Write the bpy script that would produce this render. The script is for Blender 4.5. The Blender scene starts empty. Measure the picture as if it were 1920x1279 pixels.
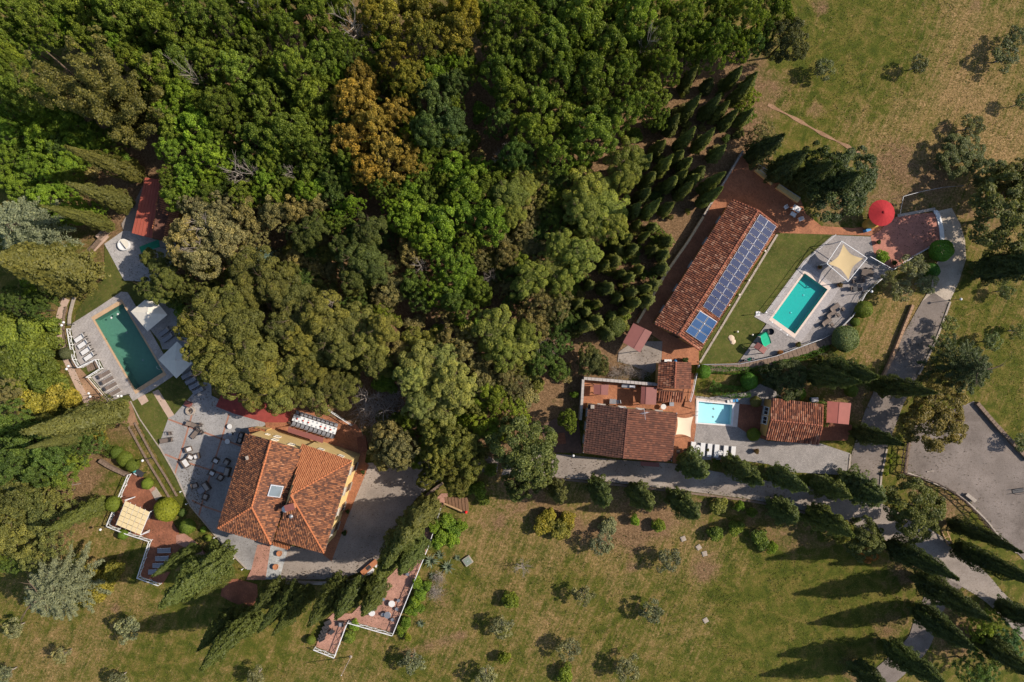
import bpy, bmesh, math, random
import numpy as np
from mathutils import Vector, Matrix
random.seed(7)
rng = np.random.default_rng(7)
scn = bpy.context.scene
C = scn.collection
R = math.radians

# ---------------------------------------------------------------- camera, sky, sun, exposure
CAM_H, FPX, CX, CY = 100.0, 1280.0, 960.0, 639.5      # drone 100 m up, 24 mm lens, looking straight down
cam_d = bpy.data.cameras.new('camera'); cam = bpy.data.objects.new('camera', cam_d); C.objects.link(cam)
cam_d.sensor_width = 36; cam_d.lens = 24; cam_d.clip_start = 1; cam_d.clip_end = 3000
cam.location = (0, 0, CAM_H); cam.rotation_euler = (0, 0, 0)
scn.camera = cam
SUN_EL, SUN_AZ = 41.0, 8.0
sd = Vector((math.cos(R(SUN_EL))*math.cos(R(SUN_AZ)), math.cos(R(SUN_EL))*math.sin(R(SUN_AZ)), math.sin(R(SUN_EL))))
world = bpy.data.worlds.new('World'); scn.world = world; world.use_nodes = True
wn = world.node_tree; wn.nodes.clear()
sky = wn.nodes.new('ShaderNodeTexSky'); sky.sky_type = 'NISHITA'; sky.sun_disc = False
sky.sun_elevation = R(SUN_EL); sky.sun_rotation = math.atan2(sd.x, sd.y)
bg = wn.nodes.new('ShaderNodeBackground'); bg.inputs[1].default_value = 0.12
wo = wn.nodes.new('ShaderNodeOutputWorld')
wn.links.new(sky.outputs[0], bg.inputs[0]); wn.links.new(bg.outputs[0], wo.inputs[0])
sun_d = bpy.data.lights.new('sun', 'SUN'); sun_d.energy = 4.6; sun_d.angle = R(0.6); sun_d.color = (1.0, 0.91, 0.79)
sun = bpy.data.objects.new('sun', sun_d); C.objects.link(sun)
sun.rotation_euler = sd.to_track_quat('Z', 'Y').to_euler(); sun.location = sd*150
vs = scn.view_settings
vs.view_transform = 'Standard'; vs.look = 'None'; vs.exposure = 0.45; vs.gamma = 1.0; vs.use_curve_mapping = False
scn.render.engine = 'CYCLES'
scn.cycles.max_bounces = 5; scn.cycles.diffuse_bounces = 2; scn.cycles.glossy_bounces = 2
scn.cycles.transmission_bounces = 3; scn.cycles.transparent_max_bounces = 6
scn.cycles.caustics_reflective = False; scn.cycles.caustics_refractive = False

def P(px, py, z=0.0):
    """photo pixel + height above the ground -> place in metres"""
    return Vector(((px-CX)*(CAM_H-z)/FPX, (CY-py)*(CAM_H-z)/FPX, z))
def M_(px):            # pixels on the ground -> metres
    return px*CAM_H/FPX

# ---------------------------------------------------------------- helpers
ORG = {}
def tag(o, label=None, cat=None, group=None, kind=None):
    if label: o['label'] = label
    if cat: o['category'] = cat
    if group: o['group'] = group
    if kind: o['kind'] = kind
    return o
def thing(name, loc, rz=0.0, label=None, cat=None, group=None):
    o = bpy.data.objects.new(name, None); C.objects.link(o)
    o.location = loc; o.rotation_euler = (0, 0, rz); o.empty_display_size = 0.3
    ORG[o.name] = Vector(loc)
    return tag(o, label, cat, group)
def link(name, me, parent=None):
    o = bpy.data.objects.new(name, me); C.objects.link(o)
    if parent is not None:
        o.parent = parent; ORG[o.name] = ORG.get(parent.name, Vector((0, 0, 0)))
    else: ORG[o.name] = Vector((0, 0, 0))
    return o
class MB:
    """collects shapes into one mesh"""
    def __init__(s): s.v = []; s.f = []
    def add(s, vs_, fs):
        n = len(s.v); s.v += [tuple(v) for v in vs_]; s.f += [tuple(i+n for i in f) for f in fs]; return s
    def box(s, c, d, rz=0.0, rx=0.0, ry=0.0, taper=1.0):
        m = Matrix.Translation(Vector(c)) @ Matrix.Rotation(rz, 4, 'Z') @ Matrix.Rotation(ry, 4, 'Y') @ Matrix.Rotation(rx, 4, 'X')
        vs_ = []
        for z in (-.5, .5):
            k = taper if z > 0 else 1
            for x, y in ((-.5, -.5), (.5, -.5), (.5, .5), (-.5, .5)):
                vs_.append(m @ Vector((x*d[0]*k, y*d[1]*k, z*d[2])))
        return s.add(vs_, [(0, 3, 2, 1), (4, 5, 6, 7), (0, 1, 5, 4), (1, 2, 6, 5), (2, 3, 7, 6), (3, 0, 4, 7)])
    def bar(s, a, b, w, h, up=Vector((0, 0, 1))):
        a, b = Vector(a), Vector(b); d = (b-a)
        if d.length < 1e-6: return s
        d.normalize(); x = d.cross(up)
        if x.length < 1e-3: x = d.cross(Vector((1, 0, 0)))
        x.normalize(); y = x.cross(d)
        vs_ = [p + x*sx*w/2 + y*sy*h/2 for p in (a, b) for sx, sy in ((-1, -1), (1, -1), (1, 1), (-1, 1))]
        return s.add(vs_, [(3, 2, 1, 0), (4, 5, 6, 7), (0, 1, 5, 4), (1, 2, 6, 5), (2, 3, 7, 6), (3, 0, 4, 7)])
    def tube(s, pts, rad, seg=8, cap=True):
        pts = [Vector(p) for p in pts]; n = len(pts); rings = []
        rad = [rad]*n if not hasattr(rad, '__len__') else rad
        for i, p in enumerate(pts):
            d = (pts[min(i+1, n-1)]-pts[max(i-1, 0)])
            d = d.normalized() if d.length > 1e-6 else Vector((0, 0, 1))
            u = d.cross(Vector((0.02, 0.01, 1))) if abs(d.z) < .95 else d.cross(Vector((1, 0, 0)))
            u.normalize(); w = d.cross(u)
            rings.append([p + (u*math.cos(2*math.pi*k/seg)+w*math.sin(2*math.pi*k/seg))*rad[i] for k in range(seg)])
        vs_ = [q for r in rings for q in r]; fs = []
        for i in range(n-1):
            for k in range(seg):
                a, b = i*seg+k, i*seg+(k+1) % seg
                fs.append((a, b, b+seg, a+seg))
        if cap: fs += [tuple(range(seg-1, -1, -1)), tuple((n-1)*seg+k for k in range(seg))]
        return s.add(vs_, fs)
    def lathe(s, prof, c=(0, 0, 0), seg=16, sx=1, sy=1):
        vs_ = [(c[0]+r*sx*math.cos(2*math.pi*k/seg), c[1]+r*sy*math.sin(2*math.pi*k/seg), c[2]+z) for r, z in prof for k in range(seg)]
        fs = []
        for i in range(len(prof)-1):
            for k in range(seg):
                a, b = i*seg+k, i*seg+(k+1) % seg
                fs.append((a, b, b+seg, a+seg))
        fs.append(tuple(range(seg-1, -1, -1))); fs.append(tuple((len(prof)-1)*seg+k for k in range(seg)))
        return s.add(vs_, fs)
    def prism(s, poly, z0, z1):
        """closed prism over a simple polygon (world xy), ngon caps"""
        p = [(q[0], q[1]) for q in poly]
        a = sum(p[i][0]*p[(i+1) % len(p)][1]-p[(i+1) % len(p)][0]*p[i][1] for i in range(len(p)))
        if a < 0: p.reverse()
        n = len(p)
        vs_ = [(x, y, z0) for x, y in p]+[(x, y, z1) for x, y in p]
        fs = [tuple(range(n-1, -1, -1)), tuple(range(n, 2*n))]
        fs += [(i, (i+1) % n, (i+1) % n+n, i+n) for i in range(n)]
        return s.add(vs_, fs)
    def mesh(s, name, mat, smooth=False, org=None):
        me = bpy.data.meshes.new(name)
        v = s.v if org is None else [(a[0]-org[0], a[1]-org[1], a[2]-org[2]) for a in s.v]
        me.from_pydata(v, [], s.f); me.update()
        if mat is not None: me.materials.append(mat)
        if smooth:
            for p in me.polygons: p.use_smooth = True
        return me
    def build(s, name, mat, parent=None, smooth=False):      # vertices in the parent's own space
        return link(name, s.mesh(name, mat, smooth), parent)
    def buildw(s, name, mat, parent=None, smooth=False):     # vertices in metres of the place
        o = link(name, s.mesh(name, mat, smooth, ORG.get(parent.name) if parent else None), parent)
        return o
def copy_thing(root, loc, rz, label=None, group=None, scale=None):
    r = root.copy(); C.objects.link(r); r.location = loc; r.rotation_euler = (0, 0, rz); ORG[r.name] = Vector(loc)
    if label: r['label'] = label
    if group: r['group'] = group
    if scale is not None: r.scale = scale
    for ch in list(root.children):
        c = ch.copy(); C.objects.link(c); c.parent = r
        for g in list(ch.children):
            d = g.copy(); C.objects.link(d); d.parent = c
    return r
def inside(x, y, poly):
    r = False; j = len(poly)-1
    for i in range(len(poly)):
        xi, yi = poly[i][0], poly[i][1]; xj, yj = poly[j][0], poly[j][1]
        if (yi > y) != (yj > y) and x < (xj-xi)*(y-yi)/(yj-yi)+xi: r = not r
        j = i
    return r
def WP(pts, z=0.0): return [P(x, y, z) for x, y in pts]
def smooth_path(pts, n=5):
    """Catmull-Rom through pixel points"""
    p = [pts[0]]+list(pts)+[pts[-1]]; out = []
    for i in range(1, len(p)-2):
        for k in range(n):
            t = k/n
            out.append(tuple(.5*((2*p[i][c])+(-p[i-1][c]+p[i+1][c])*t+(2*p[i-1][c]-5*p[i][c]+4*p[i+1][c]-p[i+2][c])*t*t
                                 + (-p[i-1][c]+3*p[i][c]-3*p[i+1][c]+p[i+2][c])*t**3) for c in range(2)))
    out.append(tuple(pts[-1])); return out

# ---------------------------------------------------------------- materials
MATS = {}
def nt(name):
    m = bpy.data.materials.new(name); m.use_nodes = True; t = m.node_tree; t.nodes.clear()
    out = t.nodes.new('ShaderNodeOutputMaterial'); MATS[name] = m
    return m, t, out
def nd(t, typ, **kw):
    n = t.nodes.new(typ)
    for k, v in kw.items():
        if k.startswith('i_'):
            key = k[2:]; n.inputs[int(key) if key.isdigit() else key.replace('_', ' ')].default_value = v
        else: setattr(n, k, v)
    return n
def ramp(t, stops, interp='LINEAR'):
    r = t.nodes.new('ShaderNodeValToRGB'); e = r.color_ramp.elements; r.color_ramp.interpolation = interp
    while len(e) < len(stops): e.new(0.5)
    for i, (p, c) in enumerate(stops): e[i].position = p; e[i].color = (*c, 1)
    return r
def mixc(t, f, a, b, mode='MIX'):
    m = nd(t, 'ShaderNodeMix', data_type='RGBA', blend_type=mode)
    for sock, v in ((m.inputs[0], f), (m.inputs[6], a), (m.inputs[7], b)):
        if hasattr(v, 'is_linked') or hasattr(v, 'links'): t.links.new(v, sock)
        else: sock.default_value = v if not isinstance(v, tuple) else (*v, 1) if len(v) == 3 else v
    return m.outputs[2]
def noise(t, scale, detail=3, rough=.55, vec=None, dist=0.0):
    n = nd(t, 'ShaderNodeTexNoise'); n.inputs['Scale'].default_value = scale; n.inputs['Detail'].default_value = detail
    n.inputs['Roughness'].default_value = rough; n.inputs['Distortion'].default_value = dist
    if vec is not None: t.links.new(vec, n.inputs['Vector'])
    return n.outputs['Fac']
def geo_pos(t): return t.nodes.new('ShaderNodeNewGeometry').outputs['Position']
def mapping(t, vec, rot=0.0, scale=(1, 1, 1)):
    m = t.nodes.new('ShaderNodeMapping'); m.inputs['Rotation'].default_value = (0, 0, rot); m.inputs['Scale'].default_value = scale
    t.links.new(vec, m.inputs['Vector']); return m.outputs[0]
def finish(t, out, col, rough=.8, bump=None, bstr=.3, bdist=.03, spec=.3, metal=0.0):
    b = nd(t, 'ShaderNodeBsdfPrincipled'); b.inputs['Roughness'].default_value = rough
    b.inputs['Specular IOR Level'].default_value = spec; b.inputs['Metallic'].default_value = metal
    if isinstance(col, tuple): b.inputs['Base Color'].default_value = (*col, 1)
    else: t.links.new(col, b.inputs['Base Color'])
    if bump is not None:
        bn = nd(t, 'ShaderNodeBump'); bn.inputs['Strength'].default_value = bstr; bn.inputs['Distance'].default_value = bdist
        t.links.new(bump, bn.inputs['Height']); t.links.new(bn.outputs[0], b.inputs['Normal'])
    t.links.new(b.outputs[0], out.inputs[0]); return b
def mat_plain(name, col, rough=.7, var=.18, scale=6.0, spec=.3, metal=0.0, bump=.15):
    m, t, out = nt(name); p = t.nodes.new('ShaderNodeTexCoord').outputs['Object']
    n = noise(t, scale, 4, .6, p)
    r = ramp(t, [(.25, tuple(c*(1-var) for c in col)), (.75, tuple(min(1, c*(1+var)) for c in col))])
    t.links.new(n, r.inputs[0]); finish(t, out, r.outputs[0], rough, n, bump, .02, spec, metal); return m
def mat_ground2(name, c1, c2, c3, s1=.6, s2=6.0, bstr=.3, rough=.95):
    """two scales of blotches between three colours (gravel, soil, lawn)"""
    m, t, out = nt(name); p = geo_pos(t)
    a = noise(t, s1, 5, .62, p); b = noise(t, s2, 4, .7, p); d = noise(t, s2*5, 2, .7, p)
    r1 = ramp(t, [(.35, c1), (.65, c2)]); t.links.new(a, r1.inputs[0])
    r2 = ramp(t, [(.5, (0, 0, 0)), (.72, (1, 1, 1))]); t.links.new(b, r2.inputs[0])
    col = mixc(t, r2.outputs[0], r1.outputs[0], c3)
    r3 = ramp(t, [(.2, (.62, .62, .62)), (.8, (1.35, 1.35, 1.35))]); t.links.new(d, r3.inputs[0])
    col = mixc(t, 1.0, col, r3.outputs[0], 'MULTIPLY')
    e = noise(t, .11, 6, .7, p, .8); r4 = ramp(t, [(.33, (.74, .73, .72)), (.5, (1, 1, 1)), (.68, (1.16, 1.15, 1.14))]); t.links.new(e, r4.inputs[0])
    col = mixc(t, 1.0, col, r4.outputs[0], 'MULTIPLY')
    finish(t, out, col, rough, d, bstr, .04, .15); return m
def mat_pave(name, c1, c2, mortar, bw, bh, rot=0.0, gap=.018, var=.35, offset=.5):
    """laid blocks: brick texture in metres plus stains"""
    m, t, out = nt(name); p = mapping(t, geo_pos(t), rot)
    br = nd(t, 'ShaderNodeTexBrick', offset=offset)
    br.inputs['Scale'].default_value = 1; br.inputs['Brick Width'].default_value = bw; br.inputs['Row Height'].default_value = bh
    br.inputs['Mortar Size'].default_value = gap; br.inputs['Color1'].default_value = (*c1, 1); br.inputs['Color2'].default_value = (*c2, 1)
    br.inputs['Mortar'].default_value = (*mortar, 1); t.links.new(p, br.inputs['Vector'])
    n = noise(t, .55, 5, .65, p); n2 = noise(t, 7, 3, .7, p)
    r = ramp(t, [(.3, (1-var,)*3), (.7, (1+var*.6,)*3)]); t.links.new(n, r.inputs[0])
    r2 = ramp(t, [(.3, (.8,)*3), (.7, (1.2,)*3)]); t.links.new(n2, r2.inputs[0])
    col = mixc(t, 1.0, mixc(t, 1.0, br.outputs['Color'], r.outputs[0], 'MULTIPLY'), r2.outputs[0], 'MULTIPLY')
    inv = nd(t, 'ShaderNodeMath', operation='SUBTRACT'); inv.inputs[0].default_value = 1; t.links.new(br.outputs['Fac'], inv.inputs[1])
    finish(t, out, col, .85, inv.outputs[0], .4, .01, .25); return m
def mat_tiles(name, stops, lichen=.25, lcol=(.50, .42, .33)):
    m, t, out = nt(name); p = geo_pos(t)
    at = nd(t, 'ShaderNodeAttribute', attribute_name='tint'); n = noise(t, .9, 6, .75, p); n2 = noise(t, 9, 3, .75, p)
    mx = nd(t, 'ShaderNodeMath', operation='MULTIPLY_ADD'); mx.inputs[1].default_value = .50; t.links.new(at.outputs['Fac'], mx.inputs[0])
    mm = nd(t, 'ShaderNodeMath', operation='MULTIPLY'); mm.inputs[1].default_value = .50; t.links.new(n, mm.inputs[0]); t.links.new(mm.outputs[0], mx.inputs[2])
    r = ramp(t, stops); t.links.new(mx.outputs[0], r.inputs[0])
    r2 = ramp(t, [(.60, (0, 0, 0)), (.74, (lichen,)*3)]); t.links.new(n2, r2.inputs[0])
    col = mixc(t, r2.outputs[0], r.outputs[0], lcol)
    finish(t, out, col, .88, n2, .2, .02, .2); return m
def mat_leaf(name, trans=.34):
    m, t, out = nt(name)
    oi = t.nodes.new('ShaderNodeObjectInfo'); at = nd(t, 'ShaderNodeAttribute', attribute_name='tint')
    r = ramp(t, [(0, (.50, .55, .55)), (.5, (1, 1, 1)), (1, (1.75, 1.6, 1.25))]); t.links.new(at.outputs['Fac'], r.inputs[0])
    col = mixc(t, 1.0, oi.outputs['Color'], r.outputs[0], 'MULTIPLY')
    r2 = ramp(t, [(0, (.86, .88, .9)), (1, (1.14, 1.12, 1.0))]); t.links.new(oi.outputs['Random'], r2.inputs[0])
    col = mixc(t, 1.0, col, r2.outputs[0], 'MULTIPLY')
    d = nd(t, 'ShaderNodeBsdfPrincipled'); d.inputs['Roughness'].default_value = .55; d.inputs['Specular IOR Level'].default_value = .25
    t.links.new(col, d.inputs['Base Color'])
    tr = t.nodes.new('ShaderNodeBsdfTranslucent'); c2 = mixc(t, 1.0, col, (1.1, 1.25, .5), 'MULTIPLY'); t.links.new(c2, tr.inputs[0])
    ms = t.nodes.new('ShaderNodeMixShader'); ms.inputs[0].default_value = trans
    t.links.new(d.outputs[0], ms.inputs[1]); t.links.new(tr.outputs[0], ms.inputs[2]); t.links.new(ms.outputs[0], out.inputs[0]); return m
def mat_water(name, tint, gloss=.6):
    """thin clear water: tinted see-through plus mirror by Fresnel and ripples"""
    m, t, out = nt(name); p = geo_pos(t)
    n = noise(t, 2.2, 3, .6, p, .6)
    bn = nd(t, 'ShaderNodeBump'); bn.inputs['Strength'].default_value = .6; bn.inputs['Distance'].default_value = .05; t.links.new(n, bn.inputs['Height'])
    tr = t.nodes.new('ShaderNodeBsdfTransparent'); tr.inputs[0].default_value = (*tint, 1)
    g = t.nodes.new('ShaderNodeBsdfGlossy'); g.inputs['Roughness'].default_value = .06; t.links.new(bn.outputs[0], g.inputs['Normal'])
    lw = t.nodes.new('ShaderNodeLayerWeight'); lw.inputs['Blend'].default_value = .5; t.links.new(bn.outputs[0], lw.inputs['Normal'])
    pw = nd(t, 'ShaderNodeMath', operation='POWER'); pw.inputs[1].default_value = 5; t.links.new(lw.outputs['Facing'], pw.inputs[0])
    fr = nd(t, 'ShaderNodeMath', operation='MULTIPLY_ADD'); fr.inputs[1].default_value = .96; fr.inputs[2].default_value = .03; t.links.new(pw.outputs[0], fr.inputs[0])
    ms = t.nodes.new('ShaderNodeMixShader'); t.links.new(fr.outputs[0], ms.inputs[0]); t.links.new(tr.outputs[0], ms.inputs[1]); t.links.new(g.outputs[0], ms.inputs[2])
    t.links.new(ms.outputs[0], out.inputs[0]); return m

LEAF = mat_leaf('foliage')
BARK = mat_plain('bark', (.11, .075, .05), .95, .35, 5)
DEAD = mat_plain('dead_wood', (.30, .25, .21), .95, .3, 5)
WHITE = mat_plain('white_paint', (.62, .61, .60), .5, .06, 3)
CREAM = mat_plain('cream_fabric', (.62, .57, .48), .9, .06, 2)
SAIL = mat_plain('sand_sail_cloth', (.47, .35, .185), .9, .06, 1.2)
STEEL = mat_plain('grey_metal', (.30, .30, .31), .4, .1, 4, .5, .6)
DARK = mat_plain('dark_frame', (.035, .033, .035), .6, .2, 5)
TAUPE = mat_plain('taupe_textile', (.15, .115, .095), .9, .15, 14)
GREYTEX = mat_plain('grey_textile', (.20, .20, .215), .9, .12, 12)
RATTAN = mat_plain('brown_rattan', (.10, .075, .06), .8, .3, 30)
CUSH = mat_plain('white_cushion', (.56, .54, .52), .9, .05, 5)
CUSHG = mat_plain('beige_cushion', (.33, .28, .24), .9, .08, 5)
WOOD = mat_plain('brown_wood', (.16, .085, .045), .8, .35, 6)
WOODD = mat_plain('dark_wood', (.05, .030, .022), .8, .35, 6)
LOG = mat_plain('pale_log', (.34, .21, .11), .85, .3, 5)
TERRA = mat_plain('terracotta_pot', (.40, .17, .08), .85, .2, 5)
RED = mat_plain('red_cloth', (.31, .016, .019), .85, .12, 2.5)
OCHRE = mat_plain('ochre_plaster', (.46, .27, .055), .9, .12, 2)
YELLOW = mat_plain('yellow_plaster', (.66, .47, .20), .92, .10, .8)
YELLOW2 = mat_plain('ochre_yellow_plaster', (.48, .28, .09), .92, .12, .8)
STONEW = mat_plain('pale_stone', (.31, .26, .215), .9, .25, 3, bump=.4)
BRICKW = mat_plain('brown_stone', (.17, .118, .085), .95, .35, 3.5, bump=.5)
GREEN = mat_plain('green_plastic', (.015, .36, .20), .6, .12, 2)
TEAL = mat_plain('green_tarpaulin', (.01, .17, .095), .7, .25, 2)
BLUE = mat_plain('blue_plastic', (.03, .20, .42), .5, .15, 3)
CHINA = mat_plain('table_linen', (.66, .67, .68), .8, .06, 4)
SHEET_RED = mat_plain('red_sheet_metal', (.30, .072, .045), .6, .1, 1.2, .4)
SHEET_BROWN = mat_plain('brown_sheet_metal', (.185, .062, .05), .6, .1, 1.2, .4)
GLASS = mat_plain('dark_glass', (.02, .024, .03), .12, .2, 1, .6)
PV = mat_plain('solar_cells', (.014, .019, .058), .12, .12, 1.5, .9)
THERM = mat_plain('solar_collector', (.016, .055, .14), .14, .2, 1.0, .9)
PVF = mat_plain('aluminium', (.50, .50, .52), .4, .05, 3, .5, .3)
SKYL = mat_plain('skylight_glass', (.16, .19, .20), .12, .15, .8, .9)

ROOF_OLD = mat_tiles('old_clay_tiles', [(.12, (.040, .026, .021)), (.36, (.105, .046, .029)), (.54, (.195, .078, .040)), (.72, (.30, .118, .052)), (.94, (.42, .25, .155))], .30)
ROOF_NEW = mat_tiles('clean_clay_tiles', [(.1, (.25, .088, .040)), (.5, (.32, .118, .050)), (.9, (.38, .155, .070))], .05)
ROOF_BROWN = mat_tiles('brown_clay_tiles', [(.15, (.045, .025, .021)), (.45, (.072, .035, .027)), (.7, (.100, .045, .032)), (.95, (.16, .082, .056))], .10)
ROOF_BROWN2 = mat_tiles('red_brown_clay_tiles', [(.15, (.075, .036, .027)), (.45, (.128, .052, .034)), (.7, (.180, .070, .042)), (.95, (.27, .135, .085))], .18)
ROOF_RED = mat_tiles('red_clay_tiles', [(.15, (.060, .027, .021)), (.40, (.145, .052, .031)), (.62, (.24, .085, .044)), (.90, (.42, .26, .175))], .34, (.50, .42, .35))
CAP = mat_plain('ridge_clay', (.40, .135, .055), .9, .2, 3)

GRAVEL = mat_ground2('gravel', (.225, .188, .160), (.305, .258, .222), (.175, .135, .105), .25, 5, .35)
GRAVEL_D = mat_ground2('asphalt_gravel', (.148, .122, .105), (.205, .170, .148), (.118, .092, .076), .3, 5, .3)
LAWN = mat_ground2('lawn_grass', (.050, .064, .012), (.088, .090, .020), (.125, .098, .034), .5, 2.4, .8)
SOIL = mat_ground2('bare_soil', (.23, .13, .075), (.33, .20, .12), (.13, .085, .05), .5, 4, .6)
PORPH = mat_ground2('grey_porphyry', (.235, .225, .22), (.30, .285, .275), (.17, .155, .145), .35, 4.5, .5)
PAVER = mat_pave('grey_pavers', (.31, .28, .26), (.25, .225, .21), (.15, .13, .115), .24, .14, R(8), .015, .2)
PAVER2 = mat_pave('grey_poolside_pavers', (.31, .275, .26), (.25, .225, .215), (.15, .13, .115), .24, .14, R(-53), .015, .2)
DECK = mat_pave('pale_pool_slabs', (.34, .305, .28), (.29, .26, .24), (.21, .185, .165), .6, .42, R(-59), .012, .14)
DECK2 = mat_pave('pale_pool_slabs_right', (.36, .325, .31), (.31, .28, .27), (.23, .205, .195), .6, .42, R(53), .012, .12)
COPING = mat_plain('sandstone_coping', (.43, .285, .17), .85, .15, 2)
COPING2 = mat_plain('pink_coping', (.58, .46, .38), .85, .10, 2)
COTTO = mat_pave('terracotta_paving', (.37, .150, .072), (.29, .112, .056), (.20, .098, .06), .30, .15, R(52), .012, .25)
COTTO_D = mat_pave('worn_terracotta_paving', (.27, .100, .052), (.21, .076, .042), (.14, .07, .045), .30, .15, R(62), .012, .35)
PINKB = mat_pave('pink_brick_paving', (.42, .215, .15), (.35, .17, .12), (.22, .14, .11), .26, .13, R(30), .015, .25)
RAMPB = mat_pave('red_block_paving', (.44, .175, .12), (.36, .14, .10), (.25, .13, .10), .24, .12, R(5), .015, .2)
REDP = mat_plain('red_painted_floor', (.24, .045, .035), .8, .2, 2)
CONC = mat_ground2('concrete', (.33, .27, .21), (.41, .34, .27), (.27, .22, .17), .4, 4, .2, .9)
PATH = mat_plain('pink_concrete_path', (.40, .285, .22), .9, .15, 2)
STRIPB = mat_plain('brick_strip', (.29, .145, .10), .9, .25, 9)
POOLT1 = mat_plain('green_pool_lining', (.14, .25, .195), .5, .08, 2)
POOLT2 = mat_plain('turquoise_pool_lining', (.10, .50, .44), .5, .05, 2)
POOLT3 = mat_plain('pale_pool_lining', (.62, .82, .82), .5, .04, 2)
W1 = mat_water('green_pool_water', (.68, .84, .80))
W2 = mat_water('turquoise_pool_water', (.36, .80, .80))
W3 = mat_water('clear_pool_water', (.74, .93, .95))
# ================================================================ THE SETTING
POOLS = {'a': [(178, 600), (230, 569), (306.7, 698), (254, 731)],
         'b': [(1508, 512.5), (1551, 543), (1490, 626), (1448, 596)],
         'c': [(1310, 753), (1373, 759), (1370, 796), (1308, 792)]}
# --- ground: one sheet to the horizon; fine grid near, coarse far; soil and dryness as painted-in masks of the ground's own cover
SOILB = [  # px, py, radius px, weight : leaf litter and bare earth
    (640, 300, 330, 1.2), (300, 250, 260, 1.0), (900, 350, 260, 1.2), (1150, 450, 190, 1.2), (1000, 600, 160, 1.1), (760, 620, 190, 1.1), (600, 620, 190, 1.1),
    (1270, 300, 120, 1.0), (1380, 130, 70, .9), (1150, 660, 70, .4), (1020, 760, 90, .25), (900, 800, 120, .9), (420, 480, 180, 1.1), (1300, 180, 90, .9),
    (120, 930, 95, .75), (60, 1010, 80, .5), (160, 860, 60, .8), (235, 790, 40, .9), (60, 600, 80, .6), (380, 1080, 70, .5), (1000, 930, 60, .7), (1180, 950, 70, .75),
    (1300, 950, 60, .7), (1420, 965, 60, .7), (1560, 985, 70, .7), (1700, 1060, 60, .8), (1660, 1180, 40, .7), (1600, 1262, 40, .8), (1720, 900, 40, .9), (1780, 960, 50, .9),
    (1640, 640, 70, .5), (1480, 720, 60, .9), (1600, 760, 60, .9), (1800, 1180, 90, .9), (1560, 400, 60, .7), (1700, 370, 90, .8), (1850, 400, 70, .7), (1400, 260, 60, .8),
    (1330, 1060, 45, .55), (1200, 1030, 40, .4), (830, 1120, 40, .6), (700, 1215, 50, .35), (1720, 690, 40, .6), (1460, 170, 40, .5), (1820, 200, 90, .3), (1640, 300, 60, .35),
    (1045, 975, 26, .9), (1085, 995, 26, .9), (1130, 1008, 26, .9), (1180, 1006, 26, .8), (1235, 985, 30, .8), (865, 1193, 16, .9), (835, 1200, 16, .9), (800, 1212, 18, .9), (765, 1225, 18, .8), (1318, 1070, 20, .9), (1185, 1065, 12, .9), (1178, 1095, 10, .8), (930, 985, 36, .6),
    (1530, 205, 26, .6), (1690, 290, 40, .45), (1830, 10, 18, .9), (1540, 12, 22, 1.0), (1770, 240, 14, .8), (1590, 215, 22, .5), (1760, 330, 30, .6), (250, 1010, 26, .6), (215, 1140, 14, .9), (285, 1150, 18, .6), (120, 1120, 40, .4), (1480, 1020, 40, .5), (1800, 640, 16, .6), (1835, 690, 16, .6), (1880, 740, 16, .6)]
DRYB = [(1850, 60, 150, .7), (1880, 300, 180, .8), (1700, 260, 150, .6), (1780, 130, 90, .4), (1640, 80, 120, .1), (1060, 960, 120, .9), (1180, 1000, 70, .7), (900, 1000, 70, .9),
        (1330, 1050, 70, .8), (1690, 590, 70, .8), (1640, 660, 60, .8), (1880, 700, 90, .3), (1870, 600, 60, .4), (130, 1180, 160, .4), (60, 1240, 90, .4), (820, 1200, 70, .5),
        (1000, 1200, 120, .35), (1150, 1220, 100, .3), (1250, 1130, 90, .3), (1030, 760, 45, 1.0), (1160, 695, 50, .8), (620, 1250, 120, .3), (1400, 1120, 120, -.3), (1560, 1110, 150, -.8), (1600, 110, 130, -.6), (1690, 60, 70, -.4), (1850, 640, 90, -.4), (1900, 740, 70, -.4), (130, 1000, 120, .4)]
def gfield(px, py, blobs):
    s = np.zeros_like(px)
    for x, y, r, w in blobs: s += w*np.exp(-((px-x)**2+(py-y)**2)/(r*r))
    return np.clip(s, -1, 1.3)
def axis_(lim, step, far):
    a = np.arange(-lim, lim+1e-6, step); o = np.array(far)
    return np.concatenate([-o[::-1], a, o])
gx = axis_(78, .6, [90, 120, 170, 250, 400, 700, 1200]); gy = axis_(53, .6, [65, 90, 140, 220, 400, 700, 1200])
nx, ny = len(gx), len(gy)
XX, YY = np.meshgrid(gx, gy); px_, py_ = XX*FPX/CAM_H+CX, CY-YY*FPX/CAM_H
def wob(x, y): return (np.sin(x*.83+1.3*np.sin(y*.31))+np.sin(y*.97+x*.45)+.6*np.sin(2.1*x-1.7*y))/2.6
ZZ = -.045+.035*wob(XX*.9, YY*.9)
gv = np.stack([XX.ravel(), YY.ravel(), ZZ.ravel()], 1)
idx = np.arange(nx*ny).reshape(ny, nx)
q = np.stack([idx[:-1, :-1].ravel(), idx[:-1, 1:].ravel(), idx[1:, 1:].ravel(), idx[1:, :-1].ravel()], 1)
qc = gv[q].mean(1); keep = np.ones(len(q), bool)
for pl in POOLS.values():
    w = WP(pl); cx = sum(p.x for p in w)/4; cy = sum(p.y for p in w)/4
    big = [(cx+(p.x-cx)*1.12, cy+(p.y-cy)*1.12) for p in w]
    near = np.where((abs(qc[:, 0]-cx) < 9) & (abs(qc[:, 1]-cy) < 9))[0]
    for i in near:
        if inside(qc[i, 0], qc[i, 1], big): keep[i] = False
q = q[keep]
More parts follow.
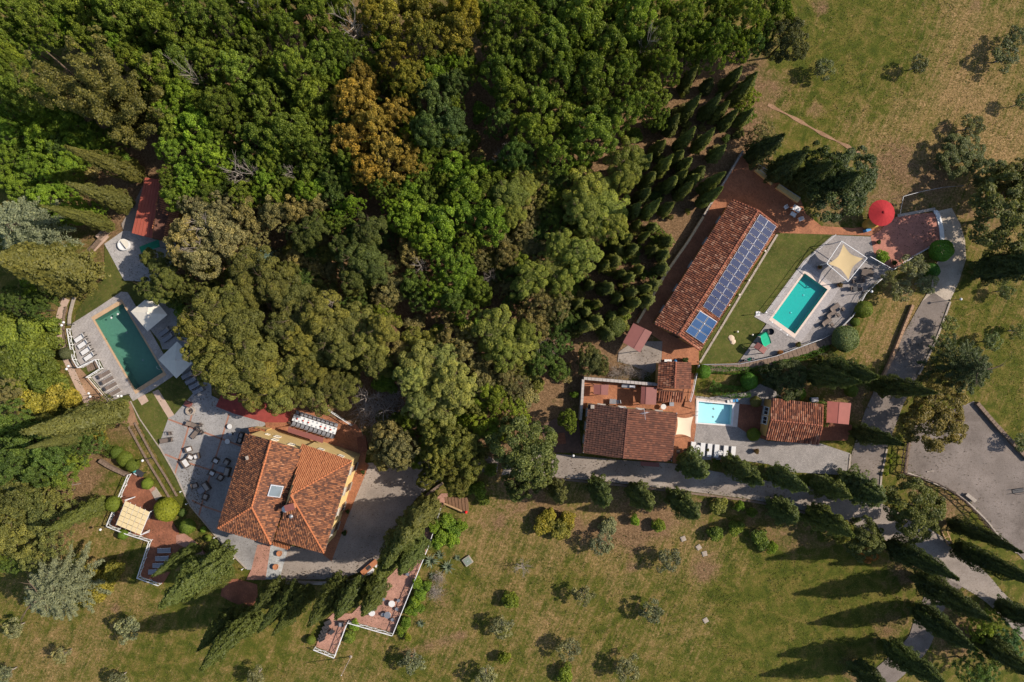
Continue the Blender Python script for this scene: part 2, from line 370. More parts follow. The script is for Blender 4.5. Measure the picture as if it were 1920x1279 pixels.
def quick_mesh(name, v, f, mat, smooth=False):
    me = bpy.data.meshes.new(name); k = f.shape[1]
    me.vertices.add(len(v)); me.vertices.foreach_set('co', np.asarray(v, np.float32).ravel())
    me.loops.add(len(f)*k); me.loops.foreach_set('vertex_index', np.asarray(f, np.int32).ravel())
    me.polygons.add(len(f)); me.polygons.foreach_set('loop_start', np.arange(0, len(f)*k, k, dtype=np.int32))
    if smooth: me.polygons.foreach_set('use_smooth', np.ones(len(f), bool))
    me.materials.append(mat); me.update(calc_edges=True); me.validate(); return me
def set_attr(me, name, vals, dom='FACE'):
    a = me.attributes.new(name, 'FLOAT', dom); a.data.foreach_set('value', np.asarray(vals, np.float32))
m, t, out = nt('meadow_ground'); p = geo_pos(t)
aS = nd(t, 'ShaderNodeAttribute', attribute_name='soil').outputs['Fac']; aD = nd(t, 'ShaderNodeAttribute', attribute_name='dry').outputs['Fac']
n_big = noise(t, .09, 5, .6, p); n_mid = noise(t, .55, 8, .72, p, .5); n_fine = noise(t, 3.2, 6, .78, p); n_x = noise(t, 9, 4, .8, p)
stk = noise(t, 1.0, 4, .65, mapping(t, mapping(t, p, R(-68)), 0, (.09, 1.0, 1)))
def madd(a, m1, b):
    k = nd(t, 'ShaderNodeMath', operation='MULTIPLY_ADD'); k.inputs[1].default_value = m1; t.links.new(a, k.inputs[0])
    if isinstance(b, float): k.inputs[2].default_value = b
    else: t.links.new(b, k.inputs[2])
    return k.outputs[0]
grs = ramp(t, [(.30, (.036, .052, .007)), (.47, (.078, .084, .012)), (.66, (.165, .122, .032))]); t.links.new(n_mid, grs.inputs[0])
dryc = ramp(t, [(.3, (.110, .074, .028)), (.5, (.235, .148, .062)), (.72, (.42, .275, .135))]); t.links.new(n_fine, dryc.inputs[0])
stk2 = noise(t, 2.6, 3, .6, mapping(t, mapping(t, p, R(-66)), 0, (.05, 1.0, 1)))
s_ = madd(aD, .24, madd(stk, .42, madd(stk2, .58, madd(n_big, .60, madd(n_mid, .60, madd(n_fine, .70, -1.14))))))
dm = ramp(t, [(.32, (0, 0, 0)), (.68, (1, 1, 1))]); t.links.new(s_, dm.inputs[0])
col = mixc(t, dm.outputs[0], grs.outputs[0], dryc.outputs[0])
soilc = ramp(t, [(.28, (.070, .043, .022)), (.5, (.170, .102, .052)), (.74, (.34, .215, .120))]); t.links.new(n_fine, soilc.inputs[0])
s2 = madd(aS, .62, madd(n_mid, 1.15, madd(n_fine, .35, -.72)))
sm = ramp(t, [(.30, (0, 0, 0)), (.66, (1, 1, 1))]); t.links.new(s2, sm.inputs[0])
col = mixc(t, sm.outputs[0], col, soilc.outputs[0])
sp = ramp(t, [(.28, (.36,)*3), (.5, (.85,)*3), (.72, (1.55,)*3)]); t.links.new(n_x, sp.inputs[0])
col = mixc(t, 1.0, col, sp.outputs[0], 'MULTIPLY')
hb = madd(n_x, .5, n_fine)
finish(t, out, col, .95, hb, .7, .09, .1)
gme = quick_mesh('ground', gv, q, m, True)
vused = gv
pxv, pyv = px_.ravel(), py_.ravel()
a = gme.attributes.new('soil', 'FLOAT', 'POINT'); a.data.foreach_set('value', gfield(pxv, pyv, SOILB).astype(np.float32))
a = gme.attributes.new('dry', 'FLOAT', 'POINT'); a.data.foreach_set('value', gfield(pxv, pyv, DRYB).astype(np.float32))
tag(link('ground', gme), 'grassy meadow and bare earth slope under the whole estate', 'ground', kind='structure')

# --- flat sheets laid on it, each on its own level
def sheet(name, poly, z, mat, holes=(), depth=.35, label=None, world_pts=False):
    outer = [Vector((p[0], p[1], 0)) for p in poly] if world_pts else WP(poly)
    loops = [outer]+[WP(h) for h in holes]
    bm = bmesh.new(); es = []; rings = []
    for lp in loops:
        vs_ = [bm.verts.new((p.x, p.y, z)) for p in lp]; rings.append(vs_)
        es += [bm.edges.new((vs_[i], vs_[(i+1) % len(vs_)])) for i in range(len(vs_))]
    bmesh.ops.triangle_fill(bm, use_beauty=True, use_dissolve=False, edges=es, normal=(0, 0, 1))
    for vs_ in rings:
        lo = [bm.verts.new((v.co.x, v.co.y, z-depth)) for v in vs_]
        for i in range(len(vs_)):
            j = (i+1) % len(vs_); bm.faces.new((vs_[i], lo[i], lo[j], vs_[j]))
    bmesh.ops.recalc_face_normals(bm, faces=bm.faces)
    me = bpy.data.meshes.new(name); bm.to_mesh(me); bm.free(); me.materials.append(mat)
    o = link(name, me); return tag(o, label, None, kind='structure')
def grow(pl, k):
    cx = sum(p[0] for p in pl)/len(pl); cy = sum(p[1] for p in pl)/len(pl); o = []
    for x, y in pl:
        d = math.hypot(x-cx, y-cy); o.append((x+(x-cx)/d*k, y+(y-cy)/d*k))
    return o
def strip_poly(path, w):
    """band of width w px along a pixel path"""
    L, Rr = [], []
    for i, (x, y) in enumerate(path):
        a = path[max(i-1, 0)]; b = path[min(i+1, len(path)-1)]; dx, dy = b[0]-a[0], b[1]-a[1]; l = math.hypot(dx, dy) or 1
        ww = w[i] if hasattr(w, '__len__') else w
        L.append((x-dy/l*ww/2, y+dx/l*ww/2)); Rr.append((x+dy/l*ww/2, y-dx/l*ww/2))
    return L+Rr[::-1]
# lawns
sheet('lawn', [(140, 612), (143, 585), (160, 560), (196, 520), (196, 458), (215, 492), (233, 526), (268, 530), (300, 570), (345, 650), (362, 738), (327, 778), (316, 785), (298, 836), (330, 892), (348, 935),
               (335, 925), (310, 880), (280, 830), (258, 790), (245, 752), (210, 755), (150, 690)], .030, LAWN, [grow(POOLS['a'], 6)])
sheet('lawn', [(1457, 437), (1565, 440), (1520, 500), (1440, 600), (1383, 679), (1310, 682), (1318, 650)], .028, LAWN)
# roads and yards
road_top = [(960, 846), (1040, 851), (1095, 856), (1180, 864), (1262, 869), (1330, 882), (1440, 902), (1560, 918), (1630, 934), (1680, 958), (1740, 990), (1800, 1030), (1850, 1075), (1890, 1120), (1960, 1180)]
road_bot = [(1960, 1240), (1900, 1180), (1850, 1130), (1800, 1098), (1740, 1062), (1690, 1030), (1640, 1003), (1560, 972), (1440, 942), (1330, 926), (1230, 914), (1100, 900), (1010, 893), (940, 890)]
sheet('gravel_road', smooth_path(road_top, 3)+smooth_path(road_bot, 3), .034, GRAVEL)
sheet('gravel_road', strip_poly(smooth_path([(1800, 1075), (1772, 1100), (1752, 1130), (1735, 1170), (1722, 1205), (1690, 1240), (1650, 1275), (1610, 1310)]), 44), .027, GRAVEL_D)
sheet('driveway', [(1590, 900), (1597, 850), (1622, 770), (1650, 708), (1686, 640), (1728, 566), (1750, 545), (1781, 566), (1748, 652), (1722, 702), (1692, 762), (1662, 842), (1646, 935), (1620, 935)], .040, GRAVEL_D)
sheet('ramp', [(1728, 566), (1745, 540), (1752, 500), (1765, 480), (1762, 420), (1757, 396), (1784, 390), (1800, 420), (1809, 450), (1811, 486), (1797, 530), (1779, 568), (1750, 548)], .046, CONC)
sheet('ramp_bay', [(1765, 400), (1783, 398), (1787, 440), (1784, 452), (1767, 456)], .052, CONC)
sheet('parking_yard', [(1826, 752), (1870, 800), (1960, 895), (1960, 1090), (1905, 1035), (1870, 1000), (1845, 970), (1800, 930), (1745, 902), (1700, 886), (1706, 835), (1712, 800), (1770, 775)], .031, GRAVEL_D)
sheet('forecourt', [(668, 880), (690, 868), (800, 864), (905, 850), (935, 865), (932, 885), (860, 885), (815, 905), (780, 935), (750, 975), (725, 1025), (712, 1045), (690, 1066), (640, 1086), (520, 1087), (528, 1020), (600, 1035)], .032, GRAVEL)
sheet('soil_bank', [(130, 675), (150, 690), (175, 710), (208, 752), (245, 752), (262, 795), (236, 800), (200, 765), (165, 755), (140, 715)], .020, SOIL)
sheet('trench', strip_poly(smooth_path([(1440, 196), (1490, 222), (1540, 250), (1590, 275), (1612, 288)], 4), [5+3*math.sin(k*1.7) for k in range(17)]), .012, SOIL)
# paved places
sheet('terrace_paving', [(397, 742), (485, 785), (500, 795), (470, 815), (470, 1000), (512, 1012), (508, 1022), (484, 1022), (472, 1068), (464, 1068), (423, 1026), (393, 991), (358, 949), (347, 928), (330, 891),
                         (298, 835), (316, 784), (327, 778), (362, 738), (335, 690), (316, 655), (305, 655), (300, 640), (282, 618), (270, 590), (300, 560), (330, 560), (360, 640), (395, 700)], .060, PORPH)
for pl in ([(316, 786), (400, 817), (462, 840)], [(430, 776), (416, 822), (400, 872), (384, 925), (373, 968)], [(360, 778), (349, 818), (336, 860), (328, 890)], [(310, 852), (335, 862), (397, 882), (440, 896)], [(360, 938), (385, 950), (420, 962)]):
    sheet('brick_strip', strip_poly(pl, 3.2), .066, STRIPB, depth=.03)
sheet('brick_path', [(483, 1021), (508, 1021), (498, 1087), (462, 1087), (472, 1066)], .070, PINKB)
sheet('slab_path', [(508, 1019), (541, 1026), (524, 1086), (498, 1086)], .064, mat_pave('pale_grey_slabs', (.36, .36, .35), (.31, .31, .30), (.2, .2, .19), .9, .6, R(15)))
sheet('red_floor', [(405, 762), (418, 735), (480, 742), (548, 768), (540, 792), (497, 792), (440, 776)], .074, REDP)
sheet('north_yard', [(497, 791), (540, 770), (560, 765), (668, 795), (690, 830), (684, 868), (668, 880), (640, 850), (560, 830), (500, 812)], .068, COTTO)
sheet('terracotta_strip', [(668, 880), (684, 866), (692, 872), (650, 975), (622, 1052), (606, 1040)], .054, COTTO)
sheet('lower_terrace', [(246, 887), (262, 884), (283, 922), (300, 945), (322, 975), (336, 998), (331, 1018), (345, 1020), (340, 1040), (305, 1095), (263, 1080), (284, 1013), (207, 984)], .09, COTTO_D)
for nm, a in (('steps_pad', [(331, 1003), (346, 1000), (375, 1022), (362, 1034), (331, 1018)]), ('steps_pad', [(280, 918), (288, 912), (302, 928), (294, 936)])):
    sheet(nm, a, .098, PINKB)
sheet('brick_terrace', [(828, 925), (842, 925), (824, 962), (806, 1019), (738, 1186), (655, 1163), (652, 1168), (630, 1227), (592, 1212), (612, 1162), (625, 1150), (660, 1150), (700, 1110), (740, 1070), (792, 1020), (802, 950)], .085, PINKB)
sheet('brick_landing', [(418, 1092), (440, 1084), (482, 1096), (483, 1122), (470, 1142), (434, 1128), (414, 1117)], .075, COTTO_D)  # darker paving colour stands in for the shadow over the landing
sheet('upper_pool_terrace', [(196, 457.5), (232, 432.5), (248, 434), (330, 455), (330, 520), (300, 540), (268, 528), (233, 526)], .062, mat_pave('pale_grey_terrace', (.37, .345, .33), (.32, .30, .29), (.24, .22, .2), .5, .4, R(30), .012, .12))
sheet('shed_path', [(232, 434), (228, 420), (250, 385), (262, 360), (272, 340), (285, 335), (262, 400), (248, 436)], .052, GRAVEL)
sheet('paved_walk', strip_poly(smooth_path([(124, 560), (113, 590), (110, 625), (117, 655), (130, 685), (142, 712), (155, 738), (170, 762)]), 13), .045, PATH)
sheet('paved_walk', strip_poly([(160, 480), (178, 462), (200, 440)], 13), .047, PATH)
sheet('garden_walk', [(286, 735), (297, 730), (327, 778), (317, 786)], .040, PATH)
sheet('garden_slab', [(258, 747), (272, 740), (279, 752), (266, 760)], .044, PATH)
# pool decks with the basin cut out
deckA = [(134, 615), (137, 606), (183, 577), (228, 547), (240, 548), (281, 618), (305, 660), (328, 703), (285, 732), (250, 752), (241, 738), (210, 752), (172, 707), (196, 691), (187, 673), (156, 690), (146, 676)]
sheet('pool_deck', deckA, .110, DECK, [grow(POOLS['a'], 3)], depth=.5)
deckB = [(1507, 488), (1573, 543), (1501, 643), (1414, 594), (1421, 583), (1432, 589)]
sheet('pool_deck', deckB, .105, DECK2, [grow(POOLS['b'], 3)], depth=.5)
deckC = [(1305, 746), (1386, 757), (1382, 801), (1303, 794)]
sheet('pool_deck', deckC, .100, mat_plain('pale_pink_slabs', (.55, .46, .40), .85, .1, 2), [grow(POOLS['c'], 2)], depth=.5)
for key, cop, lin, wat, lab in (('a', COPING, POOLT1, W1, 'green'), ('b', COPING2, POOLT2, W2, 'turquoise'), ('c', WHITE, POOLT3, W3, 'pale blue')):
    pl = POOLS[key]; dep = {'a': 1.5, 'b': 1.0, 'c': .75}[key]
    sheet('pool_coping', grow(pl, 8 if key != 'c' else 4), .125, cop, [pl], depth=.16, label={'a': 'sandstone coping round the long green pool', 'b': 'pink coping round the turquoise pool', 'c': 'white coping round the small pale pool'}[key])
    bm = bmesh.new(); w = WP(pl); top = [bm.verts.new((v.x, v.y, .02)) for v in w]; bot = [bm.verts.new((v.x, v.y, -dep)) for v in w]
    bm.faces.new(bot)
    for i in range(4): bm.faces.new((top[i], top[(i+1) % 4], bot[(i+1) % 4], bot[i]))
    bmesh.ops.recalc_face_normals(bm, faces=bm.faces); bmesh.ops.reverse_faces(bm, faces=bm.faces)
    me = bpy.data.meshes.new('pool_basin'); bm.to_mesh(me); bm.free(); me.materials.append(lin)
    tag(link('pool_basin', me), None, None, kind='structure')
    for u, v in ((.3, .5), (.7, .5)):
        q_ = w[0].lerp(w[1], v).lerp(w[3].lerp(w[2], v), u); MB().lathe([(.16, 0), (.16, .02), (.12, .03)], (q_.x, q_.y, -dep), 12).buildw('pool_drain', STEEL)['kind'] = 'structure'
    mbw = MB(); mbw.add([(v.x, v.y, -.10) for v in w], [(3, 2, 1, 0) if ((w[1]-w[0]).cross(w[2]-w[0])).z < 0 else (0, 1, 2, 3)]); tag(mbw.buildw('pool_water', wat), lab+' pool water', None, kind='structure')
# right hand side
sheet('poolside_paving', [(1561, 441), (1632, 444), (1638, 475), (1667, 507)]+smooth_path([(1640, 530), (1617, 551), (1604, 575), (1592, 594), (1567, 619), (1535, 636), (1500, 648), (1452, 666), (1383, 681)], 3)+[(1436, 609), (1507, 488)], .070, PAVER2, [grow(POOLS['b'], 6)])
sheet('terracotta_court', [(1388, 290), (1500, 372), (1510, 400), (1540, 424), (1600, 428), (1632, 424), (1652, 418), (1665, 412), (1650, 432), (1632, 442), (1600, 441), (1455, 437), (1310, 650), (1310, 684), (1240, 684), (1242, 640), (1186, 606), (1316, 408)], .058, COTTO)
sheet('block_paved_ramp', [(1632, 443), (1650, 432), (1668, 412), (1685, 405), (1757, 398), (1766, 462), (1735, 468), (1682, 500), (1667, 507), (1638, 475)], .078, RAMPB)
sheet('gravel_bay', [(1160, 660), (1188, 640), (1243, 640), (1241, 684), (1222, 700), (1180, 684), (1158, 678)], .036, GRAVEL)
sheet('courtyard', [(1093, 712), (1233, 724), (1240, 700), (1300, 700), (1302, 745), (1305, 800), (1296, 866), (1262, 868), (1262, 772), (1104, 772), (1092, 765)], .056, COTTO)
sheet('terracotta_apron', [(1384, 757), (1446, 762), (1440, 826), (1400, 812), (1383, 800)], .063, COTTO_D)
sheet('terracotta_apron', [(1540, 790), (1600, 797), (1588, 826), (1536, 826)], .061, COTTO_D)
sheet('block_paving', [(1303, 742), (1330, 745), (1400, 735), (1425, 720), (1460, 735), (1470, 755), (1446, 763), (1384, 757), (1304, 749)], .055, PAVER)
sheet('block_paving', [(1303, 793), (1384, 801), (1402, 813), (1440, 827), (1540, 832), (1594, 850), (1588, 891), (1480, 885), (1440, 870), (1380, 862), (1292, 862)], .050, PAVER)
sheet('brown_yard', [(1085, 790), (1092, 850), (1030, 848), (1012, 800), (1040, 785)], .026, mat_plain('dark_brown_floor', (.12, .07, .05), .9, .3, 2))  # farmhouse shade on its west side put into the dark floor colour
# ================================================================ TREES: crowns of many small leaf clumps, shared between copies
def unit(v): return v/np.maximum(np.linalg.norm(v, axis=-1, keepdims=True), 1e-9)
def leaves(name, c, n, size, tint, aspect=.62, rs=None):
    """one lozenge per leaf clump: centre c, facing n"""
    N = len(c); rs = rs or rng
    t_ = unit(np.cross(n, rs.normal(size=(N, 3)))); b = np.cross(n, t_)
    s = size[:, None] if hasattr(size, '__len__') else np.full((N, 1), size)
    s = s*rs.uniform(.7, 1.3, (N, 1))
    v = np.stack([c-t_*s, c-b*s*aspect+n*s*.12, c+t_*s, c+b*s*aspect-n*s*.12], 1).reshape(-1, 3)
    f = np.arange(4*N).reshape(N, 4)
    me = quick_mesh(name, v, f, LEAF); set_attr(me, 'tint', np.clip(tint, 0, 1)); return me
def lobed(name, seed, lobes, per_m2, size, jit=.10, up=.35, inner=.12, tint_l=.16, tint_n=.16, flat=1.0, rnd=.75):
    """lobes: (centre, radius) list, leaves on their outsides"""
    rs = np.random.default_rng(seed); cs, ns, ts = [], [], []
    allc = np.array([l[0] for l in lobes]); mid = allc.mean(0)
    for (lc, lr) in lobes:
        N = int(per_m2*4*math.pi*lr*lr); d = unit(rs.normal(size=(N, 3)))
        out_ = unit(np.array(lc)-mid+np.array([0, 0, .25]))
        k = (d@out_ > -.35) & (d[:, 2] > -.55); d = d[k]
        rr = lr*(1-np.abs(rs.normal(0, jit, len(d)))-(rs.random(len(d)) < inner)*rs.random(len(d))*.6)
        p = np.array(lc)+d*rr[:, None]*np.array([1, 1, flat])
        ns.append(unit(d+np.array([0, 0, up])+rs.normal(0, rnd, (len(d), 3)))); cs.append(p)
        ts.append(.5+rs.normal(0, tint_l)+rs.normal(0, tint_n, len(d)))
    return leaves(name, np.concatenate(cs), np.concatenate(ns), size, np.concatenate(ts), rs=rs)
def limbs(name, seed, h, top, r0, nl, reach, mat, z1=.45, sub=2, lean=.0):
    """tapered trunk with forking limbs"""
    rs = random.Random(seed); mb = MB(); tp = [Vector((rs.uniform(-.1, .1)*i*.4, rs.uniform(-.1, .1)*i*.4, h*i/6*top)) for i in range(7)]
    mb.tube(tp, [r0*(1-.12*i) for i in range(7)], 7)
    for k in range(nl):
        z = h*(z1+(top-z1)*(k+.5)/nl*.95); a = k*2.4+rs.uniform(-.4, .4); L = reach*rs.uniform(.7, 1.1)
        b0 = Vector((0, 0, z)); pts = [b0]; d = Vector((math.cos(a), math.sin(a), rs.uniform(.25, .7)))
        for i in range(4):
            d = (d+Vector((rs.uniform(-.3, .3), rs.uniform(-.3, .3), rs.uniform(-.1, .25)))).normalized(); pts.append(pts[-1]+d*L/4)
        mb.tube(pts, [r0*.42, r0*.32, r0*.22, r0*.14, r0*.05], 5)
        for s in range(sub):
            q0 = pts[2+s % 2]; e = (d+Vector((rs.uniform(-1, 1), rs.uniform(-1, 1), rs.uniform(-.2, .6)))).normalized()
            mb.tube([q0, q0+e*L*.22+Vector((0, 0, .1)), q0+e*L*.45], [r0*.16, r0*.10, r0*.03], 4)
    return mb.mesh(name, mat, True)
CR = {}; TR = {}; DIM = {}       # crowns, trunks, (radius, height, height of the crown's middle)
# broadleaf wood tree: R 4.5 m, 10 m tall
def broad(seed, nl=95, r=(.42, .95), size=.14, dens=46, Rr=4.6, zc=6.0, hz=3.7, jit=.24):
    rs = random.Random(seed); L = [((0, 0, zc+hz*.45), 1.7)]; ph = [rs.uniform(0, 6.28) for _ in range(6)]
    for i in range(nl):
        u = (i+.5)/nl; el = math.asin(1-1.25*u); a = i*2.39996+rs.uniform(-.35, .35)
        k = 1+.15*math.sin(2*a+ph[0])+.12*math.sin(3*a+ph[1]+2*el)+.10*math.sin(5*a+ph[2])*math.cos(el*3+ph[3])
        b = 1+.16*math.sin(4*a+ph[4]+5*el)*math.cos(3*el+ph[5])
        rad = (Rr-.75)*k*b*rs.uniform(.78, 1.08)
        L.append(((rad*math.cos(el)*math.cos(a), rad*math.cos(el)*math.sin(a), zc+hz*math.sin(el)*b*rs.uniform(.72, 1.1)), rs.uniform(*r)))
    return lobed('broadleaf_crown', seed, L, dens, size, jit, .3, .2, .13, .22, .9, .9)
CR['broad'] = [broad(11+i) for i in range(4)]+[broad(211+i, 150, (.28, .62), .115, 62, jit=.3) for i in range(4)]; TR['broad'] = [limbs('broadleaf_trunk', i, 10, .8, .22, 8, 3.6, BARK) for i in range(2)]; DIM['broad'] = (4.6, 10, 6.6)
# dense evergreen oak
CR['oak'] = [broad(31+i, 110, (.45, .85), .14, 50, jit=.16) for i in range(3)]; TR['oak'] = TR['broad']; DIM['oak'] = DIM['broad']
# pine: many tight rounded tufts, needle texture
def pine(seed, n=70):
    rs = random.Random(seed); L = []; off = [rs.uniform(.7, 1.2) for _ in range(9)]
    for i in range(n):
        u = (i+.5)/n; a = i*2.39996+rs.uniform(-.35, .35); k = off[int((a % (2*math.pi))/(2*math.pi)*9)]
        rr = 3.9*math.sqrt(u)*k; z = 8.4-2.6*u*u+rs.uniform(-.55, .55)
        L.append(((rr*math.cos(a), rr*math.sin(a), z), rs.uniform(.55, .98)))
    return lobed('pine_crown', seed, L, 62, .115, .07, .5, .05, .13, .15, .8, .6)
CR['pine'] = [pine(51+i) for i in range(5)]; TR['pine'] = [limbs('pine_trunk', 9+i, 10, .85, .2, 9, 3.4, BARK, .5) for i in range(2)]; DIM['pine'] = (4.3, 10, 7.6)
# cypress columns: 10 m tall, 1.2 m radius
def prof(z, fat): return (min(1, (z/.10))**.6)*max(0.0, 1-z**fat)**.85
def cypress(seed, n=5200, size=.16, fat=1.9, pl=46, rough=.2):
    rs = np.random.default_rng(seed); pa = rs.uniform(0, 2*math.pi, pl); pz = rs.uniform(-.05, .92, pl); ph = rs.uniform(.10, .30, pl); pw = rs.uniform(.15, .42, pl); lean_ = rs.normal(0, .10, 4); pd = rs.uniform(.4, 1.2, pl)
    z = rs.random(n*2); keepz = rs.random(n*2) < np.array([.25+prof(q_, fat) for q_ in z]); z = z[keepz][:n]; a = rs.uniform(0, 2*math.pi, len(z))
    r = np.array([prof(q_, fat) for q_ in z]); b = np.zeros_like(z)
    for i in range(pl):
        da = np.abs((a-pa[i]+math.pi) % (2*math.pi)-math.pi)/pw[i]; dz = (z-pz[i])/ph[i]
        b = np.maximum(b, pd[i]*np.clip(1-da*da, 0, 1)*np.clip(1-np.abs(dz*2-1)**2, 0, 1))
    rr = 1.2*r*(1-rough*.9+rough*1.5*b)*(1-np.abs(rs.normal(0, .07, len(z))))
    cr0 = rs.random(len(z)) < .22; rr = np.where(cr0, 1.2*r*rs.uniform(.45, .8, len(z)), rr); size = np.where(cr0, .24, size)
    c = np.stack([rr*np.cos(a)+lean_[0]*np.sin(z*4+lean_[1]*9), rr*np.sin(a)+lean_[2]*np.sin(z*5+lean_[3]*9), .25+z*9.75], 1); n_ = unit(np.stack([np.cos(a), np.sin(a), np.full_like(a, .55)], 1)+rs.normal(0, .45, (len(z), 3)))
    return leaves('cypress_crown', c, n_, size, .30+.30*b+rs.normal(0, .15, len(z)), .5, rs)
CR['cypress'] = [cypress(71+i) for i in range(4)]; DIM['cypress'] = (1.2, 10, 4.5)
CR['bigcypress'] = [cypress(81+i, 21000, .085, 2.0, 170, .62) for i in range(6)]; DIM['bigcypress'] = (1.2, 10, 4.5)
CR['stub'] = [cypress(91+i, 9000, .11, 2.5, 60, .5) for i in range(4)]; DIM['stub'] = (1.2, 10, 4.5)
mbt = MB(); mbt.tube([(0, 0, 0), (0, 0, 4), (0, 0, 8.5)], [.16, .12, .03], 7); TR['cypress'] = TR['bigcypress'] = TR['stub'] = [mbt.mesh('cypress_trunk', BARK, True)]
# cedar: flat tiers of feathery sprays
def cedar(seed, size=.14):
    rs = np.random.default_rng(seed); cs, ns, ts = [], [], []
    for k in range(64):
        u = k/64; a = k*2.39996; L = 4.6*(1-u)**.7+.4; z0 = 3+8.2*u
        M = int(260*L/3)
        s_ = rs.random(M)**.6; side = rs.normal(0, 1, M)*.34*(1.15-s_)*min(1.5, L*.5)
        x = s_*L; c = np.stack([x*math.cos(a)-side*math.sin(a), x*math.sin(a)+side*math.cos(a), z0-.18*x+rs.normal(0, .09, M)-.25*np.abs(side)], 1)
        cs.append(c); ns.append(unit(np.array([0, 0, 1.0])+rs.normal(0, .55, (M, 3)))); ts.append(.42+.25*s_+rs.normal(0, .16, M))
    return leaves('cedar_crown', np.concatenate(cs), np.concatenate(ns), size, np.concatenate(ts), .35, rs)
CR['cedar'] = [cedar(101), cedar(102)]; TR['cedar'] = [limbs('cedar_trunk', 5, 11, .98, .3, 10, 3.2, BARK, .25)]; DIM['cedar'] = (4.7, 11.5, 6.0)
# olive and thin field trees: R 2
def olive(seed, dens=46):
    rs = random.Random(seed); L = []
    for i in range(17):
        a = i*2.39996+rs.uniform(-.5, .5); rr = 1.55*math.sqrt((i+.4)/17)*rs.uniform(.7, 1.15); L.append(((rr*math.cos(a), rr*math.sin(a), 2.5-.35*rr*rr*.5+rs.uniform(-.4, .4)), rs.uniform(.35, .68)))
    return lobed('olive_crown', seed, L, dens, .12, .2, .3, .25, .14, .2, .85, .8)
CR['olive'] = [olive(121+i) for i in range(4)]; TR['olive'] = [limbs('olive_trunk', 40+i, 3, .6, .13, 6, 1.5, DEAD, .25) for i in range(3)]; DIM['olive'] = (2.0, 3.1, 2.2)
# shrubs and clipped balls: R 1
def shrub(seed):
    rs = random.Random(seed); L = [((0, 0, .55), .6)]
    for i in range(13):
        a = i*2.39996+rs.uniform(-.5, .5); rr = .72*math.sqrt((i+.5)/13)*rs.uniform(.7, 1.15); L.append(((rr*math.cos(a), rr*math.sin(a), .85-.45*rr*rr+rs.uniform(-.15, .15)), rs.uniform(.22, .4)))
    return lobed('shrub_foliage', seed, L, 190, .075, .12, .4, .15, .14, .18)
CR['shrub'] = [shrub(141+i) for i in range(4)]; DIM['shrub'] = (1.0, 1.2, .6)
def ball(seed):
    rs = np.random.default_rng(seed); N = 9500; d = unit(rs.normal(size=(N, 3))); d = d[d[:, 2] > -.7]
    lump = .95+.05*np.sin(4*d[:, 0]+seed)*np.sin(5*d[:, 1])
    c = d*(lump*(1-np.abs(rs.normal(0, .04, len(d)))))[:, None]*np.array([1, 1, .92])+np.array([0, 0, .95])
    return leaves('clipped_foliage', c, unit(d+rs.normal(0, .4, (len(d), 3))), .058, .5+rs.normal(0, .17, len(d)), .6, rs)
CR['ball'] = [ball(161), ball(162)]; DIM['ball'] = (1.0, 1.85, .95)
mbt = MB(); mbt.tube([(0, 0, 0), (.02, .01, .35), (0, 0, .8)], [.07, .055, .03], 6)
for k in range(5): mbt.tube([(0, 0, .2), (.25*math.cos(k*1.26), .25*math.sin(k*1.26), .5), (.5*math.cos(k*1.26), .5*math.sin(k*1.26), .8)], [.04, .025, .01], 5)
TR['shrub'] = TR['ball'] = [mbt.mesh('shrub_stem', BARK, True)]
# bare and dead trees
TR['bare'] = [limbs('bare_branches', 60+i, 8, .9, .2, 16, 3.8, DEAD, .3, 6) for i in range(3)]; DIM['bare'] = (4.0, 8, 5.0)
def twigs(seed):
    rs = random.Random(seed); mb = MB()
    for k in range(230):
        a = rs.uniform(0, 6.28); e = rs.uniform(.1, 1.3); L = rs.uniform(1.2, 2.1); d = Vector((math.cos(a)*math.cos(e), math.sin(a)*math.cos(e), math.sin(e)))
        p0 = Vector((rs.gauss(0, .9), rs.gauss(0, .9), rs.uniform(.3, 1.4))); p1 = p0+d*L*.5; p2 = p1+(d+Vector((rs.uniform(-.5, .5), rs.uniform(-.5, .5), rs.uniform(-.4, .2)))).normalized()*L*.5
        mb.tube([p0, p1, p2], [.03, .02, .006], 3, False)
    return mb.mesh('twigs', DEAD, False)
TR['twigs'] = [twigs(1), twigs(2)]; DIM['twigs'] = (2.4, 2.6, 1.2)

G_ = {  # leaf colours (base)
    'green': (.072, .094, .013), 'bright': (.082, .122, .013), 'deep': (.044, .066, .014), 'olive': (.090, .090, .020), 'gold': (.140, .098, .020), 'mustard': (.125, .108, .017),
    'pine': (.080, .078, .019), 'pined': (.062, .072, .020), 'cyp': (.044, .053, .013), 'cypo': (.066, .065, .017), 'cypd': (.034, .042, .011), 'cedar': (.110, .118, .074), 'lime': (.098, .120, .014),
    'grey': (.095, .095, .050), 'dull': (.105, .090, .035), 'blue': (.12, .16, .13), 'hedge': (.048, .100, .010), 'rust': (.26, .11, .03), 'darkoak': (.056, .056, .017), 'brown': (.13, .085, .03)}
TREE_N = 0
CROWNS = []
LB = 2.0
TAGS = {'broad': ('broadleaf_tree', 'tree'), 'oak': ('oak_tree', 'tree'), 'pine': ('pine_tree', 'tree'), 'cypress': ('cypress_tree', 'tree'), 'bigcypress': ('cypress_tree', 'tree'), 'stub': ('cypress_tree', 'tree'),
        'cedar': ('cedar_tree', 'tree'), 'olive': ('olive_tree', 'tree'), 'shrub': ('shrub', 'shrub'), 'ball': ('clipped_bush', 'bush'), 'bare': ('bare_tree', 'tree'), 'twigs': ('dead_shrub', 'shrub')}
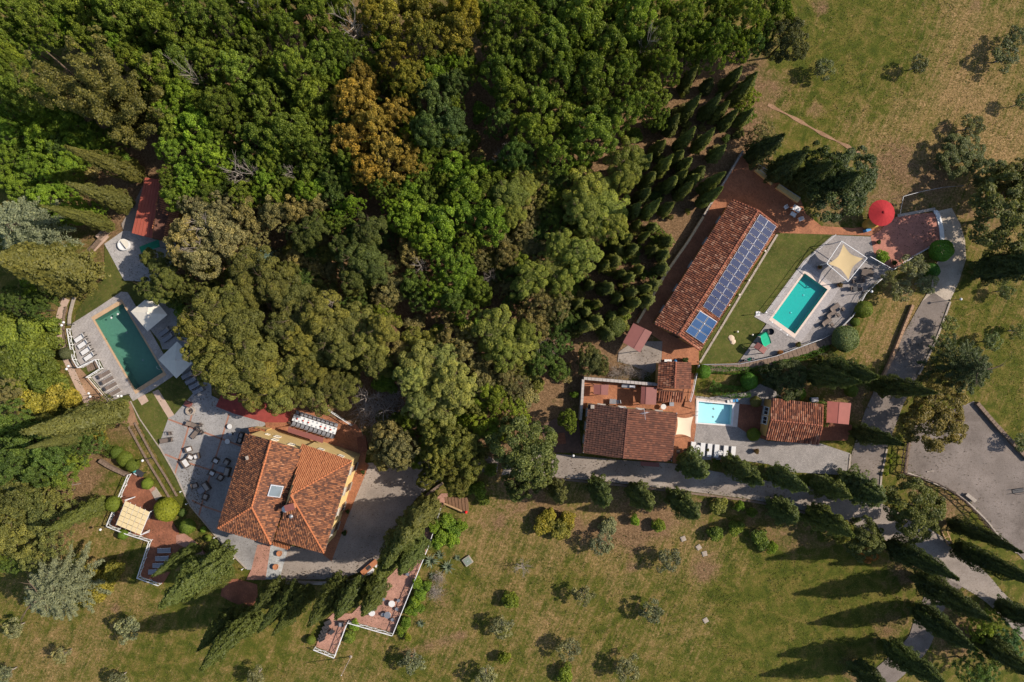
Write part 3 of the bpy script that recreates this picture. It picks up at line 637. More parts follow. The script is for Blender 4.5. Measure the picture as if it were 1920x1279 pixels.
def plant(kind, loc, sx, sz, color, label, group=None, seed=None, sy=None, rz=None, name=None):
    global TREE_N
    TREE_N += 1; i = TREE_N*7 if seed is None else seed
    nm, cat = TAGS[kind]
    o = thing(name or nm, loc, rz if rz is not None else (TREE_N*2.399) % 6.283, label, cat, group); o.scale = (sx, sy or sx, sz)
    tl = TR[kind]; tr = link('branches' if kind in ('bare', 'twigs') else 'stem' if kind in ('shrub', 'ball') else 'trunk', tl[i % len(tl)], o)
    if kind in CR:
        c = link('foliage' if kind in ('shrub', 'ball') else 'crown', CR[kind][i % len(CR[kind])], o)
        col = G_[color] if isinstance(color, str) else color; j = 1+.16*math.sin(TREE_N*12.9898); w = .05*math.sin(TREE_N*4.1)
        j *= LB; c.color = (col[0]*j*(1+w), col[1]*j, col[2]*j*(1-w), 1)
    return o
def tree(kind, cx, cy, rpx, h, color, label, group=None, squash=1.0, rz=None, name=None):
    """crown seen centred at the pixel with the given pixel radius; h metres tall, standing on the ground"""
    CROWNS.append((cx, cy, rpx)); Rr, h0, zc0 = DIM[kind]; zc = zc0*h/h0; b = P(cx, cy, zc); s = rpx*(CAM_H-zc)/FPX/Rr
    return plant(kind, (b.x, b.y, -.02), s, h/h0, color, label, group, sy=s*squash, rz=rz, name=name)
def column(bx, by, tx, ty, wpx, color, label, group=None, kind='cypress', hmax=24):
    """cypress from the pixel of its foot and the pixel of its tip: the drone looks straight down, so the lean of the picture gives the height"""
    rb, rt = math.hypot(bx-CX, by-CY), math.hypot(tx-CX, ty-CY); h = max(3.0, min(hmax, 100*(1-rb/rt))); b = P(bx, by)
    s = wpx/2*(CAM_H-h*.4)/FPX/1.2
    return plant(kind, (b.x, b.y, -.02), s, h/10, color, label, group)
# ================================================================ BUILDINGS
def tile_rows(name, poly, mat, parent, w=.23, L=.34, seed=1, lift=.035):
    """rows of barrel tiles over one roof slope; poly[0]->poly[1] is the eave, tiles run up the slope"""
    rs = np.random.default_rng(seed); a, b = Vector(poly[0]), Vector(poly[1]); e = (b-a).normalized()
    n = None
    for k in range(2, len(poly)):
        c = (Vector(poly[k])-a)
        nn = e.cross(c)
        if n is None or nn.length > n.length: n = nn
    n = n.normalized()
    if n.z < 0: n = -n
    s = n.cross(e)
    if s.z < 0: s = -s
    uv = [((Vector(p)-a).dot(e), (Vector(p)-a).dot(s)) for p in poly]
    u0, u1 = min(p[0] for p in uv), max(p[0] for p in uv); v1 = max(p[1] for p in uv)
    cols = np.arange(u0+w/2, u1, w); rows = np.arange(-.04, v1, L); cen = []
    for u in cols:
        for v in rows:
            if inside(u, max(v+L*.45, .02), uv): cen.append((u, v))
    cen = np.array(cen); N = len(cen)
    ang = np.linspace(0, math.pi, 6); r = w*.47
    lo = np.stack([np.cos(ang)*r, np.zeros(6), np.sin(ang)*r*.8+.028], 1); hi = np.stack([np.cos(ang)*r*.86, np.full(6, L*1.12), np.sin(ang)*r*.68+.002], 1)
    t = np.concatenate([lo, hi]); V = np.repeat(t[None], N, 0); V = V.copy()
    V[:, :, 0] += cen[:, None, 0]+rs.normal(0, .012, (N, 1)); V[:, :, 1] += cen[:, None, 1]+rs.normal(0, .015, (N, 1)); V[:, :, 2] += rs.normal(0, .006, (N, 1))+lift
    E, S, Nn, A = (np.array(x) for x in (e, s, n, a))
    W = A-np.array(ORG.get(parent.name, (0, 0, 0)))+V[..., 0:1]*E+V[..., 1:2]*S+V[..., 2:3]*Nn
    f1 = np.array([(i, i+1, i+7, i+6) for i in range(5)]); F_ = (f1[None]+(np.arange(N)*12)[:, None, None]).reshape(-1, 4)
    me = quick_mesh(name, W.reshape(-1, 3), F_, mat); ti = rs.random(N); set_attr(me, 'tint', np.repeat(ti, 5))
    o = link(name, me, parent); o['kind'] = 'stuff'; return o
def slab(poly, th):
    """roof board: polygon with thickness below it"""
    mb = MB(); n = len(poly); nv = (Vector(poly[1])-Vector(poly[0])).cross(Vector(poly[-1])-Vector(poly[0])).normalized()
    if nv.z < 0: nv = -nv
    up = [Vector(p) for p in poly]; dn = [p-nv*th for p in up]
    mb.add(up+dn, [tuple(range(n)), tuple(range(2*n-1, n-1, -1))]+[((i+1) % n, i, i+n, (i+1) % n+n) for i in range(n)]); return mb
def roof(root, slopes, caps, gut=(), cap=None, w=.23, L=.34):
    """slopes: (polygon, tile material); caps: ridge and hip lines"""
    rf = None
    for i, (pl, mt) in enumerate(slopes):
        s = slab(pl, .14).buildw('roof_slope', CAPD, root); tile_rows('clay_tiles', pl, mt, s, w, L, 17*i+len(root.name)); rf = rf or s
    for a, b in caps:
        a, b = Vector(a), Vector(b); n = max(2, int((b-a).length/.42)); mb = MB()
        for k in range(n):
            p0, p1 = a.lerp(b, k/n), a.lerp(b, min(1, (k+1.12)/n)); z = Vector((0, 0, .05+.012*(k % 2)))
            mb.tube([p0+z, p1+z], [.15, .125], 8)
        mb.buildw('ridge_tiles', cap or CAP, root, True)
    for a, b in gut:
        MB().tube([Vector(a)+Vector((0, 0, -.02)), Vector(b)+Vector((0, 0, -.02))], .07, 6).buildw('gutter', STEEL, root)
CAP_B = mat_plain('brown_ridge_clay', (.115, .045, .03), .9, .25, 3); CAP_R = mat_plain('red_ridge_clay', (.26, .088, .05), .9, .25, 3)
CAPD = mat_plain('roof_underlay', (.10, .045, .03), .95, .3, 3)
def inset(poly, d):
    """shrink a convex polygon by d metres"""
    p = [Vector((q[0], q[1], 0)) for q in poly]; n = len(p); ar = sum(p[i].x*p[(i+1) % n].y-p[(i+1) % n].x*p[i].y for i in range(n)); s = 1 if ar > 0 else -1; out_ = []
    for i in range(n):
        e1 = (p[i]-p[i-1]).normalized(); e2 = (p[(i+1) % n]-p[i]).normalized(); n1 = Vector((-e1.y, e1.x, 0))*s; n2 = Vector((-e2.y, e2.x, 0))*s
        bis = (n1+n2); k = d/max(.35, (1+n1.dot(n2))); out_.append(p[i]+bis*k)
    return out_
def walls(root, foot, top, mat, z0=-.1, gables=()):
    """wall ring; top: eave height or one height per corner"""
    n = len(foot); tops = top if hasattr(top, '__len__') else [top]*n; mb = MB()
    vs_ = [(p.x, p.y, z0) for p in foot]+[(p.x, p.y, tops[i]) for i, p in enumerate(foot)]
    fs = [(i, (i+1) % n, (i+1) % n+n, i+n) for i in range(n)]
    mb.add(vs_, fs)
    for i, j, apex in gables: mb.add([(foot[i].x, foot[i].y, tops[i]), (foot[j].x, foot[j].y, tops[j]), tuple(apex)], [(0, 1, 2)])
    return mb.buildw('wall', mat, root)
def window(root, a, b, t, z, w, h, frame=WHITE, shutter=None, sill=True, name='window', flip=1):
    """opening on the wall from a to b (outward = left of a->b times flip), t along it"""
    a, b = Vector((a[0], a[1], 0)), Vector((b[0], b[1], 0)); e = (b-a).normalized(); nrm = Vector((-e.y, e.x, 0))*flip; c = a.lerp(b, t)+Vector((0, 0, z)); rz = math.atan2(e.y, e.x)
    mb = MB()
    for s in (-1, 1): mb.box(c+e*s*(w/2+.05)+nrm*.05, (.10, .14, h+.2), rz); mb.box(c+Vector((0, 0, s*(h/2+.05)))+nrm*.05, (w, .14, .10), rz)
    wd = mb.buildw(name, frame, root)
    MB().box(c+nrm*.012, (w, .03, h), rz).buildw('pane', GLASS, wd)
    MB().box(c+nrm*.035, (.05, .03, h), rz).buildw('mullion', frame, wd)
    if sill: MB().box(c+nrm*.13-Vector((0, 0, h/2+.14)), (w+.4, .28, .07), rz).buildw('sill', STONEW, wd)
    if shutter:
        for s in (-1, 1): MB().box(c+e*s*(w*.75+.14)+nrm*.05, (w/2, .06, h+.15), rz).buildw('shutter', shutter, wd)
    return wd
def xy(v): return Vector((v.x, v.y, 0))

# ---- the villa: long west block with hipped south end, half-pyramid east block
ZE, ZR = 8.1, 10.4
nw, ne, sw, se = P(462, 813, ZE), P(565, 843, ZE), P(408, 991, ZE), P(508, 1021, ZE); rn, rsx = P(508, 826, ZR), P(472, 951, ZR)
villa = thing('villa', P(520, 920), 0, 'large cream villa with patchy terracotta hipped roofs between terrace and gravel forecourt', 'house')
roof(villa, [([sw, nw, rn, rsx], ROOF_OLD), ([ne, se, rsx, rn], ROOF_OLD), ([se, sw, rsx], ROOF_OLD)],
     [(rn, rsx), (rsx, sw), (rsx, se)], [(nw, sw)])
ft = inset([nw, ne, se, sw], .2); mid = (ft[0]+ft[1])/2
walls(villa, ft, ZE-.1, YELLOW, gables=[(0, 1, (rn.x+.1, rn.y-.25, ZR-.15))])
# east block
ZE2, ZA = 7.1, 9.7
e_nw, e_ne, e_se, e_sw = P(566, 833, ZE2), P(660, 864, ZE2), P(607.5, 1037, ZE2), P(514, 1010, ZE2); ap = P(545, 928, ZA)
roof(villa, [([e_nw, e_ne, ap], ROOF_NEW), ([e_ne, e_se, ap], ROOF_OLD), ([e_se, e_sw, ap], ROOF_OLD)], [(ap, e_ne), (ap, e_se)], [(e_ne, e_se)])
ft2 = inset([e_nw, e_ne, e_se, e_sw], .35)
walls(villa, ft2, [ZE2-.1]*4, YELLOW)
mbp = MB(); mbp.add([tuple(e_nw+Vector((0, 0, -.1))), tuple(e_sw+Vector((0, 0, -.1))), tuple(ap+Vector((0, 0, -.03)))], [(0, 1, 2)]); mbp.buildw('party_wall', YELLOW, villa)
# porch roof on the south side
pr = [P(511, 1021, 3.3), P(541, 1030, 3.3), P(545, 1018, 3.9), P(513, 1008, 3.9)]
s_ = slab(pr, .12).buildw('porch_roof', CAPD, villa); tile_rows('clay_tiles', pr, ROOF_NEW, s_, seed=5)
for p in (pr[0], pr[1]): MB().box((p.x+.1*(1 if p is pr[0] else -1), p.y+.15, 1.6), (.16, .16, 3.2)).buildw('porch_post', WOOD, villa)
# windows: north gable wall, east wall, west and south walls
for tt, z, w_, h_ in ((.44, 6.3, .6, .9), (.38, 4.1, .6, .9), (.76, 6.2, .6, .9), (.20, 4.4, .35, .45)): window(villa, ft[0], ft[1], tt, z, w_, h_, CREAM, None, False)
for tt, z in ((.3, 5.2), (.75, 5.2)): window(villa, ft2[0], ft2[1], tt, z, .6, .9, CREAM, None, False)
for tt in (.14, .38, .62, .86): window(villa, ft2[1], ft2[2], tt, 5.0, .9, 1.5, CREAM, None, True); window(villa, ft2[1], ft2[2], tt, 1.7, .9, 1.5, WOOD, None, True)
for tt in (.12, .3, .5, .7, .88): window(villa, ft[3], ft[0], tt, 5.2, .9, 1.4, WHITE, WOOD); window(villa, ft[3], ft[0], tt, 1.8, .9, 1.6, WHITE, WOOD)
for tt in (.25, .7): window(villa, ft[2], ft[3], tt, 5.0, .9, 1.4, WHITE, WOOD)
for tt in (.3, .75): window(villa, ft2[2], ft2[3], tt, 5.0, .9, 1.4, WHITE, WOOD)
# skylight, chimneys, vent, dish
def on_slope(px, py, a, b, c, lift=0.0):
    """point of the plane a,b,c seen at the pixel"""
    n = (b-a).cross(c-a); o = Vector((0, 0, CAM_H)); d = P(px, py)-o; k = (a-o).dot(n)/d.dot(n); p = o+d*k; nn = n.normalized(); nn = nn if nn.z > 0 else -nn
    return p+nn*lift, nn
c, nn = on_slope(516, 920, ne, se, rsx, .12); e = (se-ne).normalized(); f = nn.cross(e)
def plate(c, e, f, nn, w, h, th): 
    mb = MB(); vs_ = [c+e*sx*w/2+f*sy*h/2+nn*sz*th/2 for sz in (-1, 1) for sx, sy in ((-1, -1), (1, -1), (1, 1), (-1, 1))]
    return mb.add(vs_, [(0, 3, 2, 1), (4, 5, 6, 7), (0, 1, 5, 4), (1, 2, 6, 5), (2, 3, 7, 6), (3, 0, 4, 7)])
sk = plate(c, e, f, nn, 1.6, 1.75, .22).buildw('skylight', PVF, villa); plate(c+nn*.125, e, f, nn, 1.4, 1.5, .03).buildw('pane', SKYL, sk)
c, nn = on_slope(546, 949, e_se, e_sw, ap); MB().box(c+Vector((.15, .1, .45)), (1.1, .7, 1.3), R(15)).buildw('chimney', TERRA, villa)
MB().box(c+Vector((.15, .1, 1.16)), (1.25, .85, .12), R(15)).buildw('chimney_cap', SHEET_BROWN, villa)
MB().lathe([(.02, 0), (.28, .05), (.42, .16)], tuple(c+Vector((-.55, -.2, .8))), 14).buildw('satellite_dish', WHITE, villa, True); MB().tube([c+Vector((-.55, -.2, 0)), c+Vector((-.55, -.2, .9))], .03, 6).buildw('dish_mast', STEEL, villa)
c, nn = on_slope(547, 967, e_se, e_sw, ap); MB().lathe([(.2, -.1), (.2, .35), (.3, .36), (.3, .42), (.12, .6)], tuple(c), 12).buildw('roof_vent', STEEL, villa)
c, nn = on_slope(465, 858, sw, nw, rn); MB().box(c+Vector((0, 0, .2)), (.3, .5, .5), R(20)).buildw('roof_vent', STONEW, villa)
# small tiled lean-to on the villa's north-west corner
lw = [P(471, 817, 2.6), P(467, 801, 2.6), P(500, 806, 3.2), P(492, 815, 3.2)]
lt = thing('lean_to', (lw[0].x+.8, lw[0].y+.5, 0), 0, 'little tiled lean-to in the north west corner of the cream villa', 'lean-to')
s_ = slab(lw, .12).buildw('roof_slope', CAPD, lt); tile_rows('clay_tiles', lw, ROOF_NEW, s_, seed=6)
mbp = MB(); fl = inset(lw, .15); mbp.prism(fl, 0, 2.45); mbp.buildw('wall', YELLOW, lt)
# red awning along the north wall
aw = [P(605, 831, 2.6), P(539, 810, 2.6), P(541, 801, 2.4), P(607, 821, 2.4)]
an = thing('awning', xy((aw[0]+aw[1])/2), 0, 'long brown red awning along the shaded north wall of the villa', 'awning')
slab([aw[3], aw[2], aw[1], aw[0]], .05).buildw('canopy', SHEET_BROWN, an)
for p in (aw[2], aw[3], aw[2].lerp(aw[3], .5)): MB().tube([(p.x, p.y, 0), (p.x, p.y, 2.4)], .04, 6).buildw('post', STEEL, an)

# ---- long stone house carrying the solar panels
ZE, ZR = 3.3, 4.7
a0, a1, b0, b1 = P(1227, 607, ZE), P(1373, 375, ZE), P(1312.5, 657, ZE-.3), P(1457.5, 423, ZE-.3); r0, r1 = P(1273, 628, ZR), P(1421, 395, ZR)
barn = thing('long_house', P(1340, 515), 0, 'long low tiled house with blue solar panels on its lawn side', 'house')
roof(barn, [([a1, a0, r0, r1], ROOF_RED), ([b0, b1, r1, r0], ROOF_RED)], [(r0, r1), (a0, r0), (r0, b0), (a1, r1), (r1, b1)], [(a0, a1)], CAP_R, .28, .42)
ftb = inset([a0, a1, b1, b0], .3)
walls(barn, ftb, [ZE-.1, ZE-.1, ZE-.4, ZE-.4], YELLOW2, gables=[(0, 3, (r0.x+.15, r0.y+.2, ZR-.15)), (1, 2, (r1.x-.15, r1.y-.2, ZR-.15))])
for tt in (.12, .3, .5, .7, .88): window(barn, ftb[0], ftb[1], tt, 1.6, .9, 1.2, WHITE, WOOD)
for tt in (.15, .38, .62, .85): window(barn, ftb[2], ftb[3], tt, 1.3, 1.0, 2.0, WHITE, WOOD, False, name='door')
window(barn, ftb[3], ftb[0], .5, 1.2, 1.0, 2.0, WOOD, None, False, name='door')
# solar array: 15 rows by 2 panels, then six collectors
n2 = (b1-b0).cross(r0-b0).normalized(); n2 = n2 if n2.z > 0 else -n2
def slope_pt(x, y): return on_slope(x, y, b0, b1, r0)[0]
arr = thing('solar_array', slope_pt(1385, 500), 0, 'array of thirty blue photovoltaic panels in two rows along the long roof', 'solar panels')
q0, q1, q2, q3 = slope_pt(1423, 401), slope_pt(1454, 424), slope_pt(1346, 596), slope_pt(1316, 574)
def quadpt(u, v): return (q0.lerp(q1, u)).lerp(q3.lerp(q2, u), v)
for i in range(15):
    for j in range(2):
        g = .012; cs = [quadpt(j*.5+.006, i/15+.004), quadpt(j*.5+.494, i/15+.004), quadpt(j*.5+.494, (i+1)/15-.004), quadpt(j*.5+.006, (i+1)/15-.004)]
        up = [p+n2*.27 for p in cs]; fr = slab([up[3], up[2], up[1], up[0]], .045).buildw('panel', PVF, arr)
        cc = sum(up, Vector())/4; inn = [cc+(p-cc)*.966+n2*.006 for p in up]
        slab([inn[3], inn[2], inn[1], inn[0]], .004).buildw('cells', PV, fr)
for u in (.1, .4, .6, .9):
    MB().bar(quadpt(u, 0)+n2*.19, quadpt(u, 1)+n2*.19, .05, .05, n2).buildw('mounting_rail', PVF, arr)
th = thing('solar_collectors', slope_pt(1313, 612), 0, 'six square blue solar water collectors on the roof end above the brick court', 'solar panels')
q0, q1, q2, q3 = slope_pt(1310, 582), slope_pt(1343, 603), slope_pt(1317, 644), slope_pt(1283, 621)
for i in range(3):
    for j in range(2):
        cs = [quadpt(j*.5+.015, i/3+.01), quadpt(j*.5+.485, i/3+.01), quadpt(j*.5+.485, (i+1)/3-.01), quadpt(j*.5+.015, (i+1)/3-.01)]
        up = [p+n2*.30 for p in cs]; fr = slab([up[3], up[2], up[1], up[0]], .09).buildw('collector', STEEL, th); cc = sum(up, Vector())/4
        inn = [cc+(p-cc)*.94+n2*.006 for p in up]; slab([inn[3], inn[2], inn[1], inn[0]], .004).buildw('glass', THERM, fr)
for v in (.333, .667): MB().tube([quadpt(.5, v)+n2*.33, quadpt(.5, v)+n2*.40], .09, 8).buildw('pipe_joint', PVF, th)
for v in (.0, .5, .98): MB().bar(quadpt(0, v)+n2*.19, quadpt(1, v)+n2*.19, .05, .05, n2).buildw('mounting_rail', PVF, th)

# ---- brown-roofed farmhouse by the road
ZE, ZR = 4.3, 5.6
tl, tr_, br, bl = P(1104, 756, ZE), P(1269, 774, ZE), P(1259, 865, ZE), P(1093.5, 849, ZE); rt, rb = P(1177, 766, ZR), P(1168, 860, ZR)
farm = thing('farmhouse', P(1181, 812), 0, 'square farmhouse with dark brown and reddish tiled roof halves beside the gravel road', 'house')
roof(farm, [([tl, bl, rb, rt], ROOF_BROWN), ([br, tr_, rt, rb], ROOF_BROWN2)], [(rt, rb)], [(tl, bl), (tr_, br)], CAP_B, .30, .40)
ff = inset([tl, tr_, br, bl], .3)
walls(farm, ff, ZE-.1, YELLOW, gables=[(0, 1, (rt.x, rt.y-.25, ZR-.15)), (3, 2, (rb.x, rb.y+.25, ZR-.15))])
for tt in (.15, .4, .62, .85): window(farm, ff[0], ff[1], tt, 2.9, .8, 1.1); 
window(farm, ff[0], ff[1], .3, 1.1, 1.0, 2.0, WOOD, None, False, name='door'); window(farm, ff[0], ff[1], .75, 1.1, 1.0, 2.0, WOOD, None, False, name='door')
for tt in (.2, .5, .8): window(farm, ff[1], ff[2], tt, 1.6, .9, 1.3, WHITE, WOOD); window(farm, ff[2], ff[3], tt, 2.2, .9, 1.3, WHITE, WOOD); window(farm, ff[3], ff[0], tt, 2.2, .9, 1.3, WHITE, WOOD)
c, nn = on_slope(1204, 772, br, tr_, rt); mb = MB(); mb.tube([c, c+Vector((0, 0, 2.2))], .03, 6)
for k, l in ((1.3, .9), (1.7, 1.3), (2.1, .8)): mb.bar(c+Vector((-l/2, -.1, k)), c+Vector((l/2, .1, k)), .03, .03)
mb.bar(c+Vector((.1, -.9, 1.9)), c+Vector((-.1, .7, 1.9)), .03, .03); mb.buildw('antenna', PVF, farm)
c, nn = on_slope(1110, 762, tl, bl, rt); MB().box(c+Vector((0, 0, .3)), (.5, .5, .7)).buildw('chimney', STONEW, farm)
st = thing('entrance_canopy', P(1219, 869), 0, 'narrow brown canopy over the farmhouse door on the road side', 'canopy')
slab([P(1201, 873, 2.4), P(1236, 876, 2.4), P(1236, 868, 2.6), P(1201, 865, 2.6)], .06).buildw('canopy', SHEET_BROWN, st)
for xx in (1202, 1235): p = P(xx, 873); MB().tube([(p.x, p.y+.08, 0), (p.x, p.y+.08, 2.36)], .035, 6).buildw('post', WOOD, st)

# ---- small annexe between farmhouse and long house, with its own lean-to
ZE, ZR = 3.0, 3.9
x0, x1, x2, x3 = P(1236, 679, ZE), P(1295, 680, ZE), P(1294, 729, ZE), P(1233, 728, ZE); g0, g1 = P(1267, 678, ZR), P(1265, 729, ZR)
anx = thing('annexe', P(1266, 706), 0, 'small red tiled annexe on the brick court between the long house and farmhouse', 'house')
roof(anx, [([x0, x3, g1, g0], ROOF_RED), ([x2, x1, g0, g1], ROOF_BROWN2)], [(g0, g1)], (), CAP_R, .27, .40)
fa = inset([x0, x1, x2, x3], .2); walls(anx, fa, ZE-.1, YELLOW2, gables=[(0, 1, (g0.x, g0.y-.15, ZR-.12)), (3, 2, (g1.x, g1.y+.15, ZR-.12))])
window(anx, fa[1], fa[2], .5, 1.5, .8, 1.1); window(anx, fa[0], fa[1], .6, 1.1, .9, 2.0, WOOD, None, False, name='door')
ln = thing('tiled_porch', P(1258, 741), 0, 'little ribbed tile porch roof against the annexe, over the courtyard', 'porch')
po = [P(1233, 751, 2.3), P(1280, 754, 2.3), P(1282, 734, 2.8), P(1235, 731, 2.8)]
s_ = slab(po, .1).buildw('roof_slope', CAPD, ln); tile_rows('clay_tiles', po, ROOF_RED, s_, .33, .5, 9)
for p in (po[0], po[1]): MB().box((p.x+(.15 if p is po[0] else -.15), p.y+.15, 1.13), (.14, .14, 2.26)).buildw('post', WOOD, ln)
for p in (po[2], po[3]): MB().box((p.x+(.15 if p is po[3] else -.15), p.y-.1, 1.3), (.14, .14, 2.6)).buildw('post', WOOD, ln)

# ---- cottage on the right with ribbed red roof
ZE, ZR = 3.4, 4.5
k0, k1, k2, k3 = P(1447, 747, ZE), P(1542, 759, ZE), P(1533, 833, ZE), P(1435, 823, ZE); g0, g1 = P(1444, 787, ZR), P(1541, 798, ZR)
cot = thing('cottage', P(1488, 790), 0, 'small ochre cottage with ribbed pale flecked red roof beside the pale pool', 'house')
roof(cot, [([k1, k0, g0, g1], ROOF_RED), ([k3, k2, g1, g0], ROOF_RED)], [(g0, g1), (k1, g1), (g1, k2)], (), CAP_R, .30, .45)
fc = inset([k0, k1, k2, k3], .3); walls(cot, fc, ZE-.1, YELLOW2, gables=[(0, 3, (g0.x+.25, g0.y, ZR-.15)), (1, 2, (g1.x-.25, g1.y, ZR-.15))])
window(cot, fc[3], fc[0], .42, 1.5, 1.0, 1.6); window(cot, fc[3], fc[0], .68, 1.5, 1.0, 1.6)
for tt in (.25, .7): window(cot, fc[0], fc[1], tt, 1.6, .8, 1.0); window(cot, fc[2], fc[3], tt, 1.6, .9, 1.2)

# ---- shed on the left: red sheet roof and tiled half
ZE = 2.8
shed = thing('shed', P(283, 395), 0, 'red sheet metal shed with a tiled half, by the round tub terrace', 'shed')
s0, s1, s2, s3 = P(247, 437, ZE), P(285, 447, ZE), P(301, 337, ZE), P(272, 333, ZE)
sl = slab([s0, s1, s2, s3], .08).buildw('sheet_roof', SHEET_RED, shed)
for i in range(1, 6):
    u = i/6; MB().bar(s0.lerp(s1, u)+Vector((0, 0, .03)), s3.lerp(s2, u)+Vector((0, 0, .03)), .05, .05).buildw('seam', SHEET_RED, sl)
t0, t1, t2, t3 = P(320, 453, 3.0), P(350, 352, 3.0), P(302, 335, 4.4), P(286, 446, 4.4)
s_ = slab([t0, t1, t2, t3], .12).buildw('tiled_roof', CAPD, shed); tile_rows('clay_tiles', [t0, t1, t2, t3], ROOF_NEW, s_, .3, .45, 12)
mb = MB(); mb.prism(inset([t0, t1, t2, t3], .2), 0, 2.9); mb.buildw('wall', YELLOW2, shed); mbp = MB(); mbp.add([tuple(t2+Vector((-.12, 0, -.1))), tuple(t3+Vector((-.12, 0, -.1))), (t3.x-.12, t3.y, 0), (t2.x-.12, t2.y, 0)], [(0, 1, 2, 3)]); mbp.buildw('end_wall', YELLOW2, shed)
for p, dx, dy in ((s0, .15, .15), (s1, -.2, .15), (s3, .15, -.15)): MB().box((p.x+dx, p.y+dy, 1.36), (.12, .12, 2.72)).buildw('post', WOODD, shed)

# ---- brown sheet-metal gazebos, each two plates on four posts
def gazebo(pts, z, label, seam=.5, mat=SHEET_BROWN, drop=.18, name='gazebo', side=False):
    w = WP(pts, z); c = sum(w, Vector())/4; o = thing(name, (c.x, c.y, 0), 0, label, 'gazebo')
    m0, m1 = w[0].lerp(w[1], seam)+Vector((0, 0, drop)), w[3].lerp(w[2], seam)+Vector((0, 0, drop))
    for pl in ([w[0], m0, m1, w[3]], [m0, w[1], w[2], m1]): slab(pl[::-1], .05).buildw('roof_panel', mat, o)
    MB().bar(m0+Vector((0, 0, .015)), m1+Vector((0, 0, .015)), .07, .05).buildw('ridge_bar', mat, o)
    for p in w:
        q = p+(c-p)*.07; MB().box((q.x, q.y, z/2-.04), (.10, .10, z-.08)).buildw('post', WOODD, o)
    for i in range(4):
        a, b = w[i]+(c-w[i])*.07, w[(i+1) % 4]+(c-w[(i+1) % 4])*.07; MB().bar((a.x, a.y, z-.13), (b.x, b.y, z-.13), .08, .12).buildw('beam', WOODD, o)
    return o
gazebo([(1187.5, 606), (1222.5, 623), (1200, 661), (1168, 642)], 2.7, 'large brown metal carport roof over the gravel bay below the long house', .62)
gazebo([(1113, 721), (1141.5, 721.5), (1140, 741), (1113, 739)], 2.3, 'small brown metal gazebo in the walled courtyard corner of the farmhouse', .5, drop=.12)
gazebo([(1202.5, 725), (1232, 727), (1230, 759), (1201, 757.5)], 2.7, 'plum brown metal gazebo beside the porch in the farmhouse courtyard', .3)
gazebo([(1551.5, 752), (1596, 756), (1591.5, 796), (1549.5, 792)], 2.6, 'red brown metal gazebo next to the ribbed roof cottage', .48, mat_plain('red_brown_sheet', (.26, .072, .055), .6, .1, 1.2))
ph = gazebo([(1421, 642), (1439, 653.5), (1432, 664), (1413, 651)], 1.8, 'small brown roofed playhouse on the paving beside the turquoise pool', .45, name='playhouse', drop=.25)
# ================================================================ PLANTING, read from the photograph: centre pixel, crown radius in pixels, height
def wood(lst, kind, h, color, label, group, name=None):
    for t_ in lst:
        x, y, r = t_[:3]; tree(kind, x, y, r, (t_[3] if len(t_) > 3 and not isinstance(t_[3], str) else h)*(1+.12*math.sin(x*1.7+y)), next((q_ for q_ in t_[3:] if isinstance(q_, str)), color), label, group, 1+.16*math.sin(x+y*2), None, name)
GW = 'trees of the wood above the estate'
wood([(25, 15, 40), (75, 45, 38), (20, 70, 36), (120, 15, 38), (165, 25, 34), (215, 20, 40), (270, 30, 40), (320, 55, 42), (375, 30, 42), (430, 45, 44), (490, 95, 40), (545, 60, 44), (600, 30, 40), (640, 15, 34), (345, 110, 42), (300, 140, 36), (400, 110, 42), (450, 140, 44),
      (505, 190, 46), (560, 130, 46), (610, 110, 40), (590, 190, 40), (545, 250, 42), (490, 260, 44), (420, 200, 42), (590, 285, 36), (640, 90, 34), (500, 20, 36), (20, 140, 36), (50, 180, 34), (5, 100, 30)],
     'broad', 12, 'green', 'mid green broadleaf tree in the dense wood behind the left pool', 'mid green trees in the wood')
wood([(370, 235, 40), (330, 280, 38), (405, 300, 40), (360, 330, 34), (320, 215, 36), (345, 180, 34)], 'broad', 10, 'bright', 'brighter green tree beside the red shed roof at the wood edge', 'bright trees by the shed')
wood([(730, 40, 50), (790, 25, 52), (850, 60, 46), (800, 80, 46), (745, 110, 40), (700, 25, 34), (770, 150, 34), (870, 25, 36)], 'broad', 12, 'mustard', 'yellow olive oak in leaf among the green wood', 'yellow olive oaks')
wood([(665, 185, 42), (700, 230, 42), (660, 265, 40), (745, 215, 38), (735, 290, 46), (695, 320, 40), (770, 310, 36), (680, 150, 34)], 'broad', 12, 'gold', 'golden brown oak crown standing out in the wood', 'golden brown oaks')
wood([(815, 190, 42), (840, 235, 40), (800, 250, 34), (855, 160, 30)], 'broad', 12, (.056, .080, .024), 'grey green tree between the golden oaks and the brown gully', 'grey green trees')
wood([(945, 30, 42), (940, 90, 40), (990, 45, 42), (1040, 80, 46), (1090, 40, 44), (1140, 85, 44), (1190, 40, 42), (1240, 75, 40), (1290, 40, 42), (1345, 70, 38), (1400, 40, 42), (1450, 15, 38), (1050, 140, 44), (1000, 110, 42), (1110, 150, 44), (1165, 140, 40), (1215, 175, 42), (1180, 200, 38), (1010, 190, 46), (1060, 220, 48), (1110, 250, 44), (1150, 225, 40),
      (1000, 250, 44), (1040, 290, 42), (1225, 210, 34), (1290, 105, 36), (1330, 110, 30), (1120, 200, 40), (960, 180, 38), (935, 140, 36), (1340, 20, 36), (1245, 130, 36), (1120, 10, 38), (1380, 90, 28)],
     'broad', 11, 'green', 'mid green broadleaf tree in the wood above the cypress grove', 'mid green trees above the grove')
wood([(940, 230, 36), (965, 290, 30)], 'broad', 11, 'deep', 'dark green tree by the brown gully in the wood', 'dark trees by the gully')
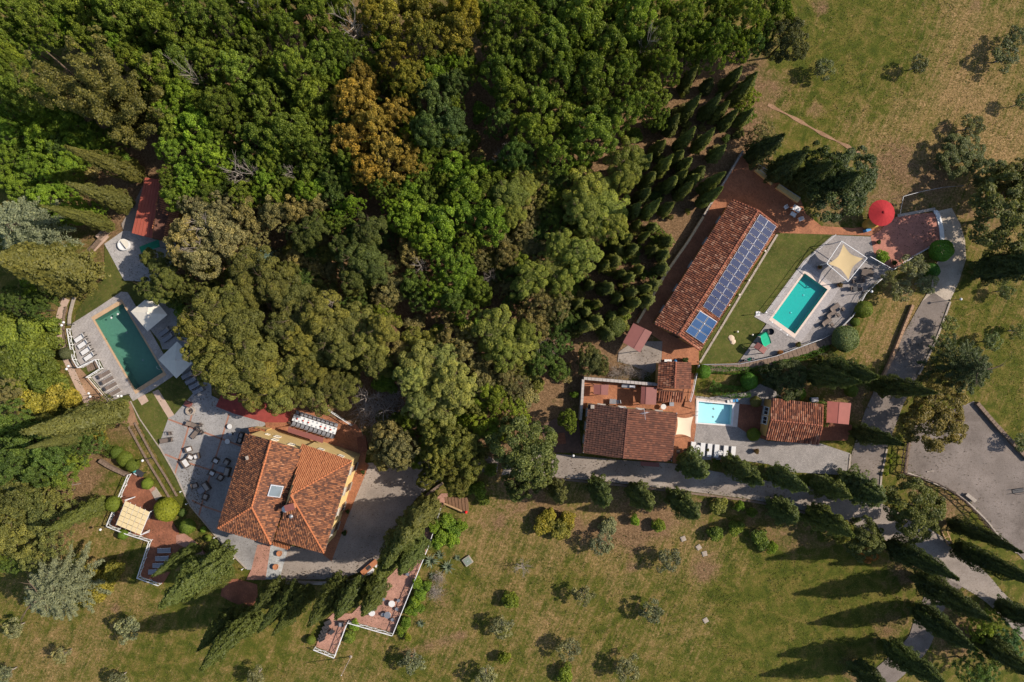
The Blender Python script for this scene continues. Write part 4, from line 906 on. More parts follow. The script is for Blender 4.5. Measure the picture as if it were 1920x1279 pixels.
wood([(780, 395, 44), (830, 420, 46), (880, 400, 40), (800, 450, 40), (840, 480, 46), (860, 520, 42), (820, 545, 38), (925, 415, 38), (760, 420, 34), (875, 355, 38), (850, 320, 34), (905, 320, 30), (745, 390, 30), (640, 400, 22), (665, 385, 18)],
     'broad', 9, 'bright', 'bright leaf green tree in the hollow of the wood', 'bright green trees in the hollow')
wood([(770, 470, 26, 7), (735, 540, 36, 7), (720, 560, 30, 6), (950, 480, 26, 6), (900, 490, 22, 6), (840, 585, 26, 5), (1010, 560, 40, 8), (1045, 570, 38, 8), (1000, 600, 34, 7), (465, 400, 40, 8), (520, 400, 34, 8), (560, 395, 34, 8), (600, 385, 34, 8), (480, 450, 30, 7), (750, 660, 34, 7), (870, 660, 40, 7), (905, 690, 36, 6), (840, 640, 30, 6), (905, 720, 34, 6), (950, 700, 30, 6)],
     'broad', 8, 'dull', 'dull olive tree with thin foliage on the slope between the pines', 'dull olive trees on the slope', 'scrub_tree')
wood([(715, 582, 24, 5), (690, 590, 16, 5), (740, 600, 14, 5)], 'broad', 5, 'lime', 'lime green tree on the slope above the brown path', 'lime trees above the path')
wood([(770, 790, 30, 6), (815, 790, 28, 6), (845, 770, 24, 6), (905, 800, 28, 6), (925, 805, 24, 6), (965, 770, 30, 6), (975, 790, 26, 6), (870, 800, 20, 5), (800, 830, 24, 6), (780, 860, 24, 6), (905, 730, 30, 6), (930, 745, 30, 6)],
     'broad', 6, 'lime', 'yellow green tree in the belt between villa and road', 'yellow green trees in the belt')
wood([(395, 585, 48, 14), (440, 620, 50, 15), (395, 640, 42, 15), (465, 670, 48, 14), (405, 690, 42, 15), (490, 700, 46, 13), (440, 710, 40, 13), (372, 655, 34, 15), (480, 740, 36, 11), (520, 740, 34, 10), (545, 690, 38, 10), (360, 612, 34, 15), (430, 560, 36, 13)], 'pine', 12, 'pine',
     'tall olive green pine shading the deck of the long green pool', 'pines shading the long pool')
wood([(470, 500, 46), (510, 530, 44), (545, 560, 42), (460, 540, 36), (560, 600, 44), (530, 620, 40), (600, 590, 40), (620, 630, 42), (590, 660, 38), (560, 640, 34), (660, 610, 40), (690, 640, 38), (715, 615, 34), (640, 660, 34), (700, 680, 30), (580, 700, 26)], 'pine', 11, 'pine',
     'olive green pine in the grove above the dining yard', 'pines above the dining yard')
wood([(590, 730, 40, 9), (635, 740, 34, 8), (620, 715, 30, 9), (650, 720, 26, 8), (560, 735, 26, 8)], 'pine', 9, 'pine', 'lower pine leaning over the long dining table yard', 'pines over the dining yard')
wood([(790, 690, 44), (830, 680, 40), (800, 730, 46), (845, 720, 44), (770, 710, 34), (820, 760, 40), (860, 740, 34), (785, 760, 34)], 'pine', 11, (.105, .108, .03), 'broad pale olive pine in the belt below the footpath', 'pale pines below the path')
wood([(930, 620, 42), (965, 645, 42), (940, 660, 34), (920, 645, 28), (985, 625, 30), (1000, 520, 36), (1030, 510, 38), (1050, 530, 30), (985, 540, 30), (1065, 475, 38), (1090, 480, 34), (1050, 455, 30), (1110, 360, 44), (1140, 390, 44), (1095, 395, 40), (1150, 420, 36), (1120, 420, 34), (1180, 300, 36), (1170, 330, 30), (950, 365, 36), (975, 345, 34), (960, 400, 26)],
     'pine', 9, (.105, .115, .022), 'yellowish pine on the slope below the cypress grove', 'yellowish pines on the slope')
wood([(745, 840, 40, 8), (725, 820, 34, 8), (720, 855, 30, 7), (755, 860, 26, 7)], 'oak', 8, 'dull', 'dull green evergreen oak at the villa forecourt corner', 'oaks at the forecourt corner')
wood([(820, 850, 34, 8), (850, 830, 38, 9), (810, 810, 32, 8), (840, 870, 30, 9), (880, 870, 34, 8), (815, 880, 24, 8), (860, 905, 30, 8), (870, 840, 34, 8), (890, 835, 30, 8), (800, 895, 20, 7)], 'oak', 8, 'olive', 'olive green evergreen oak overhanging the end of the gravel forecourt', 'oaks over the forecourt end')
tree('oak', 985, 840, 62, 12, (.066, .074, .022), 'big dense dark evergreen oak over the bend of the gravel road', None, 1.1)
tree('oak', 1000, 880, 44, 9, (.062, .07, .022), 'lower dense evergreen oak on the inner edge of the road bend')
tree('oak', 968, 915, 26, 8, (.055, .068, .022), 'narrow evergreen oak on the meadow side of the road bend')
wood([(1110, 680, 26, 5), (1105, 665, 24, 5), (1125, 690, 20, 4)], 'oak', 5, 'darkoak', 'dark round evergreen shrub tree below the gravel bay', 'dark shrub trees by the bay')
wood([(1050, 640, 26, 5), (1010, 680, 26, 6), (1045, 690, 24, 5), (1025, 660, 24, 5), (1070, 600, 20, 4)], 'broad', 6, 'deep', 'dark green tree in the hollow left of the gravel bay', 'dark trees in the hollow')
tree('oak', 1065, 788, 21, 6, 'green', 'round green tree beside the farmhouse west wall')
tree('shrub', 1077, 740, 9, 2, 'bright', 'small round green shrub outside the courtyard wall')
# feathery giant cypress, top left
mc = thing('giant_cypress', P(235, 215), 0, 'giant many-plumed ochre green cypress rising over the left wood', 'tree')
pl_ = []; rs_ = random.Random(3); b0_ = P(235, 215)
for (tx, ty, hh) in ((15, 128, 20), (35, 172, 18), (38, 95, 21), (110, 68, 21), (175, 42, 19), (70, 140, 22), (130, 110, 23), (150, 170, 20), (110, 190, 18), (190, 100, 20), (215, 150, 19), (250, 140, 15), (300, 125, 12), (300, 165, 12), (305, 210, 11), (285, 245, 10), (262, 282, 9), (240, 262, 10), (215, 255, 12), (195, 225, 14), (240, 205, 15), (265, 190, 14), (175, 215, 16), (270, 100, 14)):
    tp = P(tx, ty, hh); st_ = b0_+(tp-b0_)*.35; st_.z = hh*.3
    for k in range(18):
        u = k/17; c_ = st_.lerp(tp, u); pl_.append(((c_.x-b0_.x+rs_.uniform(-.6, .6), c_.y-b0_.y+rs_.uniform(-.6, .6), c_.z), (.85*(1-u)**.5+.22)*rs_.uniform(.7, 1.1)))
cme = lobed('giant_cypress_crown', 77, pl_, 40, .13, .2, .5, .1, .10, .22, 1.7, .7)
cr_ = link('crown', cme, mc); cr_.color = (.135, .122, .028, 1)
tk = MB(); tk.tube([(0, 0, 0), (0, 0, 6), (-1, .5, 14)], [.5, .4, .15], 8)
for k in range(7): tk.tube([(0, 0, 3+k*.8), (1.6*math.cos(k*2.4), 1.6*math.sin(k*2.4), 6+k), (2.6*math.cos(k*2.4), 2.6*math.sin(k*2.4), 10+k)], [.25, .15, .05], 6)
tk.build('trunk', BARK, mc, True)
# cypress trees by foot and tip
CYL = [((265, 335), (130, 265), 34, 'cypo', 'ochre green cypress at the head of the row above the shed path'), ((248, 385), (125, 342), 36, 'cypo', 'ochre green cypress in the middle of the row above the shed path'),
       ((215, 425), (75, 380), 26, 'cypo', 'slender cypress closing the row above the shed path'), ((172, 512), (-20, 478), 84, 'cypo', 'huge broad cypress beside the narrow walk left of the pool lawn'),
       ((238, 772), (47, 812), 54, 'cypo', 'huge cypress at the bank below the long pool deck'), ((180, 812), (45, 822), 24, 'cypo', 'thin cypress tucked under the huge one below the pool deck'),
       ((200, 945), (85, 980), 34, 'cyp', 'cypress standing on the brown slope left of the lower terrace'),
       ((372, 1023), (288, 1085), 26, 'cyp', 'slim cypress beside the four loungers of the lower terrace'), ((425, 1042), (283, 1114), 62, 'cyp', 'fat cypress between lower terrace and brick landing'), ((430, 1068), (363, 1118), 30, 'cyp', 'lesser cypress below the fat one near the brick landing'),
       ((443, 1145), (367, 1216), 36, 'cyp', 'cypress at the meadow edge below the brick landing'), ((482, 1145), (372, 1252), 48, 'cyp', 'tall cypress reaching furthest into the lower meadow'), ((528, 1090), (470, 1150), 34, 'cyp', 'cypress right behind the slab path gate'),
       ((563, 1096), (480, 1182), 34, 'cyp', 'cypress second along the forecourt wall from the slab path'), ((585, 1100), (508, 1188), 34, 'cyp', 'cypress third along the forecourt wall from the slab path'),
       ((640, 1088), (573, 1172), 40, 'cyp', 'cypress fourth along the forecourt wall from the slab path'), ((676, 1088), (627, 1162), 42, 'cyp', 'cypress above the small seating corner of the brick terrace'), ((714, 1090), (672, 1150), 38, 'cyp', 'cypress beside the orange barbecue bench'),
       ((805, 940), (775, 992), 46, 'cypo', 'cypress at the top of the brick terrace path'), ((788, 958), (752, 1015), 48, 'cypo', 'second cypress down the brick terrace path'), ((772, 978), (735, 1037), 46, 'cyp', 'third cypress down the brick terrace path'), ((757, 1000), (718, 1062), 46, 'cyp', 'fourth cypress down the brick terrace path'), ((785, 1008), (748, 1074), 42, 'cyp', 'cypress hugging the middle of the brick terrace path'), ((745, 1020), (705, 1086), 40, 'cyp', 'lowest cypress where the brick terrace path widens'),
       ((1548, 693), (1648, 702), 46, 'cypd', 'large dark cypress in the garden above the cottage'), ((1518, 704), (1612, 714), 38, 'cypd', 'second dark cypress just below the large garden one'), ((1640, 722), (1755, 734), 38, 'cypd', 'dark cypress crossing the driveway above the gazebo'), ((1598, 808), (1693, 842), 32, 'cypd', 'dark cypress by the driveway under the red brown gazebo'),
       ((1838, 508), (1990, 485), 58, 'cypd', 'broad dark cypress at the meadow edge beside the concrete ramp'),
       ((1777, 978), (1914, 1040), 32, 'cypd', 'cypress below the crossed timber fence'), ((1790, 1024), (1945, 1112), 40, 'cypd', 'cypress on the far side of the road below the fence'), ((1665, 1018), (1788, 1100), 42, 'cypd', 'cypress between road and meadow, uppermost of the leaning row'), ((1718, 1082), (1870, 1146), 46, 'cypd', 'cypress in the middle of the row along the lower road'), ((1714, 1142), (1835, 1216), 42, 'cypd', 'cypress in the fork of the two gravel lanes'),
       ((1868, 1128), (1975, 1215), 38, 'cypd', 'cypress on the outer road bank near the lime bush'), ((1825, 1190), (1960, 1290), 42, 'cypd', 'cypress beyond the lower lane in deep shade'), ((1663, 1205), (1775, 1300), 44, 'cypd', 'cypress on the meadow side of the lower lane'), ((1600, 1243), (1680, 1330), 40, 'cypd', 'cypress at the lower end of the lane'),
       ((1518, 958), (1580, 1040), 42, 'cyp', 'cypress across the road beside the rust coloured bush'), ((1455, 950), (1478, 1000), 42, 'cyp', 'short cypress on the meadow bank across from the block paving'),
       ((1445, 330), (1490, 250), 44, 'cypd', 'dark cypress behind the long house fence, nearest its corner'), ((1490, 345), (1545, 270), 44, 'cypd', 'dark cypress behind the long house fence, in the middle'), ((1540, 360), (1598, 285), 46, 'cypd', 'dark cypress behind the long house fence, next to the big dark tree'), ((1405, 300), (1455, 232), 40, 'cypd', 'dark cypress beyond the long house fence near the path')]
for b_, t_, w_, col, lab in CYL: column(*b_, *t_, w_, col, lab, None, 'bigcypress')
# stubby cypresses along the road
for b_, t_, w_, lab in (((1040, 905), (1046, 957), 36, 'short cypress by the road, beside the yellow hedge'), ((1116, 908), (1146, 966), 44, 'rounded cypress by the road across from the farmhouse'), ((1188, 915), (1226, 970), 44, 'rounded cypress by the road across from the farmhouse corner'), ((1265, 930), (1320, 983), 46, 'rounded cypress by the road across from the white loungers'),
                        ((1282, 862), (1320, 898), 50, 'bushy cypress between farmhouse and road'), ((1362, 865), (1405, 895), 38, 'bushy cypress between white loungers and road'), ((1380, 878), (1428, 912), 38, 'leafy cypress beside the road under the loungers'), ((1445, 884), (1515, 928), 42, 'cypress between block paving and road'), ((1528, 902), (1592, 940), 42, 'cypress between block paving and road near the driveway'), ((1585, 905), (1652, 953), 62, 'bulky cypress at the corner of driveway and road')):
    column(*b_, *t_, w_, 'cypo' if b_[0] < 1050 else 'cyp', lab, None, 'stub', 12.5)
# the grove: many small cypresses
GR = [((1355, 167), (1383, 117)), ((1365, 197), (1403, 133)), ((1313, 223), (1343, 167)), ((1272, 230), (1305, 167)), ((1275, 173), (1302, 117)), ((1318, 172), (1337, 147)), ((1333, 227), (1368, 190)), ((1248, 250), (1268, 210)), ((1228, 240), (1243, 207)), ((1267, 280), (1298, 233)), ((1300, 283), (1330, 230)),
      ((1197, 320), (1212, 280)), ((1230, 327), (1250, 280)), ((1260, 307), (1282, 282)), ((1273, 320), (1290, 290)), ((1300, 333), (1318, 310)), ((1313, 360), (1352, 313)), ((1310, 383), (1345, 337)), ((1267, 370), (1298, 337)), ((1193, 380), (1213, 347)), ((1203, 407), (1232, 365)), ((1240, 400), (1258, 372)), ((1350, 240), (1378, 200)), ((1390, 170), (1412, 128)),
      ((1205, 350), (1222, 318)), ((1245, 355), (1262, 325)), ((1285, 350), (1305, 320)), ((1225, 290), (1240, 258)), ((1330, 300), (1352, 262)), ((1380, 235), (1405, 195)), ((1262, 345), (1280, 312)), ((1180, 405), (1196, 375))]
for b_, t_ in GR: column(*b_, *t_, 27, (.066, .074, .016), 'slim young cypress in the grove above the long house', 'young cypresses of the grove')
for x, y in ((1087, 570), (1120, 564), (1142, 540), (1133, 502), (1162, 515), (1178, 522), (1200, 509), (1208, 537), (1190, 567), (1158, 559), (1123, 597), (1103, 584), (1173, 580), (1170, 447), (1157, 470), (1227, 470), (1240, 500), (1227, 530), (1090, 514), (1185, 470), (1205, 445), (1250, 455), (1225, 430), (1195, 425), (1165, 420), (1145, 590), (1110, 530), (1215, 560), (1245, 475), (1150, 490), (1180, 545), (1140, 620), (1100, 610)):
    b_ = P(x-7+random.uniform(-4, 4), y+4+random.uniform(-4, 4)); s_ = random.uniform(17, 30)/2*CAM_H/FPX/1.2; plant(random.choice(('stub', 'bigcypress', 'stub')), (b_.x, b_.y, -.02), s_, random.uniform(4.6, 7.6)/10, (.068, .074, .016), 'dwarf cypress in the lower grove beside the long house wall', 'dwarf cypresses of the lower grove', sy=s_*random.uniform(.75, 1.2))
for i in range(95):
    x, y = random.uniform(1075, 1250), random.uniform(415, 625); dx = (x-1187)/(1388-1187); wall_x = 1187+(606-y)*.66
    if x > wall_x-14: continue
    tree(random.choice(('shrub', 'shrub', 'olive')), x, y, random.uniform(7, 15), random.uniform(.8, 2.4), random.choice(('deep', 'olive', 'dull', 'green')), 'low scrub growing between the grove cypresses', 'scrub of the cypress grove')
for i in range(60):
    x, y = random.uniform(1185, 1400), random.uniform(150, 420); wall_x = 1187+(606-y)*.66
    if x > wall_x-16 or x < 1215-(y-200)*.1: continue
    tree('shrub', x, y, random.uniform(7, 14), random.uniform(.6, 1.6), random.choice(('deep', 'olive', 'dull')), 'low scrub growing between the grove cypresses', 'scrub of the cypress grove')
tree('ball', 1153, 612, 21, 3.2, 'cyp', 'large rounded cypress bush beside the brown carport')
# leafy cypress-like tufted tree in the middle
for x, y, r, h in ((690, 430, 34, 12), (672, 480, 40, 12), (700, 500, 34, 11), (660, 520, 30, 10), (640, 460, 24, 11), (590, 425, 30, 10), (565, 440, 30, 9)):
    tree('pine', x, y, r, h, 'cyp', 'dark tufted conifer in the middle of the wood', 'dark tufted conifers')
# special trees
tree('cedar', 45, 425, 76, 14, 'cedar', 'silver green cedar beside the huge broad cypress'); tree('cedar', 105, 1105, 76, 11, 'cedar', 'silver grey cedar on the lower left meadow'); tree('cedar', 1808, 690, 66, 10, (.038, .05, .018), 'dark cedar shading the driveway'); tree('cedar', 490, 478, 22, 7, 'blue', 'little blue green cedar among the pines')
tree('oak', 1755, 782, 66, 8, (.105, .082, .022), 'brown olive oak at the corner of the parking yard'); tree('oak', 1715, 952, 58, 8, (.060, .066, .02), 'round dark oak between parking yard and road')
tree('oak', 1580, 345, 74, 8, (.036, .044, .016), 'very large dark tree beside the red parasol', None, .9); tree('oak', 1540, 320, 44, 9, (.03, .04, .012), 'dark tree leaning over the long house fence')
tree('oak', 1470, 75, 44, 9, (.05, .05, .018), 'dark evergreen at the corner of the upper meadow'); tree('oak', 1890, 400, 78, 10, 'darkoak', 'large dark oak at the right edge above the ramp'); tree('oak', 1905, 340, 46, 8, 'darkoak', 'lower dark oak beside the large one above the ramp'); tree('oak', 1800, 290, 44, 3.5, (.055, .06, .018), 'low spreading thicket in the upper meadow'); tree('oak', 1860, 330, 40, 4, (.05, .055, .018), 'low thicket between upper meadow and dark oaks')
tree('broad', 1400, 185, 26, 5, 'lime', 'yellow green tree at the edge of the cypress grove'); tree('broad', 1428, 255, 28, 4, 'dull', 'brownish tree beside the trench below the upper meadow'); tree('broad', 1395, 215, 20, 4, 'bright', 'small bright tree at the grove edge')
tree('oak', 1478, 715, 42, 4, (.032, .042, .013), 'dark bushy tree above the cottage roof'); tree('oak', 1448, 707, 24, 3, (.03, .04, .013), 'dark bush between hedges and the dark bushy tree'); tree('oak', 1620, 1010, 40, 6, (.07, .075, .022), 'olive green tree on the meadow bank by the rust bush'); tree('oak', 1585, 1000, 26, 5, 'olive', 'small olive tree on the bank beside the road')
tree('shrub', 1627, 1038, 19, 3, 'rust', 'rust coloured bush on the meadow bank'); tree('broad', 1842, 1172, 34, 5, 'lime', 'lime green bush in the fork by the lower road'); tree('broad', 1885, 1200, 36, 6, (.04, .075, .03), 'blue green tree below the lime bush'); tree('broad', 1830, 1255, 40, 6, 'deep', 'dark tree at the end of the lower lane')
# left edge
wood([(20, 790, 44, 9), (55, 830, 48, 9), (100, 850, 40, 8), (25, 870, 48, 9), (80, 880, 40, 8), (15, 740, 34, 6, 'dull'), (140, 830, 30, 7), (30, 560, 30, 6), (70, 580, 24, 5), (85, 560, 22, 5)], 'broad', 8, 'deep', 'deep green tree on the left slope below the pool bank', 'deep green trees on the left slope')
wood([(25, 940, 46, 8), (80, 960, 46, 7), (30, 1000, 48, 7), (100, 1000, 40, 6), (60, 1040, 40, 6), (105, 930, 36, 6)], 'broad', 7, (.075, .078, .022), 'olive brown tree on the lower left slope', 'olive brown trees on the slope')
wood([(20, 625, 34), (60, 615, 30), (85, 640, 28), (40, 655, 34), (75, 670, 30), (15, 675, 30), (55, 695, 30), (95, 690, 26), (30, 715, 30), (80, 720, 28), (60, 640, 26), (110, 715, 22), (100, 610, 18), (10, 600, 24)], 'shrub', 2.6, (.072, .088, .014), 'yellow green shrub on the bank left of the paved walk', 'yellow green shrubs on the bank')
wood([(105, 740, 28), (70, 755, 28), (135, 745, 24), (45, 745, 24), (95, 760, 22), (175, 780, 22), (185, 815, 22), (165, 800, 16)], 'shrub', 2.6, 'mustard', 'mustard green shrub beside the huge cypress', 'mustard shrubs by the cypress')
wood([(20, 290, 34, 7), (60, 310, 32, 7), (100, 330, 32, 7), (40, 345, 32, 6), (90, 370, 30, 6), (130, 310, 26, 6), (150, 395, 26, 6), (120, 405, 24, 5), (180, 400, 20, 5), (60, 545, 26, 5), (30, 250, 34, 8), (80, 260, 34, 8), (120, 240, 32, 7), (15, 215, 34, 8), (150, 225, 30, 7)], 'broad', 7, 'bright', 'bright green tree under the cypress row on the left', 'bright trees under the cypress row')
wood([(193, 1090, 32), (215, 1070, 26), (180, 1115, 26), (160, 1075, 24)], 'shrub', 3, 'mustard', 'mustard bush next to the silver cedar', 'mustard bushes by the cedar')
# pale twiggy tree by the shed
for x, y, r in ((400, 420, 50), (360, 440, 46), (430, 450, 42), (385, 480, 40), (350, 480, 30), (420, 395, 36), (375, 395, 36)): tree('broad', x, y, r, 10, (.115, .100, .045), 'pale khaki tree with bare twigs beside the shed roof', 'khaki trees by the shed')
for x, y, r, h in ((400, 430, 30, 10.8), (385, 470, 26, 10.5)): tree('bare', x, y, r, h, None, 'bare pale branches showing through the khaki tree', 'bare limbs by the shed')
for x, y, r, h in ((300, 500, 26, 7), (280, 485, 20, 6), (290, 545, 24, 7), (270, 540, 20, 6), (310, 525, 28, 8)): tree('pine', x, y, r, h, (.075, .085, .02), 'drooping conifer between round tub terrace and pool', 'drooping conifers by the tub')
for x, y, r, h, lab in ((668, 60, 40, 12.5, 'dead grey tree forking among the green crowns of the wood'), (455, 330, 34, 10, 'dead pale tree near the shed in the wood'), (490, 25, 26, 12, 'bare branches at the top of the wood'), (945, 300, 26, 9, 'bare grey tree at the foot of the gully'), (625, 568, 26, 6, 'fallen looking dead tree among the pines'), (690, 745, 36, 5, 'bare brown tree behind the dining yard'), (722, 770, 30, 4, 'bare thorn tree above the forecourt oaks'), (980, 1063, 22, 2.4, 'bare grey tree in the lower meadow'), (370, 150, 20, 12.5, 'bare twigs in the left wood below the highest crowns'), (1210, 90, 20, 12, 'bare twigs poking from the wood above the grove'), (920, 520, 18, 6, 'pale dead tree by the bright hollow'), (790, 500, 18, 9.4, 'dead limbs inside the bright green hollow trees'), (480, 330, 24, 10, 'forked dead limbs behind the shed'), (555, 330, 18, 9, 'slim dead tree under the golden oaks'), (1010, 650, 18, 5, 'dead branches among the dark trees in the hollow')):
    tree('bare', x, y, r, h, None, lab)
for x, y, r, lab in ((700, 770, 40, 'tangle of dead brown twigs behind the dining yard'), (735, 745, 28, 'dead twigs below the pines'), (1028, 650, 22, 'grey brown dead bush by the hollow'), (1180, 695, 16, 'dry brush on the slope beside the gravel bay'), (1155, 700, 16, 'dry brush above the courtyard wall'), (1205, 702, 14, 'dry brush next to the annexe'), (818, 1110, 16, 'dead agave litter beside the brick terrace'), (822, 1085, 14, 'dry leaf litter by the agaves'), (1815, 500, 0, '')):
    if r: tree('twigs', x, y, r, 1.4, None, lab)
# meadow olives and bushes
GO = 'small trees scattered over the meadows'
for x, y, r in ((1127, 1018, 28), (1253, 1050, 27), (1093, 1118, 24), (1223, 1148, 26), (1067, 1218, 28), (1177, 1252, 28), (773, 1240, 27), (940, 1176, 26), (910, 1268, 26), (240, 1180, 28), (115, 1230, 18), (25, 1180, 22), (10, 1265, 20), (480, 1268, 20), (220, 1275, 20)):
    tree('olive', x, y, r, 3.2, 'grey', 'small grey green olive tree in the lower meadow', 'olives of the lower meadow')
for x, y, r in ((1545, 128, 24), (1722, 120, 22), (1885, 105, 30), (1905, 70, 24), (1825, 235, 26), (1918, 190, 18)): tree('olive', x, y, r, 3.0, (.07, .075, .035), 'dusky olive tree in the upper meadow', 'olives of the upper meadow')
for x, y, r in ((1885, 545, 18), (1908, 620, 20), (1860, 640, 22), (1915, 830, 22), (1780, 610, 20), (1770, 640, 18)): tree('olive', x, y, r, 2.6, (.07, .08, .03), 'dusky olive tree on the meadow right of the driveway', 'olives right of the driveway')
for x, y, r, c_ in ((1715, 500, 30, 'grey'), (1690, 545, 26, 'grey'), (1735, 530, 24, 'grey'), (1665, 520, 18, 'grey')): tree('olive', x, y, r, 3.6, c_, 'silvery olive tree on the bank below the block paved ramp', 'olives below the ramp')
for x, y, r, lab in ((958, 1125, 20, 'lime bush at the meadow edge below the bare grey tree'), (1060, 1264, 20, 'lime bush low in the meadow'), (943, 1233, 14, 'small lime bush in the lower meadow')): tree('shrub', x, y, r, 2, 'lime', lab)
for x, y, r in ((1020, 985, 24), (1050, 990, 26), (1065, 975, 20), (1030, 965, 18)): tree('shrub', x, y, r, 2.2, 'mustard', 'yellowish hedge shrub below the road', 'yellowish hedge shrubs')
for x, y, r, c_ in ((1140, 985, 20, 'grey'), (1235, 985, 16, 'green'), (1190, 975, 12, 'bright'), (1345, 950, 20, 'olive'), (1380, 990, 18, 'green'), (1340, 1000, 18, 'green'), (1425, 1010, 22, 'green'), (1448, 1025, 14, 'bright'), (1385, 948, 12, 'bright'), (1410, 960, 12, 'green'), (905, 935, 16, 'green'), (880, 915, 16, 'green')): tree('shrub', x, y, r, 1.8, c_, 'loose shrub on the bank below the gravel road', 'shrubs on the road bank')
for x, y, r in ((815, 985, 16), (835, 975, 18), (850, 990, 18), (830, 1005, 18), (848, 1012, 16), (820, 1018, 14), (866, 985, 13)): tree('shrub', x, y, r, 2.0, 'bright', 'vivid green shrub beside the log steps', 'vivid shrubs by the log steps')
for x, y, r in ((782, 1095, 14), (790, 1112, 15), (778, 1128, 14), (770, 1145, 13), (762, 1165, 13), (752, 1182, 12), (800, 1098, 12), (786, 1140, 12)): tree('shrub', x, y, r, 1.5, 'bright', 'green shrub along the white railing of the brick terrace', 'shrubs along the terrace railing')
tree('shrub', 765, 1196, 9, 1.3, 'lime', 'lime shrub at the railing corner of the brick terrace'); tree('shrub', 665, 1172, 12, 1.0, 'bright', 'low shrub in the notch of the brick terrace railing'); tree('shrub', 655, 1195, 14, .9, 'green', 'low sprawling shrub below the seating corner'); tree('ball', 583, 1200, 9, 1.2, 'green', 'little clipped ball beside the seating corner')
tree('shrub', 898, 915, 18, 2.5, 'green', 'shrub with dead centre by the plank steps')
# clipped balls
for x, y, r, h, c_, lab in ((276, 907, 11, 1.7, 'green', 'clipped ball at the head of the lower terrace'), (312, 956, 23, 3.4, (.115, .125, .012), 'big golden clipped ball tree on the lower terrace'), (352, 987, 15, 2.2, 'green', 'clipped ball on the bank beside the lower terrace'), (342, 961, 8, 1.2, 'deep', 'small dark clipped ball by the golden one'), (213, 945, 15, 2.6, 'green', 'tall clipped bush outside the white lattice railing'), (231, 1002, 10, 1.4, 'bright', 'bright clipped bush under the pergola railing'), (248, 872, 13, 1.8, 'green', 'clipped hedge ball at the terrace gate'), (234, 860, 15, 1.8, 'green', 'rounded hedge by the stone wall gate'), (219, 848, 12, 1.8, 'green', 'rounded hedge end below the huge cypress'),
                         (124, 663, 12, 2.0, (.055, .062, .03), 'grey green clipped ball on the paved walk'), (158, 866, 9, 1.2, 'deep', 'small dark ball bush on the brown slope'), (381, 993, 6, .8, 'bright', 'tiny bush on the villa bank'), (390, 1009, 7, .8, 'green', 'tiny bush near the terrace steps'), (402, 1016, 5, .7, 'green', 'tiny bush at the terrace edge'),
                         (1765, 470, 22, 3.0, 'hedge', 'bright clipped dome beside the ramp'), (1746, 508, 16, 2.4, (.03, .08, .012), 'darker clipped dome in shade below the bright one'), (1585, 635, 26, 3.2, (.065, .08, .03), 'large clipped dome under the pool terrace wall'), (1603, 604, 9, 1.4, 'green', 'small clipped ball under the pool terrace wall'), (1620, 580, 17, 2.2, 'green', 'rounded bush on the dry bank'), (1319, 697, 14, 2.0, 'hedge', 'bright clipped ball at the hedge end by the long house'), (1405, 715, 17, 2.2, (.045, .105, .012), 'clipped ball among the hedges above the pale pool'), (1417, 753, 11, 1.8, (.10, .095, .03), 'khaki clipped ball on the brick apron by the pale pool'), (1413, 815, 13, 2.0, 'lime', 'leafy round bush at the corner of the brick apron'), (1596, 732, 13, 2.2, 'green', 'round bush above the red brown gazebo'), (1500, 738, 12, 1.2, 'hedge', 'bright low bush by the cottage eaves')):
    tree('ball', x, y, r, h, c_, lab)
# hedges: clipped foliage in a box, one per run
def hedge(path, w, h, color, label):
    pts = [P(*p) for p in smooth_path(path, 4)]; o0 = pts[0]; rs = np.random.default_rng(int(path[0][0])); cs, ns = [], []
    for i in range(len(pts)-1):
        a, b = pts[i], pts[i+1]; L = (b-a).length; n = int(L*(w+2*h)*95); e = np.array((b-a).normalized()); s = np.array([-e[1], e[0], 0]); u = rs.random(n); q_ = rs.uniform(-1, 1, n)
        th_ = q_*math.pi*.5; off = np.sign(np.sin(th_))*np.abs(np.sin(th_))**.6*w/2; zz = h*np.abs(np.cos(th_))**.45*rs.uniform(.3, 1, n)**.25
        lump = 1+.08*np.sin((u*L+i)*3.1)
        cs.append(np.array(a-o0)+u[:, None]*L*e+(off*lump)[:, None]*s+np.stack([0*u, 0*u, zz*lump], 1)); ns.append(unit(np.sin(th_)[:, None]*s+np.array([0, 0, .8])+rs.normal(0, .5, (n, 3))))
    o = thing('hedge', o0, 0, label, 'hedge'); c_ = np.concatenate(cs)
    f = link('foliage', leaves('hedge_foliage', c_, np.concatenate(ns), .075, .5+rs.normal(0, .18, len(c_)), .6, rs), o); f.color = (*[c*1.4 for c in G_[color]], 1)
    mb = MB()
    for i in range(0, len(pts), 2): mb.tube([pts[i]-o0, pts[i]-o0+Vector((.05, .03, h*.8))], [.04, .02], 5)
    mb.build('stems', BARK, o)
hedge([(1325, 692), (1365, 694), (1410, 694), (1440, 688)], 1.1, .9, 'hedge', 'bright green hedge curving along the stone terrace wall')
hedge([(1445, 684), (1480, 676), (1515, 666), (1550, 650)], .9, .8, 'hedge', 'bright leafy hedge continuing under the pool terrace wall')
hedge([(1328, 722), (1350, 731), (1380, 735), (1402, 733)], 1.7, 1.4, 'hedge', 'thick clipped hedge above the pale pool')
hedge([(195, 838), (222, 850)], 1.6, 1.4, 'green', 'clipped hedge beside the rubble wall on the left')
hedge([(1518, 655), (1535, 668), (1560, 672)], 1.3, .5, 'grey', 'low grey ground hedge beside the large dome')
hedge([(1535, 750), (1545, 765), (1545, 800)], .7, .9, 'hedge', 'narrow hedge between cottage and gazebo')
for x, y in ((1667, 854), (1668, 865), (1663, 876), (1661, 888)): tree('shrub', x, y, 5, .9, 'lime', 'young shrub in the row beside the driveway kerb', 'young shrubs by the driveway')
